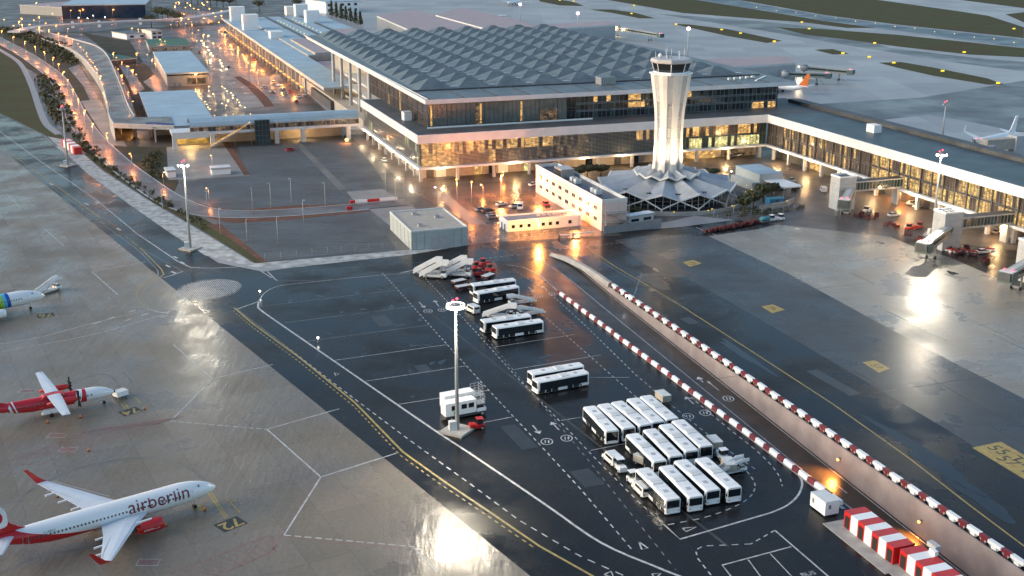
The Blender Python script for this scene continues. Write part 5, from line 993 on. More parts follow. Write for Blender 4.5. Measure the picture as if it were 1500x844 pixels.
# small vehicles
def make_car(col='car_s', van=False, name='parked_car', L=4.3):
    t = thing(name, 'x', 'van' if van else 'car'); W = 1.8 if not van else 1.95
    b = MB(); H = 1.45 if not van else 2.1
    lo = [(-L/2, .35), (-L/2, .85), (-L/2+.1, .95), (L/2-1.2, .95), (L/2-.1, .8), (L/2, .6), (L/2, .35)] if not van else [(-L/2, .35), (-L/2, H-.1), (-L/2+.15, H), (L/2-1.5, H), (L/2-.9, 1.15), (L/2-.1, .95), (L/2, .6), (L/2, .35)]
    b.loft([[(x, y, z) for x, z in lo] for y in (-W/2, -W/2+.08, W/2-.08, W/2)], col, smooth=False); body = b.build('body', t)
    if not van:
        b = MB(); b.add([(-L/2+.35, -W/2+.1, .96), (L/2-1.15, -W/2+.1, .96), (L/2-1.15, W/2-.1, .96), (-L/2+.35, W/2-.1, .96), (-L/2+.85, -W/2+.28, H-.02), (L/2-1.9, -W/2+.28, H-.02), (L/2-1.9, W/2-.28, H-.02), (-L/2+.85, W/2-.28, H-.02)], [(0, 1, 5, 4), (1, 2, 6, 5), (2, 3, 7, 6), (3, 0, 4, 7)], 'glass'); b.build('window_glass', t)
        b = MB(); b.bx(-L/2+.85, L/2-1.9, -W/2+.28, W/2-.28, H-.03, H+.02, col); b.build('roof', t)
    else:
        b = MB()
        for s in (-1, 1): y = s*(W/2+.012); b.bx(-L/2+.4, L/2-1.6, y-.01, y+.01, 1.25, 1.8, 'glass')
        b.add([(L/2-1.48, -W/2+.15, H-.08), (L/2-1.48, W/2-.15, H-.08), (L/2-.88, W/2-.15, 1.2), (L/2-.88, -W/2+.15, 1.2)], [(0, 1, 2, 3)], 'glass'); b.bx(-L/2-.02, -L/2-.005, -W/2+.2, W/2-.2, 1.3, 1.85, 'glass'); o = b.build('window_glass', t); o.location.x = .02
    for s in (-1, 1): b = MB(); b.box((L/2+.01, s*.62, .68), (.05, .35, .15), 'lgrey'); b.build('headlight', t); b = MB(); b.box((-L/2-.01, s*.65, .78), (.05, .28, .15), 'red'); b.build('tail_light', t)
    for x in (-L/2+.8, L/2-.85):
        for s in (-1, 1): wheel(t, x, s*(W/2-.1), .32, .2)
    return t
def make_tractor(col='white'):
    t = thing('baggage_tractor', 'x', 'tow tractor'); b = MB(); b.bx(-1.5, 1.6, -.8, .8, .35, 1.0, col); b.bx(.4, 1.6, -.7, .7, 1.0, 1.25, col); b.build('body', t)
    b = MB(); b.box((-.5, 0, 1.75), (1.2, 1.4, .9), 'glass', taper=.88, top=col); b.build('cab', t); b = MB(); b.bx(-1.2, .2, -.75, .75, 2.2, 2.3, col); b.build('roof', t)
    for x in (-.9, 1.0):
        for s in (-1, 1): wheel(t, x, s*.75, .38, .25)
    return t
def make_trailer(col, H=1.9, L=3.6):
    t = thing('box_trailer', 'x', 'trailer'); b = MB(); b.bx(-L/2, L/2, -1, 1, .55, H, col); b.build('body', t); b = MB(); b.bx(-L/2-.03, L/2+.03, -1.03, 1.03, H, H+.08, 'offwhite'); b.build('roof', t); b = MB(); b.bar((L/2, 0, .5), (L/2+1.1, 0, .4), .1, .1, 'dgrey'); b.build('tow_bar', t)
    for x in (-L/2+.6, L/2-.6):
        for s in (-1, 1): wheel(t, x, s*.85, .28, .2)
    return t
carS, carB, carW, carR, van = make_car('car_s'), make_car('car_b'), make_car('car_w'), make_car('car_r'), make_car('car_w', True, 'white_van', 4.7)
tr0, trR = make_tractor(), make_tractor('red'); bx0, bxD = make_trailer('beige'), make_trailer('maroon', 1.1, 4)
put(van, (896, 677), (886, 668), 'small white van at the head of the line left of the bus rows', 'white vans'); put(tr0, (909, 689), (916, 698), 'white tow tractor with blue windscreen behind the small van', 'white tow tractors'); put(tr0, (928, 708), (936, 716), 'white tow tractor just left of the front row of buses', 'white tow tractors'); put(van, (940, 722), (932, 714), 'white van tucked against the leftmost front row bus', 'white vans')
put(bx0, (943, 681), (925, 674), 'beige box trailer between the middle and front bus rows', 'box trailers'); put(van, (692, 457), (682, 452), 'white van right of the mast head near the upper buses', 'white vans'); put(bx0, (971, 588), (962, 581), 'white box trailer behind the right end of the back bus row', 'box trailers'); put(bx0, (1046, 656), (1040, 650), 'pale trailer at the right end of the middle bus row', 'box trailers')
put(tr0, (1057, 672), (1048, 664), 'open white tow tractor between the stairs right of the bus rows', 'white tow tractors'); put(bx0, (1067, 689), (1062, 682), 'grey box trailer next to the white stairs at the right of the buses', 'box trailers')
for i, (p, q, lab) in enumerate([((699, 394), (710, 392), 'red tow tractor in the huddle behind the top bus pair'), ((703, 403), (714, 399), 'red tow tractor closest to the top bus pair'), ((718, 398), (728, 402), 'red tow tractor at the right of the huddle'), ((710, 389), (720, 388), 'red tow tractor at the back of the huddle'), ((699, 628), (690, 629), 'red tow tractor at the foot of the lit mast')]): put(trR, p, q, lab, 'red tow tractors')
for p, q, lab in [((672, 416), (690, 412), 'dark red flat trailer below the boarding stairs'), ((678, 424), (695, 421), 'dark red low trailer in the wet shadow left of the top buses'), ((715, 408), (725, 404), 'white topped trailer beside the red tractors')]: put(bxD, p, q, lab, 'box trailers')
# baggage dollies in a row
dl = None
for i in range(16):
    f = i/15; p = (1036+f*74, 341-f*14+math.sin(i*1.7)*.8)
    a = at(*p)
    if dl is None: b = MB(); b.bx(-1.3, 1.3, -.75, .75, .35, .5, 'maroon'); [b.bx(x-.04, x+.04, -.75, .75, .5, 1.3, 'maroon') for x in (-1.26, 1.26)]; [b.bx(-1.26, 1.26, s-.03, s+.03, .9, 1.0, 'maroon') for s in (-.7, .7)]; [b.tube((x, y-.08, .18), (x, y+.08, .18), .18, 'black', n=8) for x in (-.9, .9) for y in (-.6, .6)]; dl = o = b.build('baggage_dolly')
    else: o = dl.copy(); COL.objects.link(o)
    o.location = (a.x, a.y, 0); o.rotation_euler = (0, 0, rr.random()*.8+.2); tag(o, 'dark red baggage dolly in the line along the edge of the concrete stand', 'baggage dolly', 'baggage dollies')
for i, (p, q, lab) in enumerate([((1120, 326), (1130, 324), 'blue tank trailer at the end of the dolly line'),]):
    a = at(*p); t = thing('tank_trailer', lab, 'trailer', a, heading(p, q)); b = MB(); b.tube((-1.8, 0, 1.3), (1.8, 0, 1.3), .8, 'teal', n=12); b.build('tank', t); b = MB(); b.bx(-2, 2, -.8, .8, .4, .6, 'grey'); b.build('chassis', t); [wheel(t, x, s*.7, .3, .2) for x in (-1.2, 1.2) for s in (-1, 1)]
for p, q, lab in [((1132, 324), (1142, 322), 'white tow tractor at the right end of the dolly line'), ((1142, 323), (1133, 324), 'white tow tractor nearest the lift tower side of the dolly line'), ((1270, 311), (1280, 309), 'white tow tractor beside the far boarding bridge')]: put(tr0, p, q, lab, 'white tow tractors')
gc = 'cars parked around the airport'
for proto, p, q, lab in [(carS, (705, 309), (718, 307), 'silver car at the left end of the parked group in the orange car park'), (carB, (717, 311), (730, 309), 'black car in the middle of the orange lit car park'), (carS, (721, 317), (734, 315), 'silver car behind the black car in the orange car park'), (carS, (723, 320), (736, 319), 'silver car nearest the viewer in the orange car park'),
    (carW, (735, 301), (747, 299), 'white car parked alone in the orange car park'), (van, (762, 306), (760, 314), 'white van parked in the orange car park'), (carS, (754, 304), (742, 306), 'pale car just left of the parked white van'), (carR, (800, 301), (806, 305), 'dark red car by the pink office wall'), (carW, (782, 272), (794, 270), 'white car at the far corner of the car park'), (carW, (829, 318), (840, 316), 'white car behind the annex'),
    (carW, (563, 237), (567, 240), 'white car driving along the wet road beside the terminal'), (carR, (425, 221), (432, 220), 'red car alone on the gravel lot'), (carW, (387, 129), (394, 128), 'white car on the forecourt loop'), (carW, (438, 143), (442, 147), 'white car under the edge of the long canopy'), (carR, (434, 150), (438, 154), 'red car under the edge of the long canopy'),
    (carS, (1069, 231), (1080, 229), 'silver car under the pier corner'), (carW, (1080, 229), (1090, 227), 'white car under the pier corner'), (van, (1206, 281), (1202, 276), 'white van left of the far grey tower'), (carW, (1336, 300), (1346, 299), 'white car under the pier behind the middle tower'), (carW, (1345, 304), (1356, 302), 'white car nearer the middle tower'), (carW, (1309, 317), (1320, 316), 'white car alone on the dark service yard'),
    (carS, (1146, 277), (1152, 281), 'silver car under the white car shelter'), (carB, (1166, 279), (1172, 277), 'dark car at the right end of the white car shelter'), (carS, (1160, 266), (1166, 269), 'silver car behind the blue-grey shed'), (carW, (1440, 371), (1452, 370), 'white car in the dark yard between the two near towers'), (carS, (1462, 342), (1470, 341), 'grey car below the walkway bridge'), (carW, (590, 216), (594, 219), 'small white car by the terminal side wall')]: put(proto, p, q, lab, gc)
put(carB, (508, 203), (512, 206), 'dark car with glowing brake lights beyond the site clearing', gc)
b = MB(); b.ball((0, 0, 0), .9, 'bulb_o'); 
a = at(508, 205, 1.2); o = b.build('hazard_light'); o.location = a; tag(o, 'round orange warning light on the wet road by the terminal', 'warning light')
lamp(a+Vector((0, -1.5, .5)), (1, .3, .08), LAMP*.8, .3)
# red fire tender group in the yard
for i, (p, q, lab) in enumerate([((1333, 337), (1345, 336), 'red baggage tractor train left of the middle tower'), ((1345, 335), (1333, 336), 'red baggage tractor close to the middle tower')]): put(trR, p, q, lab, 'red tow tractors')
# ground power unit before the turboprop
put(make_trailer('white', 1.5, 2.7), (177, 582), (189, 578), 'white box power unit in front of the red turboprop nose', 'box trailers')
# low rows of red and white cones and dollies under the near bridges
cb0 = None
for i in range(14):
    a = at(1388+i*5.2, 371-abs(i-6)*.6+math.sin(i)*1.2)
    if cb0 is None: b = MB(); b.bx(-.8, .8, -.35, .35, .0, .5, 'white'); b.bx(-.4, .4, -.37, .37, .5, .9, 'red'); cb0 = o = b.build('plastic_barrier')
    else: o = cb0.copy(); COL.objects.link(o)
    o.location = (a.x, a.y, 0); o.rotation_euler = (0, 0, i*.7); tag(o, 'small red and white plastic barrier on the dark yard under the middle boarding bridge', 'barrier', 'plastic barriers in the yard')

cn0 = None
for q in [(85, 728), (243, 771), (130, 661), (210, 735), (300, 748), (70, 620), (212, 600), (118, 612)]:
    a = at(*q)
    if cn0 is None: b = MB(); b.bx(-.28, .28, -.28, .28, 0, .06, 'black'); b.tube((0, 0, .06), (0, 0, .75), .22, 'orange', .05, n=10); cn0 = o = b.build('traffic_cone')
    else: o = cn0.copy(); COL.objects.link(o)
    o.location = a; tag(o, 'orange traffic cone on the apron around a parked airliner', 'traffic cone', 'traffic cones')
t = thing('wheel_chock_set', 'pair of yellow wheel chocks by the nose gear of the lettered jet', 'chocks', at(291, 742)); b = MB(); [b.box((x, 0, .12), (.25, .6, .24), 'mgold', taper=.6) for x in (-.6, .6)]; b.build('chock', t)
#t = thing('ground_power_cart', 'low grey ground power cart near the right wing of the lettered jet', 'cart', at(252, 800), .6)
#b = MB(); b.bx(-.9, .4, -.72, -.7, .6, 1.1, 'dgrey'); b.build('grille', t); b = MB(); b.bar((1.3, 0, .4), (2.2, 0, .2), .08, .08, 'dgrey'); b.build('tow_bar', t); [wheel(t, x, s*.6, .25, .16) for x in (-.8, .8) for s in (-1, 1)]

for i, q in enumerate([(1256, 318), (1262, 316), (1268, 319), (1276, 322), (1284, 318), (1398, 368), (1406, 372), (1416, 366), (1425, 374), (1436, 370), (1444, 384), (1452, 378), (1300, 330), (1312, 334), (1330, 345), (1345, 352)]):
    a = at(*q); o = dl.copy(); COL.objects.link(o); o.location = (a.x, a.y, 0); o.rotation_euler = (0, 0, i*1.1); tag(o, 'empty baggage dolly standing on the dark yard under the boarding bridges', 'baggage dolly', 'dollies under the boarding bridges')
# ------------------------------------------------------------------ aircraft
def livery(name, base, layers, rough=.22):
    """paint scheme of one airframe: each layer is a painted field given in the airframe's own axes"""
    m = bpy.data.materials.new(name); n, l = nodes(m); bs = n['Principled BSDF']; bs.inputs['Roughness'].default_value = rough; bs.inputs['Coat Weight'].default_value = .3
    tc = n.new('ShaderNodeTexCoord'); sp = n.new('ShaderNodeSeparateXYZ'); l.new(tc.outputs['Object'], sp.inputs[0])
    def mth(op, a, c=None):
        t = n.new('ShaderNodeMath'); t.operation = op
        for i, v in enumerate((a, c)):
            if v is None: continue
            if isinstance(v, (int, float)): t.inputs[i].default_value = v
            else: l.new(v, t.inputs[i])
        return t.outputs[0]
    X, Zc = sp.outputs[0], sp.outputs[2]; cur = None
    for kind, pr, colr in layers:
        if kind == 'band': x0, x1, sl = pr; e = mth('ADD', X, mth('MULTIPLY', Zc, sl)); mk = mth('MULTIPLY', mth('GREATER_THAN', e, x0), mth('LESS_THAN', e, x1))
        elif kind == 'below': x0, a, k = pr; d = mth('SUBTRACT', x0, X); mk = mth('MULTIPLY', mth('GREATER_THAN', mth('ADD', mth('MULTIPLY', mth('MULTIPLY', d, d), k), a), Zc), mth('LESS_THAN', X, x0))
        mx = n.new('ShaderNodeMix'); mx.data_type = 'RGBA'; l.new(mk, mx.inputs[0])
        if cur is None: mx.inputs[6].default_value = (*base, 1)
        else: l.new(cur, mx.inputs[6])
        mx.inputs[7].default_value = (*colr, 1); cur = mx.outputs[2]
    if cur is None: bs.inputs['Base Color'].default_value = (*base, 1)
    else: l.new(cur, bs.inputs['Base Color'])
    return m
def foil(b, root, tip, m, th=.12, n=1):
    """a tapered wing panel: root/tip = (xLE, xTE, y, z)"""
    rings = []
    for (xl, xt, y, z) in (root, tip):
        c = xl-xt; rings.append([(xl, y, z), (xl-.12*c, y, z+th*c*.45), (xl-.4*c, y, z+th*c*.55), (xt, y, z+.02), (xt, y, z-.02), (xl-.4*c, y, z-th*c*.35), (xl-.12*c, y, z-th*c*.3)])
    b.loft(rings, m, smooth=False)
def fin(b, pts, th, m):
    b.add([(x, -th, z) for x, z in pts]+[(x, th, z) for x, z in pts], [tuple(range(len(pts))), tuple(range(2*len(pts)-1, len(pts)-1, -1))]+[(i, i+len(pts), (i+1) % len(pts)+len(pts), (i+1) % len(pts)) for i in range(len(pts))], m)
def wrap_text(parent, body, size, m, x0, phi0, rad, zc, bold=.02, width=None):
    o = text_mesh(body, size, m, 'lettering', bold=bold, font_extrude=0, align='LEFT'); me = o.data; bm = bmesh.new(); bm.from_mesh(me); bmesh.ops.triangulate(bm, faces=bm.faces)
    for _ in range(2):
        es = [e for e in bm.edges if e.calc_length() > .3]; bmesh.ops.subdivide_edges(bm, edges=es, cuts=1); bmesh.ops.triangulate(bm, faces=bm.faces)
    w_ = max(v.co.x for v in bm.verts); k = (width/w_) if width else 1
    for v in bm.verts:
        ph = phi0+v.co.y/rad; rr_ = rad+.025; v.co = Vector((x0+v.co.x*k, -rr_*math.cos(ph), zc+rr_*math.sin(ph)))
    bm.to_mesh(me); bm.free(); o.parent = parent; return o
def gear(t, x, y, zt, r=.5, tw_=.5):
    b = MB(); b.bar((x, y, r), (x, y, zt), .2, .2, 'lgrey'); g_ = b.build('landing_gear', t)
    for s in (-1, 1): b = MB(); b.tube((x, y+s*tw_-.15, r), (x, y+s*tw_+.15, r), r, 'black', n=14); b.build('wheel', g_)
def jet(label, nose, tail, lm, finm='red', wingm='wing', engm='red', winglet='red', name='airliner', z=3.4, k=1.0, windows=True):
    a, c = at(*nose, z*k), at(*tail, z*k+.3); d = a-c; d.z = 0; rz = math.atan2(d.y, d.x); d.normalize(); org = a-d*(19.75*k); t = thing(name, label, 'airliner', (org.x, org.y, 0), rz); t.scale = (k, k, k)
    prof = [(0, .06, 3.0), (.35, .42, 3.02), (.9, .75, 3.08), (1.7, 1.08, 3.18), (2.8, 1.4, 3.3), (4.4, 1.7, 3.4), (6.5, 1.88, 3.45), (12, 1.88, 3.45), (20, 1.88, 3.45), (26, 1.88, 3.45), (29, 1.78, 3.52), (32, 1.5, 3.78), (35, 1.05, 4.15), (37.5, .62, 4.45), (39.2, .28, 4.65)]
    fine = []
    for (s0, r0, z0), (s1, r1, z1) in zip(prof, prof[1:]):
        q = max(1, int((s1-s0)/.8)); fine += [(s0+(s1-s0)*i/q, r0+(r1-r0)*i/q, z0+(z1-z0)*i/q) for i in range(q)]
    fine.append(prof[-1]); b = MB(); b.loft([[(19.75-s, r*math.cos(i*math.pi/14), zc+r*1.04*math.sin(i*math.pi/14)) for i in range(28)] for s, r, zc in fine], lm); fu = b.build('fuselage', t)
    for s in (-1, 1):
        b = MB(); foil(b, (7.2, -.9, s*1.2, 2.5), (3.4, -2.0, s*5.8, 2.95), wingm); foil(b, (3.4, -2.0, s*5.8, 2.95), (-4.2, -6.0, s*16.9, 4.2), wingm); w_ = b.build('wing', t)
        b = MB(); b.loft([[(-4.2, s*16.9, 4.2), (-6.0, s*16.9, 4.2), (-6.0, s*17.0, 4.15), (-4.2, s*17.0, 4.15)], [(-5.3, s*17.35, 4.9), (-6.5, s*17.35, 4.9), (-6.5, s*17.45, 4.85), (-5.3, s*17.45, 4.85)], [(-7.2, s*17.8, 6.9), (-7.8, s*17.8, 6.9), (-7.8, s*17.86, 6.9), (-7.2, s*17.86, 6.9)]], winglet, smooth=False); b.build('winglet', w_)
        b = MB(); [b.bar(p_, q_, .07, .03, 'lgrey') for p_, q_ in (((-.6, s*6.2, 3.14), (-4.6, s*13.6, 3.95)), ((-4.6, s*13.6, 3.95), (-5.6, s*16.4, 4.25)), ((3.2, s*6.4, 3.3), (-3.7, s*16.4, 4.33)), ((-4.6, s*13.6, 3.98), (-5.3, s*13.5, 3.9)))]; b.build('flap_seam', w_)
        b = MB()
        for y_, xe in ((6.4, -2.4), (9.6, -3.6), (12.8, -4.8)): b.bar((xe+1.4, s*y_, 2.85+.11*(y_-5.8)), (xe-1.1, s*y_, 2.75+.11*(y_-5.8)), .22, .28, 'white')
        b.build('flap_fairing', w_)
        b = MB(); rg = [(8.1, .95), (7.9, 1.08), (6.8, 1.16), (5, 1.08), (3.6, .75)]; b.loft([[(x, s*4.9+r*math.cos(i*math.pi/10), 1.75+r*math.sin(i*math.pi/10)) for i in range(20)] for x, r in rg], engm); en = b.build('engine', t)
        b = MB(); b.tube((8.16, s*4.9, 1.75), (8.12, s*4.9, 1.75), .86, 'dgrey', n=18); b.tube((3.6, s*4.9, 1.75), (2.9, s*4.9, 1.75), .5, 'dgrey', .3, n=12); b.build('fan', en)
        b = MB(); b.bar((6.4, s*4.9, 2.8), (2.8, s*4.9, 2.75), .25, .5, 'white'); b.build('pylon', en)
        b = MB(); foil(b, (-14.2, -18.2, s*.5, 4.6), (-17.6, -19.3, s*7.1, 5.3), wingm, .1); b.build('tailplane', t)
    b = MB(); fin(b, [(-11.8, 5.1), (-13.2, 5.6), (-14.6, 6.6), (-18.0, 12.1), (-20.0, 12.1), (-18.8, 4.9)], .17, finm); fn = b.build('tail_fin', t)
    b = MB()
    for s in (-1, 1):
        for i in range(3): x0 = 17.35-i*.42; y_ = s*(.35+i*.36); b.add([(x0+.12, y_-s*.16, 4.28+.04*i), (x0-.18, y_+s*.17, 4.22+.03*i), (x0-.5, y_+s*.18, 4.62), (x0-.28, y_-s*.12, 4.7)], [(0, 1, 2, 3)], 'glass')
    cw = b.build('cockpit_window', t)
    if windows:
        b = MB(); b.box((0, 0, 3.78), (.24, .06, .34), 'dgrey'); w0_ = b.build('cabin_window', t); w0_.location = (13.2, -1.875, 0)
        for s in (-1, 1):
            for i in range(44):
                if s < 0 and i == 0: continue
                o = w0_.copy(); COL.objects.link(o); o.parent = t; o.location = (13.2-i*.62, s*1.875, 0)
        for s in (-1, 1):
            for x0 in (14.4, -12.9):
                b = MB(); r_ = 1.9 if x0 > 0 else 1.7
                for dx in (-.42, .42): b.bar((x0+dx, s*(r_*.9), 2.9), (x0+dx, s*(r_*.86), 4.4), .05, .05, 'lgrey')
                b.build('cabin_door', t)
    gear(t, 15.6, 0, 2.2, .35, .2); gear(t, -1.2, 2.85, 2.4, .55, .4); gear(t, -1.2, -2.85, 2.4, .55, .4)
    return t, fn, fu
LR, LWh = (.55, .015, .02), (.82, .82, .82)
j1, fn, fu = jet('white and red twin jet with large lettering and red winglets, nose to the right', (316, 709), (32, 786.5), livery('white_red_livery', LWh, [('below', (3.2, 1.95, .0112), LR)]))
wrap_text(fu, 'airberlin', 3.3, 'maroon2' if 'maroon2' in M else 'dred', 3.6, .42, 1.9, 3.45, bold=.0, width=10.6)
o = text_mesh('airberlin.com', .5, 'white', 'lettering', font_extrude=0); o.parent = j1; o.location = (5.9, -6.03, 1.65); o.rotation_euler = (math.pi/2, 0, 0)
o = text_mesh('D-ABKX', .55, 'grey', 'lettering', font_extrude=0); o.parent = j1; o.location = (-9.2, -1.86, 4.25); o.rotation_euler = (math.pi/2-.3, 0, 0)
for s in (-1, 1):
    b = MB(); cx, cz, rx = -16.7, 8.0, 1.75
    pts = [(cx+rx*math.copysign(abs(math.cos(t_))**.6, math.cos(t_))-.25*math.sin(t_), cz+1.85*math.copysign(abs(math.sin(t_))**.6, math.sin(t_))) for t_ in [i*math.pi/16 for i in range(32)]]
    b.add([(x, s*.19, z_) for x, z_ in pts], [tuple(range(32))], 'white'); lg = b.build('tail_emblem', fn)
    b = MB(); b.add([(cx-.1+1.2*math.cos(i*math.pi/14), s*.2, cz+1.2*math.sin(i*math.pi/14)) for i in range(28)], [tuple(range(28))], 'red'); b.build('emblem_disc', lg)
    o = text_mesh('a', 2.3, 'white', 'emblem_letter', bold=.05, font_extrude=0); o.parent = lg; o.location = (cx, s*.215, cz+.05); o.rotation_euler = (math.pi/2, 0, 0 if s < 0 else math.pi)
jet('white airliner nose with green, cyan and blue bands at the left edge', (66, 430.5), (-40, 448), livery('banded_livery', LWh, [('band', (6.9, 8.2, .12), (.2, .42, .04)), ('band', (8.2, 9.1, .12), (.35, .55, .05)), ('band', (9.1, 10.0, .12), (.1, .5, .72)), ('band', (10.0, 10.9, .12), (.02, .1, .4))]), finm='lime', engm='white', winglet='white', name='airliner')
jet('white airliner parked nose-in behind the pier at the right edge', (1420, 212), (1545, 184), livery('plain_white_livery', LWh, []), finm='white', engm='white', winglet='white', windows=False)
jet('white airliner with orange tail fin beside the far boarding bridges', (1098, 122), (1197, 131.5), livery('plain_white_livery_far', LWh, []), finm='orange', engm='orange', winglet='orange', windows=False)
jet('tiny white airliner on the distant apron at the top edge', (744, 4.5), (766, .5), livery('plain_white_livery_tiny', LWh, []), finm='white', engm='white', winglet='white', windows=False)
# turboprop
a, c = at(167.5, 570.7, 2.6), at(0, 601, 2.9); d = a-c; d.z = 0; rz = math.atan2(d.y, d.x); d.normalize(); org = a-d*13.6
tp = thing('turboprop', 'red and white twin turboprop with high pale blue wings', 'airliner', (org.x, org.y, 0), rz)
prof = [(0, .1, 2.2), (.5, .5, 2.28), (1.3, .85, 2.4), (2.4, 1.15, 2.55), (4, 1.38, 2.65), (8, 1.43, 2.68), (17, 1.43, 2.68), (20, 1.25, 2.85), (23, .85, 3.2), (26, .4, 3.6), (27.1, .15, 3.75)]
fine = []
for (s0, r0, z0), (s1, r1, z1) in zip(prof, prof[1:]):
    q = max(1, int((s1-s0)/.7)); fine += [(s0+(s1-s0)*i/q, r0+(r1-r0)*i/q, z0+(z1-z0)*i/q) for i in range(q)]
fine.append(prof[-1]); b = MB()
b.loft([[(13.6-s, r*math.cos(i*math.pi/12), zc+r*math.sin(i*math.pi/12)) for i in range(24)] for s, r, zc in fine], livery('red_turboprop_livery', (.8, .8, .8), [('band', (-14, 7.6, .0), (.55, .02, .03)), ('band', (4.7, 5.9, -.25), (.8, .8, .8)), ('band', (-6.6, -6.1, .35), (.8, .8, .8)), ('band', (-5.6, -5.3, .35), (.8, .8, .8)), ('below', (-5.2, 1.7, .09), (.8, .8, .8)), ('band', (-14, -9.6, -.55), (.55, .02, .03))])); b.build('fuselage', tp)
b = MB(); b.box((1.2, 0, 4.05), (5.2, 2.2, .6), 'red', taper=.7); b.build('wing_root_fairing', tp)
for s in (-1, 1):
    b = MB(); foil(b, (2.6, -.1, s*.8, 4.3), (2.5, 0, s*4.6, 4.3), 'wing'); foil(b, (2.5, 0, s*4.6, 4.3), (1.9, .35, s*13.5, 4.55), 'wing'); w_ = b.build('wing', tp)
    b = MB(); b.bx(1.1, 1.2, s*12.4-.01, s*13.4+.01, 4.7, 4.73, 'lgrey'); b.build('aileron', w_)
    b = MB(); b.loft([[(x, s*4.1+r*math.cos(i*math.pi/8), 3.75+r*1.15*math.sin(i*math.pi/8)) for i in range(16)] for x, r in ((5.3, .28), (4.9, .45), (3.5, .55), (1, .5), (-.8, .2))], 'red'); en = b.build('engine', tp)
    b = MB(); b.loft([[(x, s*4.1+r*math.cos(i*math.pi/6), 3.75+r*math.sin(i*math.pi/6)) for i in range(12)] for x, r in ((5.3, .3), (5.6, .26), (5.9, .05))], 'black'); sp_ = b.build('spinner', en)
    for k in range(6):
        an_ = k*math.pi/3+.3*s; b = MB(); b.bar((5.45, s*4.1+.2*math.cos(an_), 3.75+.2*math.sin(an_)), (5.45, s*4.1+1.95*math.cos(an_), 3.75+1.95*math.sin(an_)), .3, .08, 'black'); b.build('propeller_blade', en)
    b = MB(); foil(b, (-12.3, -14, s*.1, 7.6), (-12.9, -13.9, s*3.65, 7.65), 'wing', .1); b.build('tailplane', tp)
    b = MB(); b.box((.4, s*1.55, 1.25), (4.2, .9, .9), 'white', taper=.7); b.build('gear_fairing', tp)
    gear(tp, .2, s*1.9, 1.2, .42, .2)
    b = MB(); b.box((0, 0, 2.95), (.24, .05, .34), 'dgrey'); w0_ = b.build('cabin_window', tp); w0_.location = (8.6, s*1.425, 0)
    for i in range(1, 22): o = w0_.copy(); COL.objects.link(o); o.parent = tp; o.location = (8.6-i*.78, s*1.425, 0)
    b = MB(); b.add([(12.5, s*.25, 2.95), (12.1, s*.72, 2.9), (11.7, s*.78, 3.2), (12.0, s*.3, 3.32)], [(0, 1, 2, 3)], 'glass'); b.build('cockpit_window', tp)
gear(tp, 11.2, 0, 1.7, .3, .18)
b = MB(); b.ball((13.5, 0, 2.2), .3, 'black', n=8); b.build('nose_tip', tp)
b = MB(); fin(b, [(-7.4, 3.9), (-9.4, 4.6), (-11.6, 7.6), (-13.6, 7.6), (-13.4, 3.5)], .12, 'red'); tf = b.build('tail_fin', tp)
for s in (-1, 1): o = text_mesh('nitr', 1.0, 'white', 'lettering', bold=.02, font_extrude=0); o.parent = tf; o.location = (-11.8, s*.135, 5.3); o.rotation_euler = (math.pi/2, .6 if s < 0 else -.6, 0 if s < 0 else math.pi)
# ------------------------------------------------------------------ land side: roads, ramp, footbridge, canopies, older terminal
def hgt(p, ytop):
    g_ = at(*p); lo, hi = 0, 80
    for _ in range(40):
        m_ = (lo+hi)/2
        if proj(g_+Vector((0, 0, m_)))[1] > ytop: lo = m_
        else: hi = m_
    return lo
b = MB(); rp_ = smooth_line(px((-40, 38), (0, 60), (32, 77), (62, 97), (84, 116), (98, 141), (112, 170), (130, 197), (153, 221), (180, 245), (208, 266), (242, 289), (276, 304), (320, 313), (400, 313), (520, 304), (600, 297)), 6)
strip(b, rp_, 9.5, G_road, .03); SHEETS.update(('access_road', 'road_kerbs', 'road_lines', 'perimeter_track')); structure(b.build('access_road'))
b = MB(); L_, R_ = ribbon(rp_, 10.3)
for e in (L_, R_): strip(b, e, .6, 'lgrey', .1)
structure(b.build('road_kerbs'))
b = MB(); strip(b, rp_, .16, 'mwhite2', .045, (3, 4)); L_, R_ = ribbon(rp_, 8.6); strip(b, L_, .14, 'mwhite2', .045); strip(b, R_, .14, 'mwhite2', .045); structure(b.build('road_lines'))
b = MB(); strip(b, smooth_line(px((-20, 62), (8, 78), (30, 94), (46, 125), (58, 160), (68, 182), (86, 197)), 6), 3.4, 'grey', .04); structure(b.build('perimeter_track'))
b = MB()
for q in ([(262, 60), (300, 95), (330, 120), (356, 150)], [(250, 30), (285, 60), (310, 90)], [(330, 20), (370, 60), (420, 112), (446, 145)], [(305, 20), (350, 60), (392, 100)], [(415, 118), (395, 128), (370, 128), (340, 122), (330, 112), (322, 95)], [(452, 150), (420, 140), (400, 132), (372, 130)]): strip(b, smooth_line(px(*q), 5), .5, 'mwhite2', .05)
for k in range(9): strip(b, px((172+k*3.2, 88+k*5), (182+k*3.4, 86+k*5)), .4, 'mwhite', .05)
SHEETS.add('forecourt_lines'); structure(b.build('forecourt_lines'))
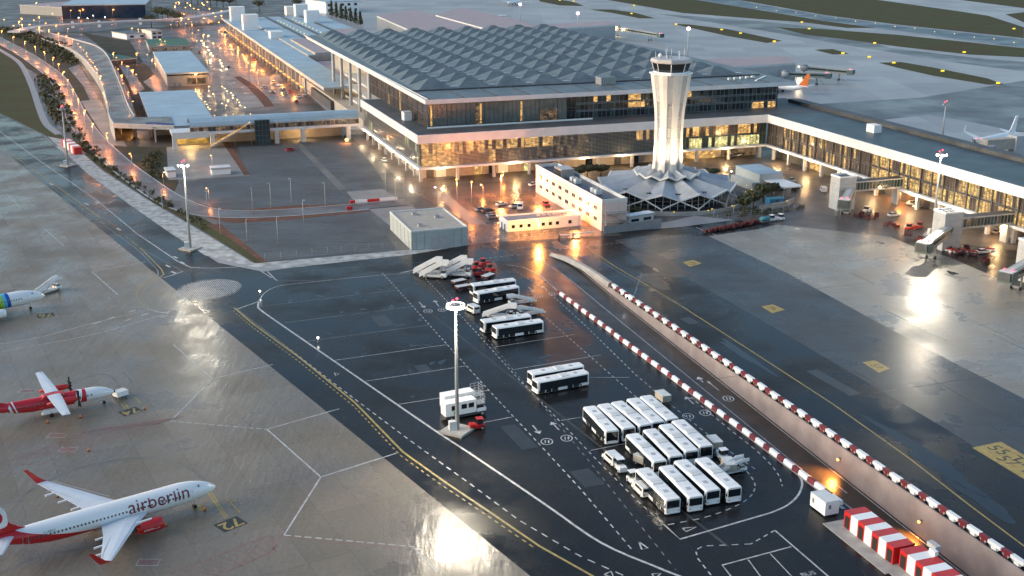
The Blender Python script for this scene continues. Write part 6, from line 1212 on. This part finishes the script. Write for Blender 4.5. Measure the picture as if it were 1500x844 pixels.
# elevated ramp
lf = [(31, 47, .1), (62, 58, .6), (90, 68, 2), (115, 80, 4), (137, 103, 6), (149, 123, 7), (157, 150, 7.3), (160, 170, 7.3), (167, 184, 7.3)]
rt = [(40, 41, .1), (80, 51, .6), (110, 59, 2), (140, 68, 4), (157, 82, 6), (171, 112, 7), (180, 135, 7.2), (187, 154, 7.3), (197, 172, 7.3)]
Lw = smooth_line([at(*q) for q in lf], 4); Rw = smooth_line([at(*q) for q in rt], 4)
rp = thing('elevated_ramp', 'curved elevated road ramp with pale parapets left of the footbridge', 'road ramp', at(150, 150))
b = MB(); n = len(Lw); b.add(Lw+Rw, [(i, n+i, n+i+1, i+1) for i in range(n-1)], G_road); b.build('road_deck', rp, world=True)
b = MB()
for E in (Lw, Rw):
    for p, q in zip(E, E[1:]): b.add([Vector((p.x, p.y, 0)), Vector((q.x, q.y, 0)), q, p], [(0, 1, 2, 3)], 'conc')
b.build('side_wall', rp, world=True)
for E in (Lw, Rw):
    b = MB()
    for p, q in zip(E, E[1:]): b.bar(p+Vector((0, 0, .5)), q+Vector((0, 0, .5)), .4, 1.0, 'lgrey')
    b.build('parapet', rp, world=True)
b = MB()
for y_ in (128, 132, 139, 143, 149, 158): a_, c_ = at(150+(y_-120)*.25, y_+3, 7.35), at(178+(y_-128)*.35, y_, 7.35); strip(b, [a_, c_], .35, 'mwhite')
for E_, F_ in ((Lw, Rw), (Rw, Lw)): strip(b, [p.lerp(q, .1)+Vector((0, 0, .06)) for p, q in zip(E_, F_)], .3, 'mwhite')
strip(b, [p.lerp(q, .5)+Vector((0, 0, .06)) for p, q in zip(Lw, Rw)], .2, 'mwhite2', None, (3, 4))
b.build('deck_markings', rp, world=True)
b = MB(); D = [at(*q) for q in ((166, 184, 7.3), (197, 172, 7.3), (250, 171, 7.3), (255, 187, 7.3))]; b.prism([(p.x, p.y) for p in D], 6.2, 7.35, 'lgrey', top=G_road); b.build('cross_deck', rp, world=True)
b = MB(); b.bar(D[0]+Vector((0, 0, .6)), D[3]+Vector((0, 0, .6)), .4, 1.1, 'lgrey'); b.bar(D[3].lerp(D[0], .45)+Vector((0, 0, 1.3)), D[3]+Vector((0, 0, 1.3)), .3, 1.2, 'navyb'); b.build('parapet', rp, world=True)
for q in ((198, 200), (176, 197), (222, 201)): p = at(*q); b = MB(); b.bx(p.x-.7, p.x+.7, p.y-.7, p.y+.7, 0, 6.2, 'conc'); b.build('pier_leg', rp, world=True)
# footbridge
fb = thing('footbridge', 'long footbridge with a blue tube roof joining the terminal to the canopies', 'footbridge', tw(-48, 104), TA)
b = MB(); b.bx(-38, 46, -2.5, 11, 6.0, 7.2, 'fascia'); b.bx(-38, -22, -3.2, -2.52, 4.8, 7.6, 'offwhite'); b.build('deck', fb)
b = MB(); b.loft([[(x, 4+6.2*math.cos(t_*math.pi/10), 9.6+3.1*math.sin(t_*math.pi/10)) for t_ in range(11)] for x in (-30, -10, 10, 30, 46)], 'roofblue', smooth=True, closed=False, cap=False); b.loft([[(x, 4+5.9*math.cos(t_*math.pi/10), 9.5+2.8*math.sin(t_*math.pi/10)) for t_ in range(11)] for x in (-30, 46)], 'grey', closed=False, cap=False); b.bx(-30, 46, -2.3, -1.9, 9.3, 9.9, 'lgrey'); b.build('tube_roof', fb)
for i in range(10): bay_window(fb, (-30+i*7.6, -2.0), (-30+(i+1)*7.6, -2.0), 7.2, 9.4, 4, (0, 1), lambda c, r: 'lit_d' if rr.random() < .55 else 'cglass', mull='lgrey')
for i in range(20): b = MB(); b.bar((-30+i*3.8, -1.8, 7.3), (-28.1+i*3.8, -1.8, 9.3), .15, .15, 'lgrey'); b.build('truss_bar', fb)
for x in (-37, -20.5, 8, 20, 41):
    b = MB(); b.bx(x-.9, x+.9, -2.4, .2, 0, 6.0, 'offwhite'); b.build('pier_leg', fb)
b = MB(); b.bx(-2, 4.5, -5.2, -2.7, 0, 11.5, 'tglass'); [b.bx(-2.1+i*1.65, -1.95+i*1.65, -5.3, -5.2, 0, 11.5, 'mull') for i in range(5)]; [b.bx(-2, 4.5, -5.3, -5.2, i*2.3, i*2.3+.15, 'mull') for i in range(6)]; b.build('lift_shaft', fb)
b = MB(); b.bar((-22, -3.6, .3), (-9, -3.6, 7), 1.4, .4, 'lgrey'); b.bar((-22, -4.3, 1.2), (-9, -4.3, 7.9), .12, .5, 'lit_w'); b.bar((-10, -5.4, 7.3), (-4, -5.4, 11), .12, .4, 'lit_w'); b.build('stair', fb)
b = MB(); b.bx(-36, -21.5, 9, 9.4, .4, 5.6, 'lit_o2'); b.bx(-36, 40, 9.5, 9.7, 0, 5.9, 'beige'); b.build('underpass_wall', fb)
lamp(tw(-78, 106, 4.5), (1, .6, .2), LAMP*1.6, .4); lamp(tw(-28, 106, 4), (1, .6, .25), LAMP, .4)
# canopies
for (u0, u1, v0, v1, z, lab) in ((-93, -64, 122, 244, 7.0, 'large pale blue flat canopy roof behind the footbridge'), (-74, -48.5, 314, 444, 8.0, 'pale blue roofed hall farther back beside the forecourt')):
    t = thing('canopy_hall', lab, 'canopy', tw(u0, v0), TA); w_, d_ = u1-u0, v1-v0
    b = MB(); b.bx(0, w_, 0, d_, z-.7, z, 'offwhite', top='roofblue'); b.build('roof', t)
    b = MB()
    if v0 < 200:
        b.bx(2, w_-4, 20, d_-3, 0, z-.7, 'beige'); b.build('inner_wall', t)
        for y_ in range(0, int(d_), 20):
            for x in (1, w_-1): b = MB(); b.bx(x-.35, x+.35, y_+1, y_+1.7, 0, z-.7, 'lgrey'); b.build('column', t)
    else:
        b.bx(.5, w_-.5, 1, d_-1, 0, z-1.6, 'beige'); b.build('wall', t); b = MB(); b.bx(.5, w_-.5, .85, 1, z-1.6, z-.72, 'glass'); b.build('clerestory', t)
        for x in (12.5, 18.2): bay_window(t, (x, .8), (x+5, .8), 1.2, 4.6, 5, (0, 1), lambda c, r: 'cglass' if rr.random() < .5 else 'lit_d')
        for x in (4, 7): b = MB(); b.bx(x, x+1.6, .8, .95, 0, 2.4, 'grey'); b.build('door', t)
    b = MB(); b.bx(-.2, w_+.2, -.2, .15, z-.2, z+.25, 'lgrey'); b.build('edge_trim', t)
lamp(tw(-100, 150, 5), (1, .45, .12), LAMP*1.4, .4); lamp(tw(-56, 308, 6), (1, .5, .16), LAMP*1.5, .4)
# older terminal with its long canopy
ot = thing('older_terminal', 'older terminal with a long blue-grey canopy roof and orange lit arcade', 'terminal', tw(8, 190), TA)
b = MB(); b.prism([(-9, 0), (9, 0), (9, 470), (-9, 470)], 11.2, 12.2, 'lgrey', top='roofblue'); b.bx(-9.4, -9, 0, 470, 10.6, 12.4, 'lgrey'); b.build('canopy_roof', ot)
b = MB(); b.bx(-6, 8.5, 1, 60, 0, 4.6, 'dgrey'); b.bx(-6, 9, 60, 465, 0, .2, 'conc'); b.bx(8.4, 9, 0, 470, 0, 11, 'beige'); b.build('arcade_wall', ot)
for k in range(26): y_ = 60+k*15.5; b = MB(); b.bx(-9.2, -8.2, y_, y_+1, 0, 11.2, 'lgrey'); b.build('column', ot)
for k in range(26): y_ = 62+k*15.5; b = MB(); b.bx(-10.5, -9.6, y_, y_+7.5, 4.2, 4.5, 'lit_o'); b.build('arcade_light', ot)
for k in range(9): lamp(tw(-6, 260+k*44, 5.5), (1, .35, .06), LAMP*2, .5)
b = MB(); b.bx(9.2, 60, 110, 150, 0, 9, 'beige', top='roofpink'); b.bx(9.2, 78, 150.5, 470, 0, 13, 'beige', top='roofblue'); b.build('main_block', ot)
b = MB(); [b.bx(x, x+2.5, 152, 468, 13.02, 13.5, 'dgrey') for x in (26, 40, 57)]; b.bx(60, 77, 152, 330, 13.02, 13.3, 'roofpink'); b.bx(14, 24, 152, 250, 13.02, 14.2, 'beige', top='roofpink'); b.build('roof_strips', ot)
b = MB(); b.bx(9.05, 15.5, 28, 109, 0, 10.4, 'beige', top='roofpink'); b.build('low_block', ot)
for i in range(34): b = MB(); b.ball((9.6, 8+i*3.2, 9.9), .28, 'bulb_y', n=6); b.build('roof_lamp', ot)
for i in range(30): b = MB(); b.ball((32+(i % 2)*14, 200+i*8, 13.4), .45, 'bulb_y', n=6); b.build('roof_lamp', ot)
for q, w_, h_ in (((348, 30), 12, 12), ((367, 43), 12, 12), ((441, 24), 11, 11), ((457, 34), 11, 11), ((404, 55), 9, 5), ((425, 22), 8, 8)):
    u_, v_ = tuv(*q, 12.5); b = MB(); b.bx(u_-8-w_/2, u_-8+w_/2, v_-190-6, v_-190+6, 12.2, 12.2+h_, 'white'); b.build('roof_tower', ot)
# blocks standing around the older terminal
def block(name, label, cat, p, q, depth, ytop, wall, roof, win=None, storeys=2, group=None):
    a_, c_ = at(*p), at(*q); h = hgt(((p[0]+q[0])/2, (p[1]+q[1])/2), ytop); W = (c_-a_).length; rz = math.atan2(c_.y-a_.y, c_.x-a_.x); t = thing(name, label, cat, a_, rz, group)
    b = MB(); b.bx(0, W, 0, depth, 0, h, wall); b.build('wall', t); b = MB(); b.bx(-.3, W+.3, -.3, depth+.3, h, h+.7, 'lgrey', top=roof); b.build('roof', t)
    if win:
        n_ = max(2, int(W/7))
        for s_ in range(storeys):
            for i in range(min(n_, 40//storeys)): x = (i+.5)*W/min(n_, 40//storeys); b = MB(); b.bx(x-1.6, x+1.6, -.12, -.02, (s_+.3)*h/storeys, (s_+.75)*h/storeys, win); b.build('window', t)
    return t
block('glass_office', 'large dark blue glass office block at the top left', 'office block', (92, 28), (214, 26), 90, 8, 'bluglass', 'roofblue', None)
b = MB(); 
t = block('roof_block', 'low grey building left of the dark blue glass block', 'building', (30, 20), (92, 24), 60, 10, 'grey', 'roofpink')
block('green_roof_building', 'beige building with a dark green roof near the forecourt', 'building', (219, 77), (279, 75), 55, 68, 'beige', 'green', 'lit_d', 1)
block('small_building', 'small white building beside the green roofed one', 'building', (186, 58), (216, 56), 30, 50, 'white', 'roofpier', 'glass', 1); block('small_building', 'small cream house left of the green roof', 'building', (223, 58), (238, 57), 20, 46, 'offwhite', 'beige', 'glass', 2)
block('white_building', 'distant white office with rows of windows behind dark cypress trees', 'office block', (478, 20), (526, 18), 60, 3, 'white', 'roofblue', 'glass', 2)
block('low_shed', 'low dark green shed roof right of the ramp', 'shed', (163, 95), (200, 92), 28, 88, 'dgrey', 'green'); 
block('small_cabin', 'small white cabin on the pale plot, lower left', 'cabin', (246, 261), (258, 260), 7, 252, 'white', 'offwhite'); block('small_cabin', 'long white cabin on the pale plot, lower right', 'cabin', (311, 257), (338, 255), 5, 248, 'white', 'offwhite')
block('guard_cabin', 'small white cabin on the apron edge below the pink office block', 'cabin', (921, 329), (957, 323), 3, 317, 'offwhite', 'white', 'glass', 1)
# overpass at the top left
ov = thing('overpass', 'long road overpass with white parapet in front of the dark blue block', 'bridge', at(150, 36)); DP = smooth_line([at(*q) for q in ((20, 46, 4), (60, 38, 6), (110, 35, 7), (180, 31, 7), (275, 26, 7), (345, 14, 7))], 4)
b = MB(); L_, R_ = ribbon(DP, 13)
b.loft([[Vector((l.x, l.y, c_.z)), Vector((r.x, r.y, c_.z)), Vector((r.x, r.y, c_.z-1.3)), Vector((l.x, l.y, c_.z-1.3))] for l, r, c_ in zip(L_, R_, DP)], 'lgrey', smooth=False); b.build('deck', ov, world=True)
b = MB()
for p, q, z1, z2 in zip(R_, R_[1:], DP, DP[1:]): b.bar(Vector((p.x, p.y, z1.z+.6)), Vector((q.x, q.y, z2.z+.6)), .4, 1.2, 'white')
b.build('parapet', ov, world=True)
for q in ((107, 41), (146, 40), (206, 36)): p = at(*q); b = MB(); b.bx(p.x-1.2, p.x+1.2, p.y-1, p.y+1, 0, 6, 'white'); b.build('pier_leg', ov, world=True)
# pink roofed piers behind the hall
def roof_block(name, label, pts, z, wall, roof, cat='pier'):
    P_ = [at(*q, z) for q in pts]; t = thing(name, label, cat, P_[0].to_2d().to_3d()); b = MB(); b.prism([(p.x, p.y) for p in P_], 0, z-1.2, wall); b.build('wall', t, world=True); b = MB(); b.prism([(p.x, p.y) for p in P_], z-1.2, z, 'offwhite', top=roof); b.build('roof', t, world=True); return t
roof_block('pink_roof_pier', 'broad pink roof behind the left part of the pyramids', [(552, 23), (606, 14), (635, 22), (720, 46), (690, 52), (600, 44)], 14, 'grey', 'roofpink'); roof_block('pink_roof_pier', 'broad pink roof behind the middle of the pyramids', [(638, 22), (674, 11.5), (745, 26), (800, 41), (730, 47)], 15, 'grey', 'roofpink')
tC = roof_block('pink_roof_pier', 'long narrow pink roof pier behind the upper edge of the hall', [(790, 36), (893, 31), (902, 36), (810, 42)], 12, 'lgrey', 'roofpink'); tD = roof_block('pink_roof_pier', 'long pink roof pier right of the control tower', [(1020, 87), (1152, 82), (1166, 92), (1046, 100)], 12, 'lgrey', 'roofpink')
for (q, n_, dx, t_) in (((812, 46), 8, 14, tC), ((1062, 100), 5, 27, tD)):
    for i in range(n_): p = at(q[0]+i*dx, q[1]-i*.6, 6); b = MB(); b.ball(Vector(p), .9 if i % 2 else .6, 'bulb_c', n=6); b.build('wall_lamp', t_, world=True); (lamp(p+Vector((0, -4, 0)), (1, .72, .4), LAMP*3, .5) if i % 2 == 0 else None)
for lab, r_, c_ in (('far pale boarding bridge by the orange tailed airliner, upper one', (1178, 103), (1246, 107)), ('far pale boarding bridge by the orange tailed airliner, lower one', (1150, 112), (1212, 112)), ('far boarding bridge with white cab near the top of the hall roof', (905, 44), (968, 53))): boarding_bridge(lab, at(*r_, 5).to_2d(), at(*c_, 5).to_2d(), 5, 4)
t = thing('stair_tower', 'grey tower block with walkway behind the pier roof', 'tower block', tw(191, -48), TA); b = MB(); b.bx(12, 17, -3, 3, 0, 14, 'lgrey'); b.build('shaft', t); b = MB(); b.bx(-6, 12, -2, 2, 6, 11, 'beige'); b.build('walkway', t)
t = thing('stair_tower', 'grey tower block behind the pier at the far right edge', 'tower block', at(1478, 236), TA); b = MB(); b.bx(0, 6, -3, 3, 0, 11, 'lgrey'); b.build('shaft', t); b = MB(); b.bx(-14, 0, -2, 2, 5.5, 10, 'beige'); b.build('walkway', t)
boarding_bridge('boarding bridge with red beacons at the nose of the white airliner behind the pier', at(1452, 226, 5).to_2d(), at(1432, 212, 4).to_2d(), 5, 3.5)
block('long_container', 'white container at the corner of the middle pink roof', 'container', (731, 28), (746, 27), 8, 24, 'white', 'offwhite')
# fence and gate line along the bus park
fn_ = thing('wire_fence', 'thin wire mesh fence between apron and land side buildings', 'fence', at(690, 356)); FP = px((388, 383), (480, 373), (600, 364.5), (690, 353), (760, 350), (850, 341), (905, 338), (1000, 329), (1100, 318), (1178, 307)); b = MB()
for p, q in zip(FP, FP[1:]):
    m_ = max(1, int((q-p).length/4))
    for i in range(m_): a_ = p.lerp(q, i/m_); b.tube(a_, a_+Vector((0, 0, 2.4)), .05, 'pole', n=4)
b.build('posts', fn_, world=True); b = MB()
for p, q in zip(FP, FP[1:]):
    for z in (.3, 1.0, 1.7, 2.4): b.bar(p+Vector((0, 0, z)), q+Vector((0, 0, z)), .03, .03, 'pole')
b.build('wires', fn_, world=True)
gw = thing('screen_wall', 'grey panel screen in front of the pink office block', 'wall', at(890, 342)); b = MB(); Q = px((884, 343), (935, 337), (968, 331)); [b.bar(p+Vector((0, 0, 1.3)), q+Vector((0, 0, 1.3)), .2, 2.6, 'grey') for p, q in zip(Q, Q[1:])]; b.build('panels', gw, world=True)
for q, lab in (((834, 348), 'white tipped low barrier rail at the apron gate, left'), ((855, 345), 'white low barrier rail at the apron gate, right')): t = thing('gate_barrier', lab, 'gate', at(*q), R(15)); b = MB(); b.bx(-3.5, 3.5, -.15, .15, .8, 1.1, 'white'); b.build('boom', t); b = MB(); b.bx(-3.8, -3.3, -.3, .3, 0, 1.2, 'dgrey'); b.build('post', t)
for i, (p, q, cl, lab) in enumerate([((513, 298), (520, 297), 'red', 'red plastic barrier at the left end of the closed road'), ((520, 297), (538, 296), 'white', 'white plastic barrier of the closed road, left piece'), ((538, 296), (556, 294.5), 'red', 'red plastic barrier in the middle of the closed road'), ((556, 294.5), (582, 292.5), 'white', 'white plastic barrier of the closed road, right piece'), ((508, 307), (516, 306), 'red', 'red plastic barrier on the brown verge')]):
    t = thing('plastic_barrier', lab, 'barrier', at(*p)); b = MB(); b.bar(at(*p)+Vector((0, 0, .5)), at(*q)+Vector((0, 0, .5)), .5, 1, cl); b.build('body', t, world=True)
# ------------------------------------------------------------------ greenery
def leaves(b, c, rx, ry, rz_, n, m=('leaf', 'leaf2'), s=.55, shell=.55):
    for _ in range(n):
        while True:
            x, y, z = rr.uniform(-1, 1), rr.uniform(-1, 1), rr.uniform(-1, 1); d = x*x+y*y+z*z
            if d < 1 and d > shell*rr.random(): break
        nrm = Vector((x+rr.uniform(-.8, .8), y+rr.uniform(-.8, .8), z+rr.uniform(-.3, 1))).normalized(); t1 = nrm.orthogonal().normalized(); t2 = nrm.cross(t1); k = s*rr.uniform(.6, 1.4); p = Vector((c[0]+x*rx, c[1]+y*ry, c[2]+z*rz_)); b.add([p-t1*k, p-t2*k*.6, p+t1*k, p+t2*k*.6], [(0, 1, 2, 3)], rr.choice(m))
def tree(q, h, r, label, group=None, kind='round', name='tree'):
    p = at(*q); t = thing(name, label, 'tree', p, 0, group); b = MB()
    if kind == 'cypress': b.tube((0, 0, 0), (0, 0, h*.5), .3, 'bark', .12, n=6); b.build('trunk', t); b = MB(); [leaves(b, (0, 0, h*(.18+.13*i)), r*(1-.12*i), r*(1-.12*i), h*.14, 60, s=.7) for i in range(7)]; b.build('crown', t); return t
    b.tube((0, 0, 0), (0, 0, h*.55), h*.035, 'bark', h*.02, n=7); [b.tube((0, 0, h*.4), (r*.6*math.cos(i*1.3), r*.6*math.sin(i*1.3), h*.72), h*.018, 'bark', h*.007, n=5) for i in range(5)]; b.build('trunk', t); b = MB()
    for i in range(7): a_ = i*2.4; k = .55*r*(i > 0); leaves(b, (k*math.cos(a_), k*math.sin(a_), h*(.6+.09*(i % 3))), r*.6, r*.6, h*.2, 95)
    b.build('crown', t); return t
for q, h, lab in [((1090, 312), 6.5, 'dark bushy tree right of the podium, nearest the apron road'), ((1103, 308), 8, 'tallest dark tree between the podium and the garden wall'), ((1118, 296), 7.5, 'dark tree in front of the white car shelter'), ((1130, 290), 6, 'dark tree beside the blue cabin')]: tree(q, h, h*.42, lab, 'dark trees right of the podium')
for q, h, lab in [((846, 262), 5, 'dark shrub tree behind the pink office roof, left'), ((860, 260), 5.5, 'dark shrub tree behind the pink office roof, middle'), ((880, 258), 5, 'dark shrub tree left of the tower podium'), ((1040, 262), 4.5, 'dark shrub tree behind the right part of the podium')]: tree(q, h, 3.4, lab, 'dark shrub trees behind the podium')
for i, q in enumerate([(880, 308), (905, 311), (892, 316), (930, 316)]): tree(q, 3.2, 2.2, ['small palm-like bush beside the lattice of the podium, leftmost', 'small bush under the podium lattice', 'small bush on the strip by the screen wall', 'small bush left of the terrace wall'][i], 'bushes at the podium foot', name='bush')
for i in range(7): tree((486+i*7, 24+i*2.2), 15-i*.5, 3, 'dark cypress tree in the row along the distant lit road', 'cypress trees', 'cypress')
for i, q in enumerate([(232, 28), (238, 29), (246, 30), (380, 16), (437, 14), (222, 40), (255, 34), (262, 38)]): tree(q, 13, 7, ['dark tree right of the dark blue block', 'dark tree in the clump right of the blue block', 'dark tree nearest the overpass', 'dark tree far behind the older terminal', 'dark tree by the white roof towers', 'dark tree under the overpass', 'dark tree beyond the green roof', 'dark tree at the forecourt edge'][i], 'dark distant trees')
for i in range(10): tree((262+i*9.3, 4+(i*37 % 9)), 14, 8, 'dark tree among the distant orange lights at the top edge', 'trees among the distant lights')
def shrubs(name, poly, n, s, hh, m=('leaf', 'leaf2', 'leaf2')):
    P_ = px(*poly); x0, x1 = min(p.x for p in P_), max(p.x for p in P_); y0, y1 = min(p.y for p in P_), max(p.y for p in P_); b = MB(); k = 0
    while k < n:
        x, y = rr.uniform(x0, x1), rr.uniform(y0, y1); ins = False; j = len(P_)-1
        for i in range(len(P_)):
            if (P_[i].y > y) != (P_[j].y > y) and x < (P_[j].x-P_[i].x)*(y-P_[i].y)/(P_[j].y-P_[i].y)+P_[i].x: ins = not ins
            j = i
        if ins: leaves(b, (x, y, hh*.5), s*2, s*2, hh*.6, 10, m, s); k += 1
    o = b.build(name); o['kind'] = 'stuff'; return o
shrubs('bank_shrubs', [(0, 42), (30, 44), (62, 56), (100, 68), (113, 80), (112, 96), (92, 92), (70, 78), (40, 60), (0, 48)], 380, 1.0, 2.6)
shrubs('verge_shrubs', [(62, 110), (80, 118), (95, 148), (108, 178), (124, 200), (148, 226), (118, 214), (98, 196), (82, 184), (66, 150), (52, 116)], 170, .8, 1.6)
shrubs('verge_shrubs', [(118, 216), (150, 246), (215, 288), (300, 338), (310, 334), (250, 296), (200, 266), (150, 232), (124, 206)], 150, .45, .9)
shrubs('verge_shrubs', [(208, 240), (228, 222), (236, 225), (232, 255), (245, 270), (225, 262)], 60, .6, 1.6)
shrubs('garden_shrubs', [(1060, 318), (1090, 305), (1150, 309), (1175, 303), (1178, 306), (1120, 316)], 70, .4, .9)

for i, (q, q2) in enumerate([((300, 62), (304, 68)), ((318, 84), (322, 90)), ((352, 60), (356, 66)), ((372, 88), (376, 94)), ((402, 122), (409, 121)), ((414, 132), (420, 134)), ((398, 137), (405, 138)), ((425, 136), (430, 140)), ((446, 140), (450, 145)), ((345, 76), (349, 82)), ((330, 48), (333, 53)), ((292, 78), (290, 86)), ((409, 126), (416, 127)), ((418, 139), (424, 142)), ((335, 100), (339, 106))]):
    put([carW, carS, carB, carR][i % 4], q, q2, ['white car on the busy forecourt road of the older terminal', 'silver car on the busy forecourt road of the older terminal', 'black car on the busy forecourt road of the older terminal', 'red car on the busy forecourt road of the older terminal'][i % 4], ['white cars on the forecourt', 'silver cars on the forecourt', 'black cars on the forecourt', 'red cars on the forecourt'][i % 4])
# ------------------------------------------------------------------ light
wd = bpy.data.worlds.new('World'); SC.world = wd; wd.use_nodes = True; n, l = wd.node_tree.nodes, wd.node_tree.links
sky = n.new('ShaderNodeTexSky'); sky.sky_type = 'NISHITA'; sky.sun_disc = False; SUN_EL, SUN_AZ = R(9), R(-97)   # low sun, off to the left
sky.sun_elevation = SUN_EL; sky.sun_rotation = SUN_AZ; sky.air_density = 1.0; sky.dust_density = 1.5; sky.ozone_density = 2.0
hs_ = n.new('ShaderNodeHueSaturation'); hs_.inputs['Saturation'].default_value = 1.0; l.new(sky.outputs[0], hs_.inputs['Color']); l.new(hs_.outputs[0], n['Background'].inputs['Color']); n['Background'].inputs['Strength'].default_value = .1
sd = bpy.data.lights.new('sun', 'SUN'); so = bpy.data.objects.new('sun', sd); COL.objects.link(so); sd.energy = .8; sd.angle = R(40); sd.color = (1, .9, .78)
dirv = Vector((math.sin(SUN_AZ)*math.cos(R(28)), math.cos(SUN_AZ)*math.cos(R(28)), math.sin(R(28)))); so.rotation_euler = (-dirv).to_track_quat('-Z', 'Y').to_euler()
SC.view_settings.view_transform = 'Standard'; SC.view_settings.look = 'None'; SC.view_settings.exposure = 1.72; SC.view_settings.gamma = 1; SC.view_settings.use_curve_mapping = False
SC.cycles.use_denoising = True; SC.cycles.max_bounces = 5; SC.cycles.diffuse_bounces = 2; SC.cycles.glossy_bounces = 3; SC.cycles.transmission_bounces = 3; SC.cycles.sample_clamp_indirect = 4; SC.cycles.sample_clamp_direct = 0
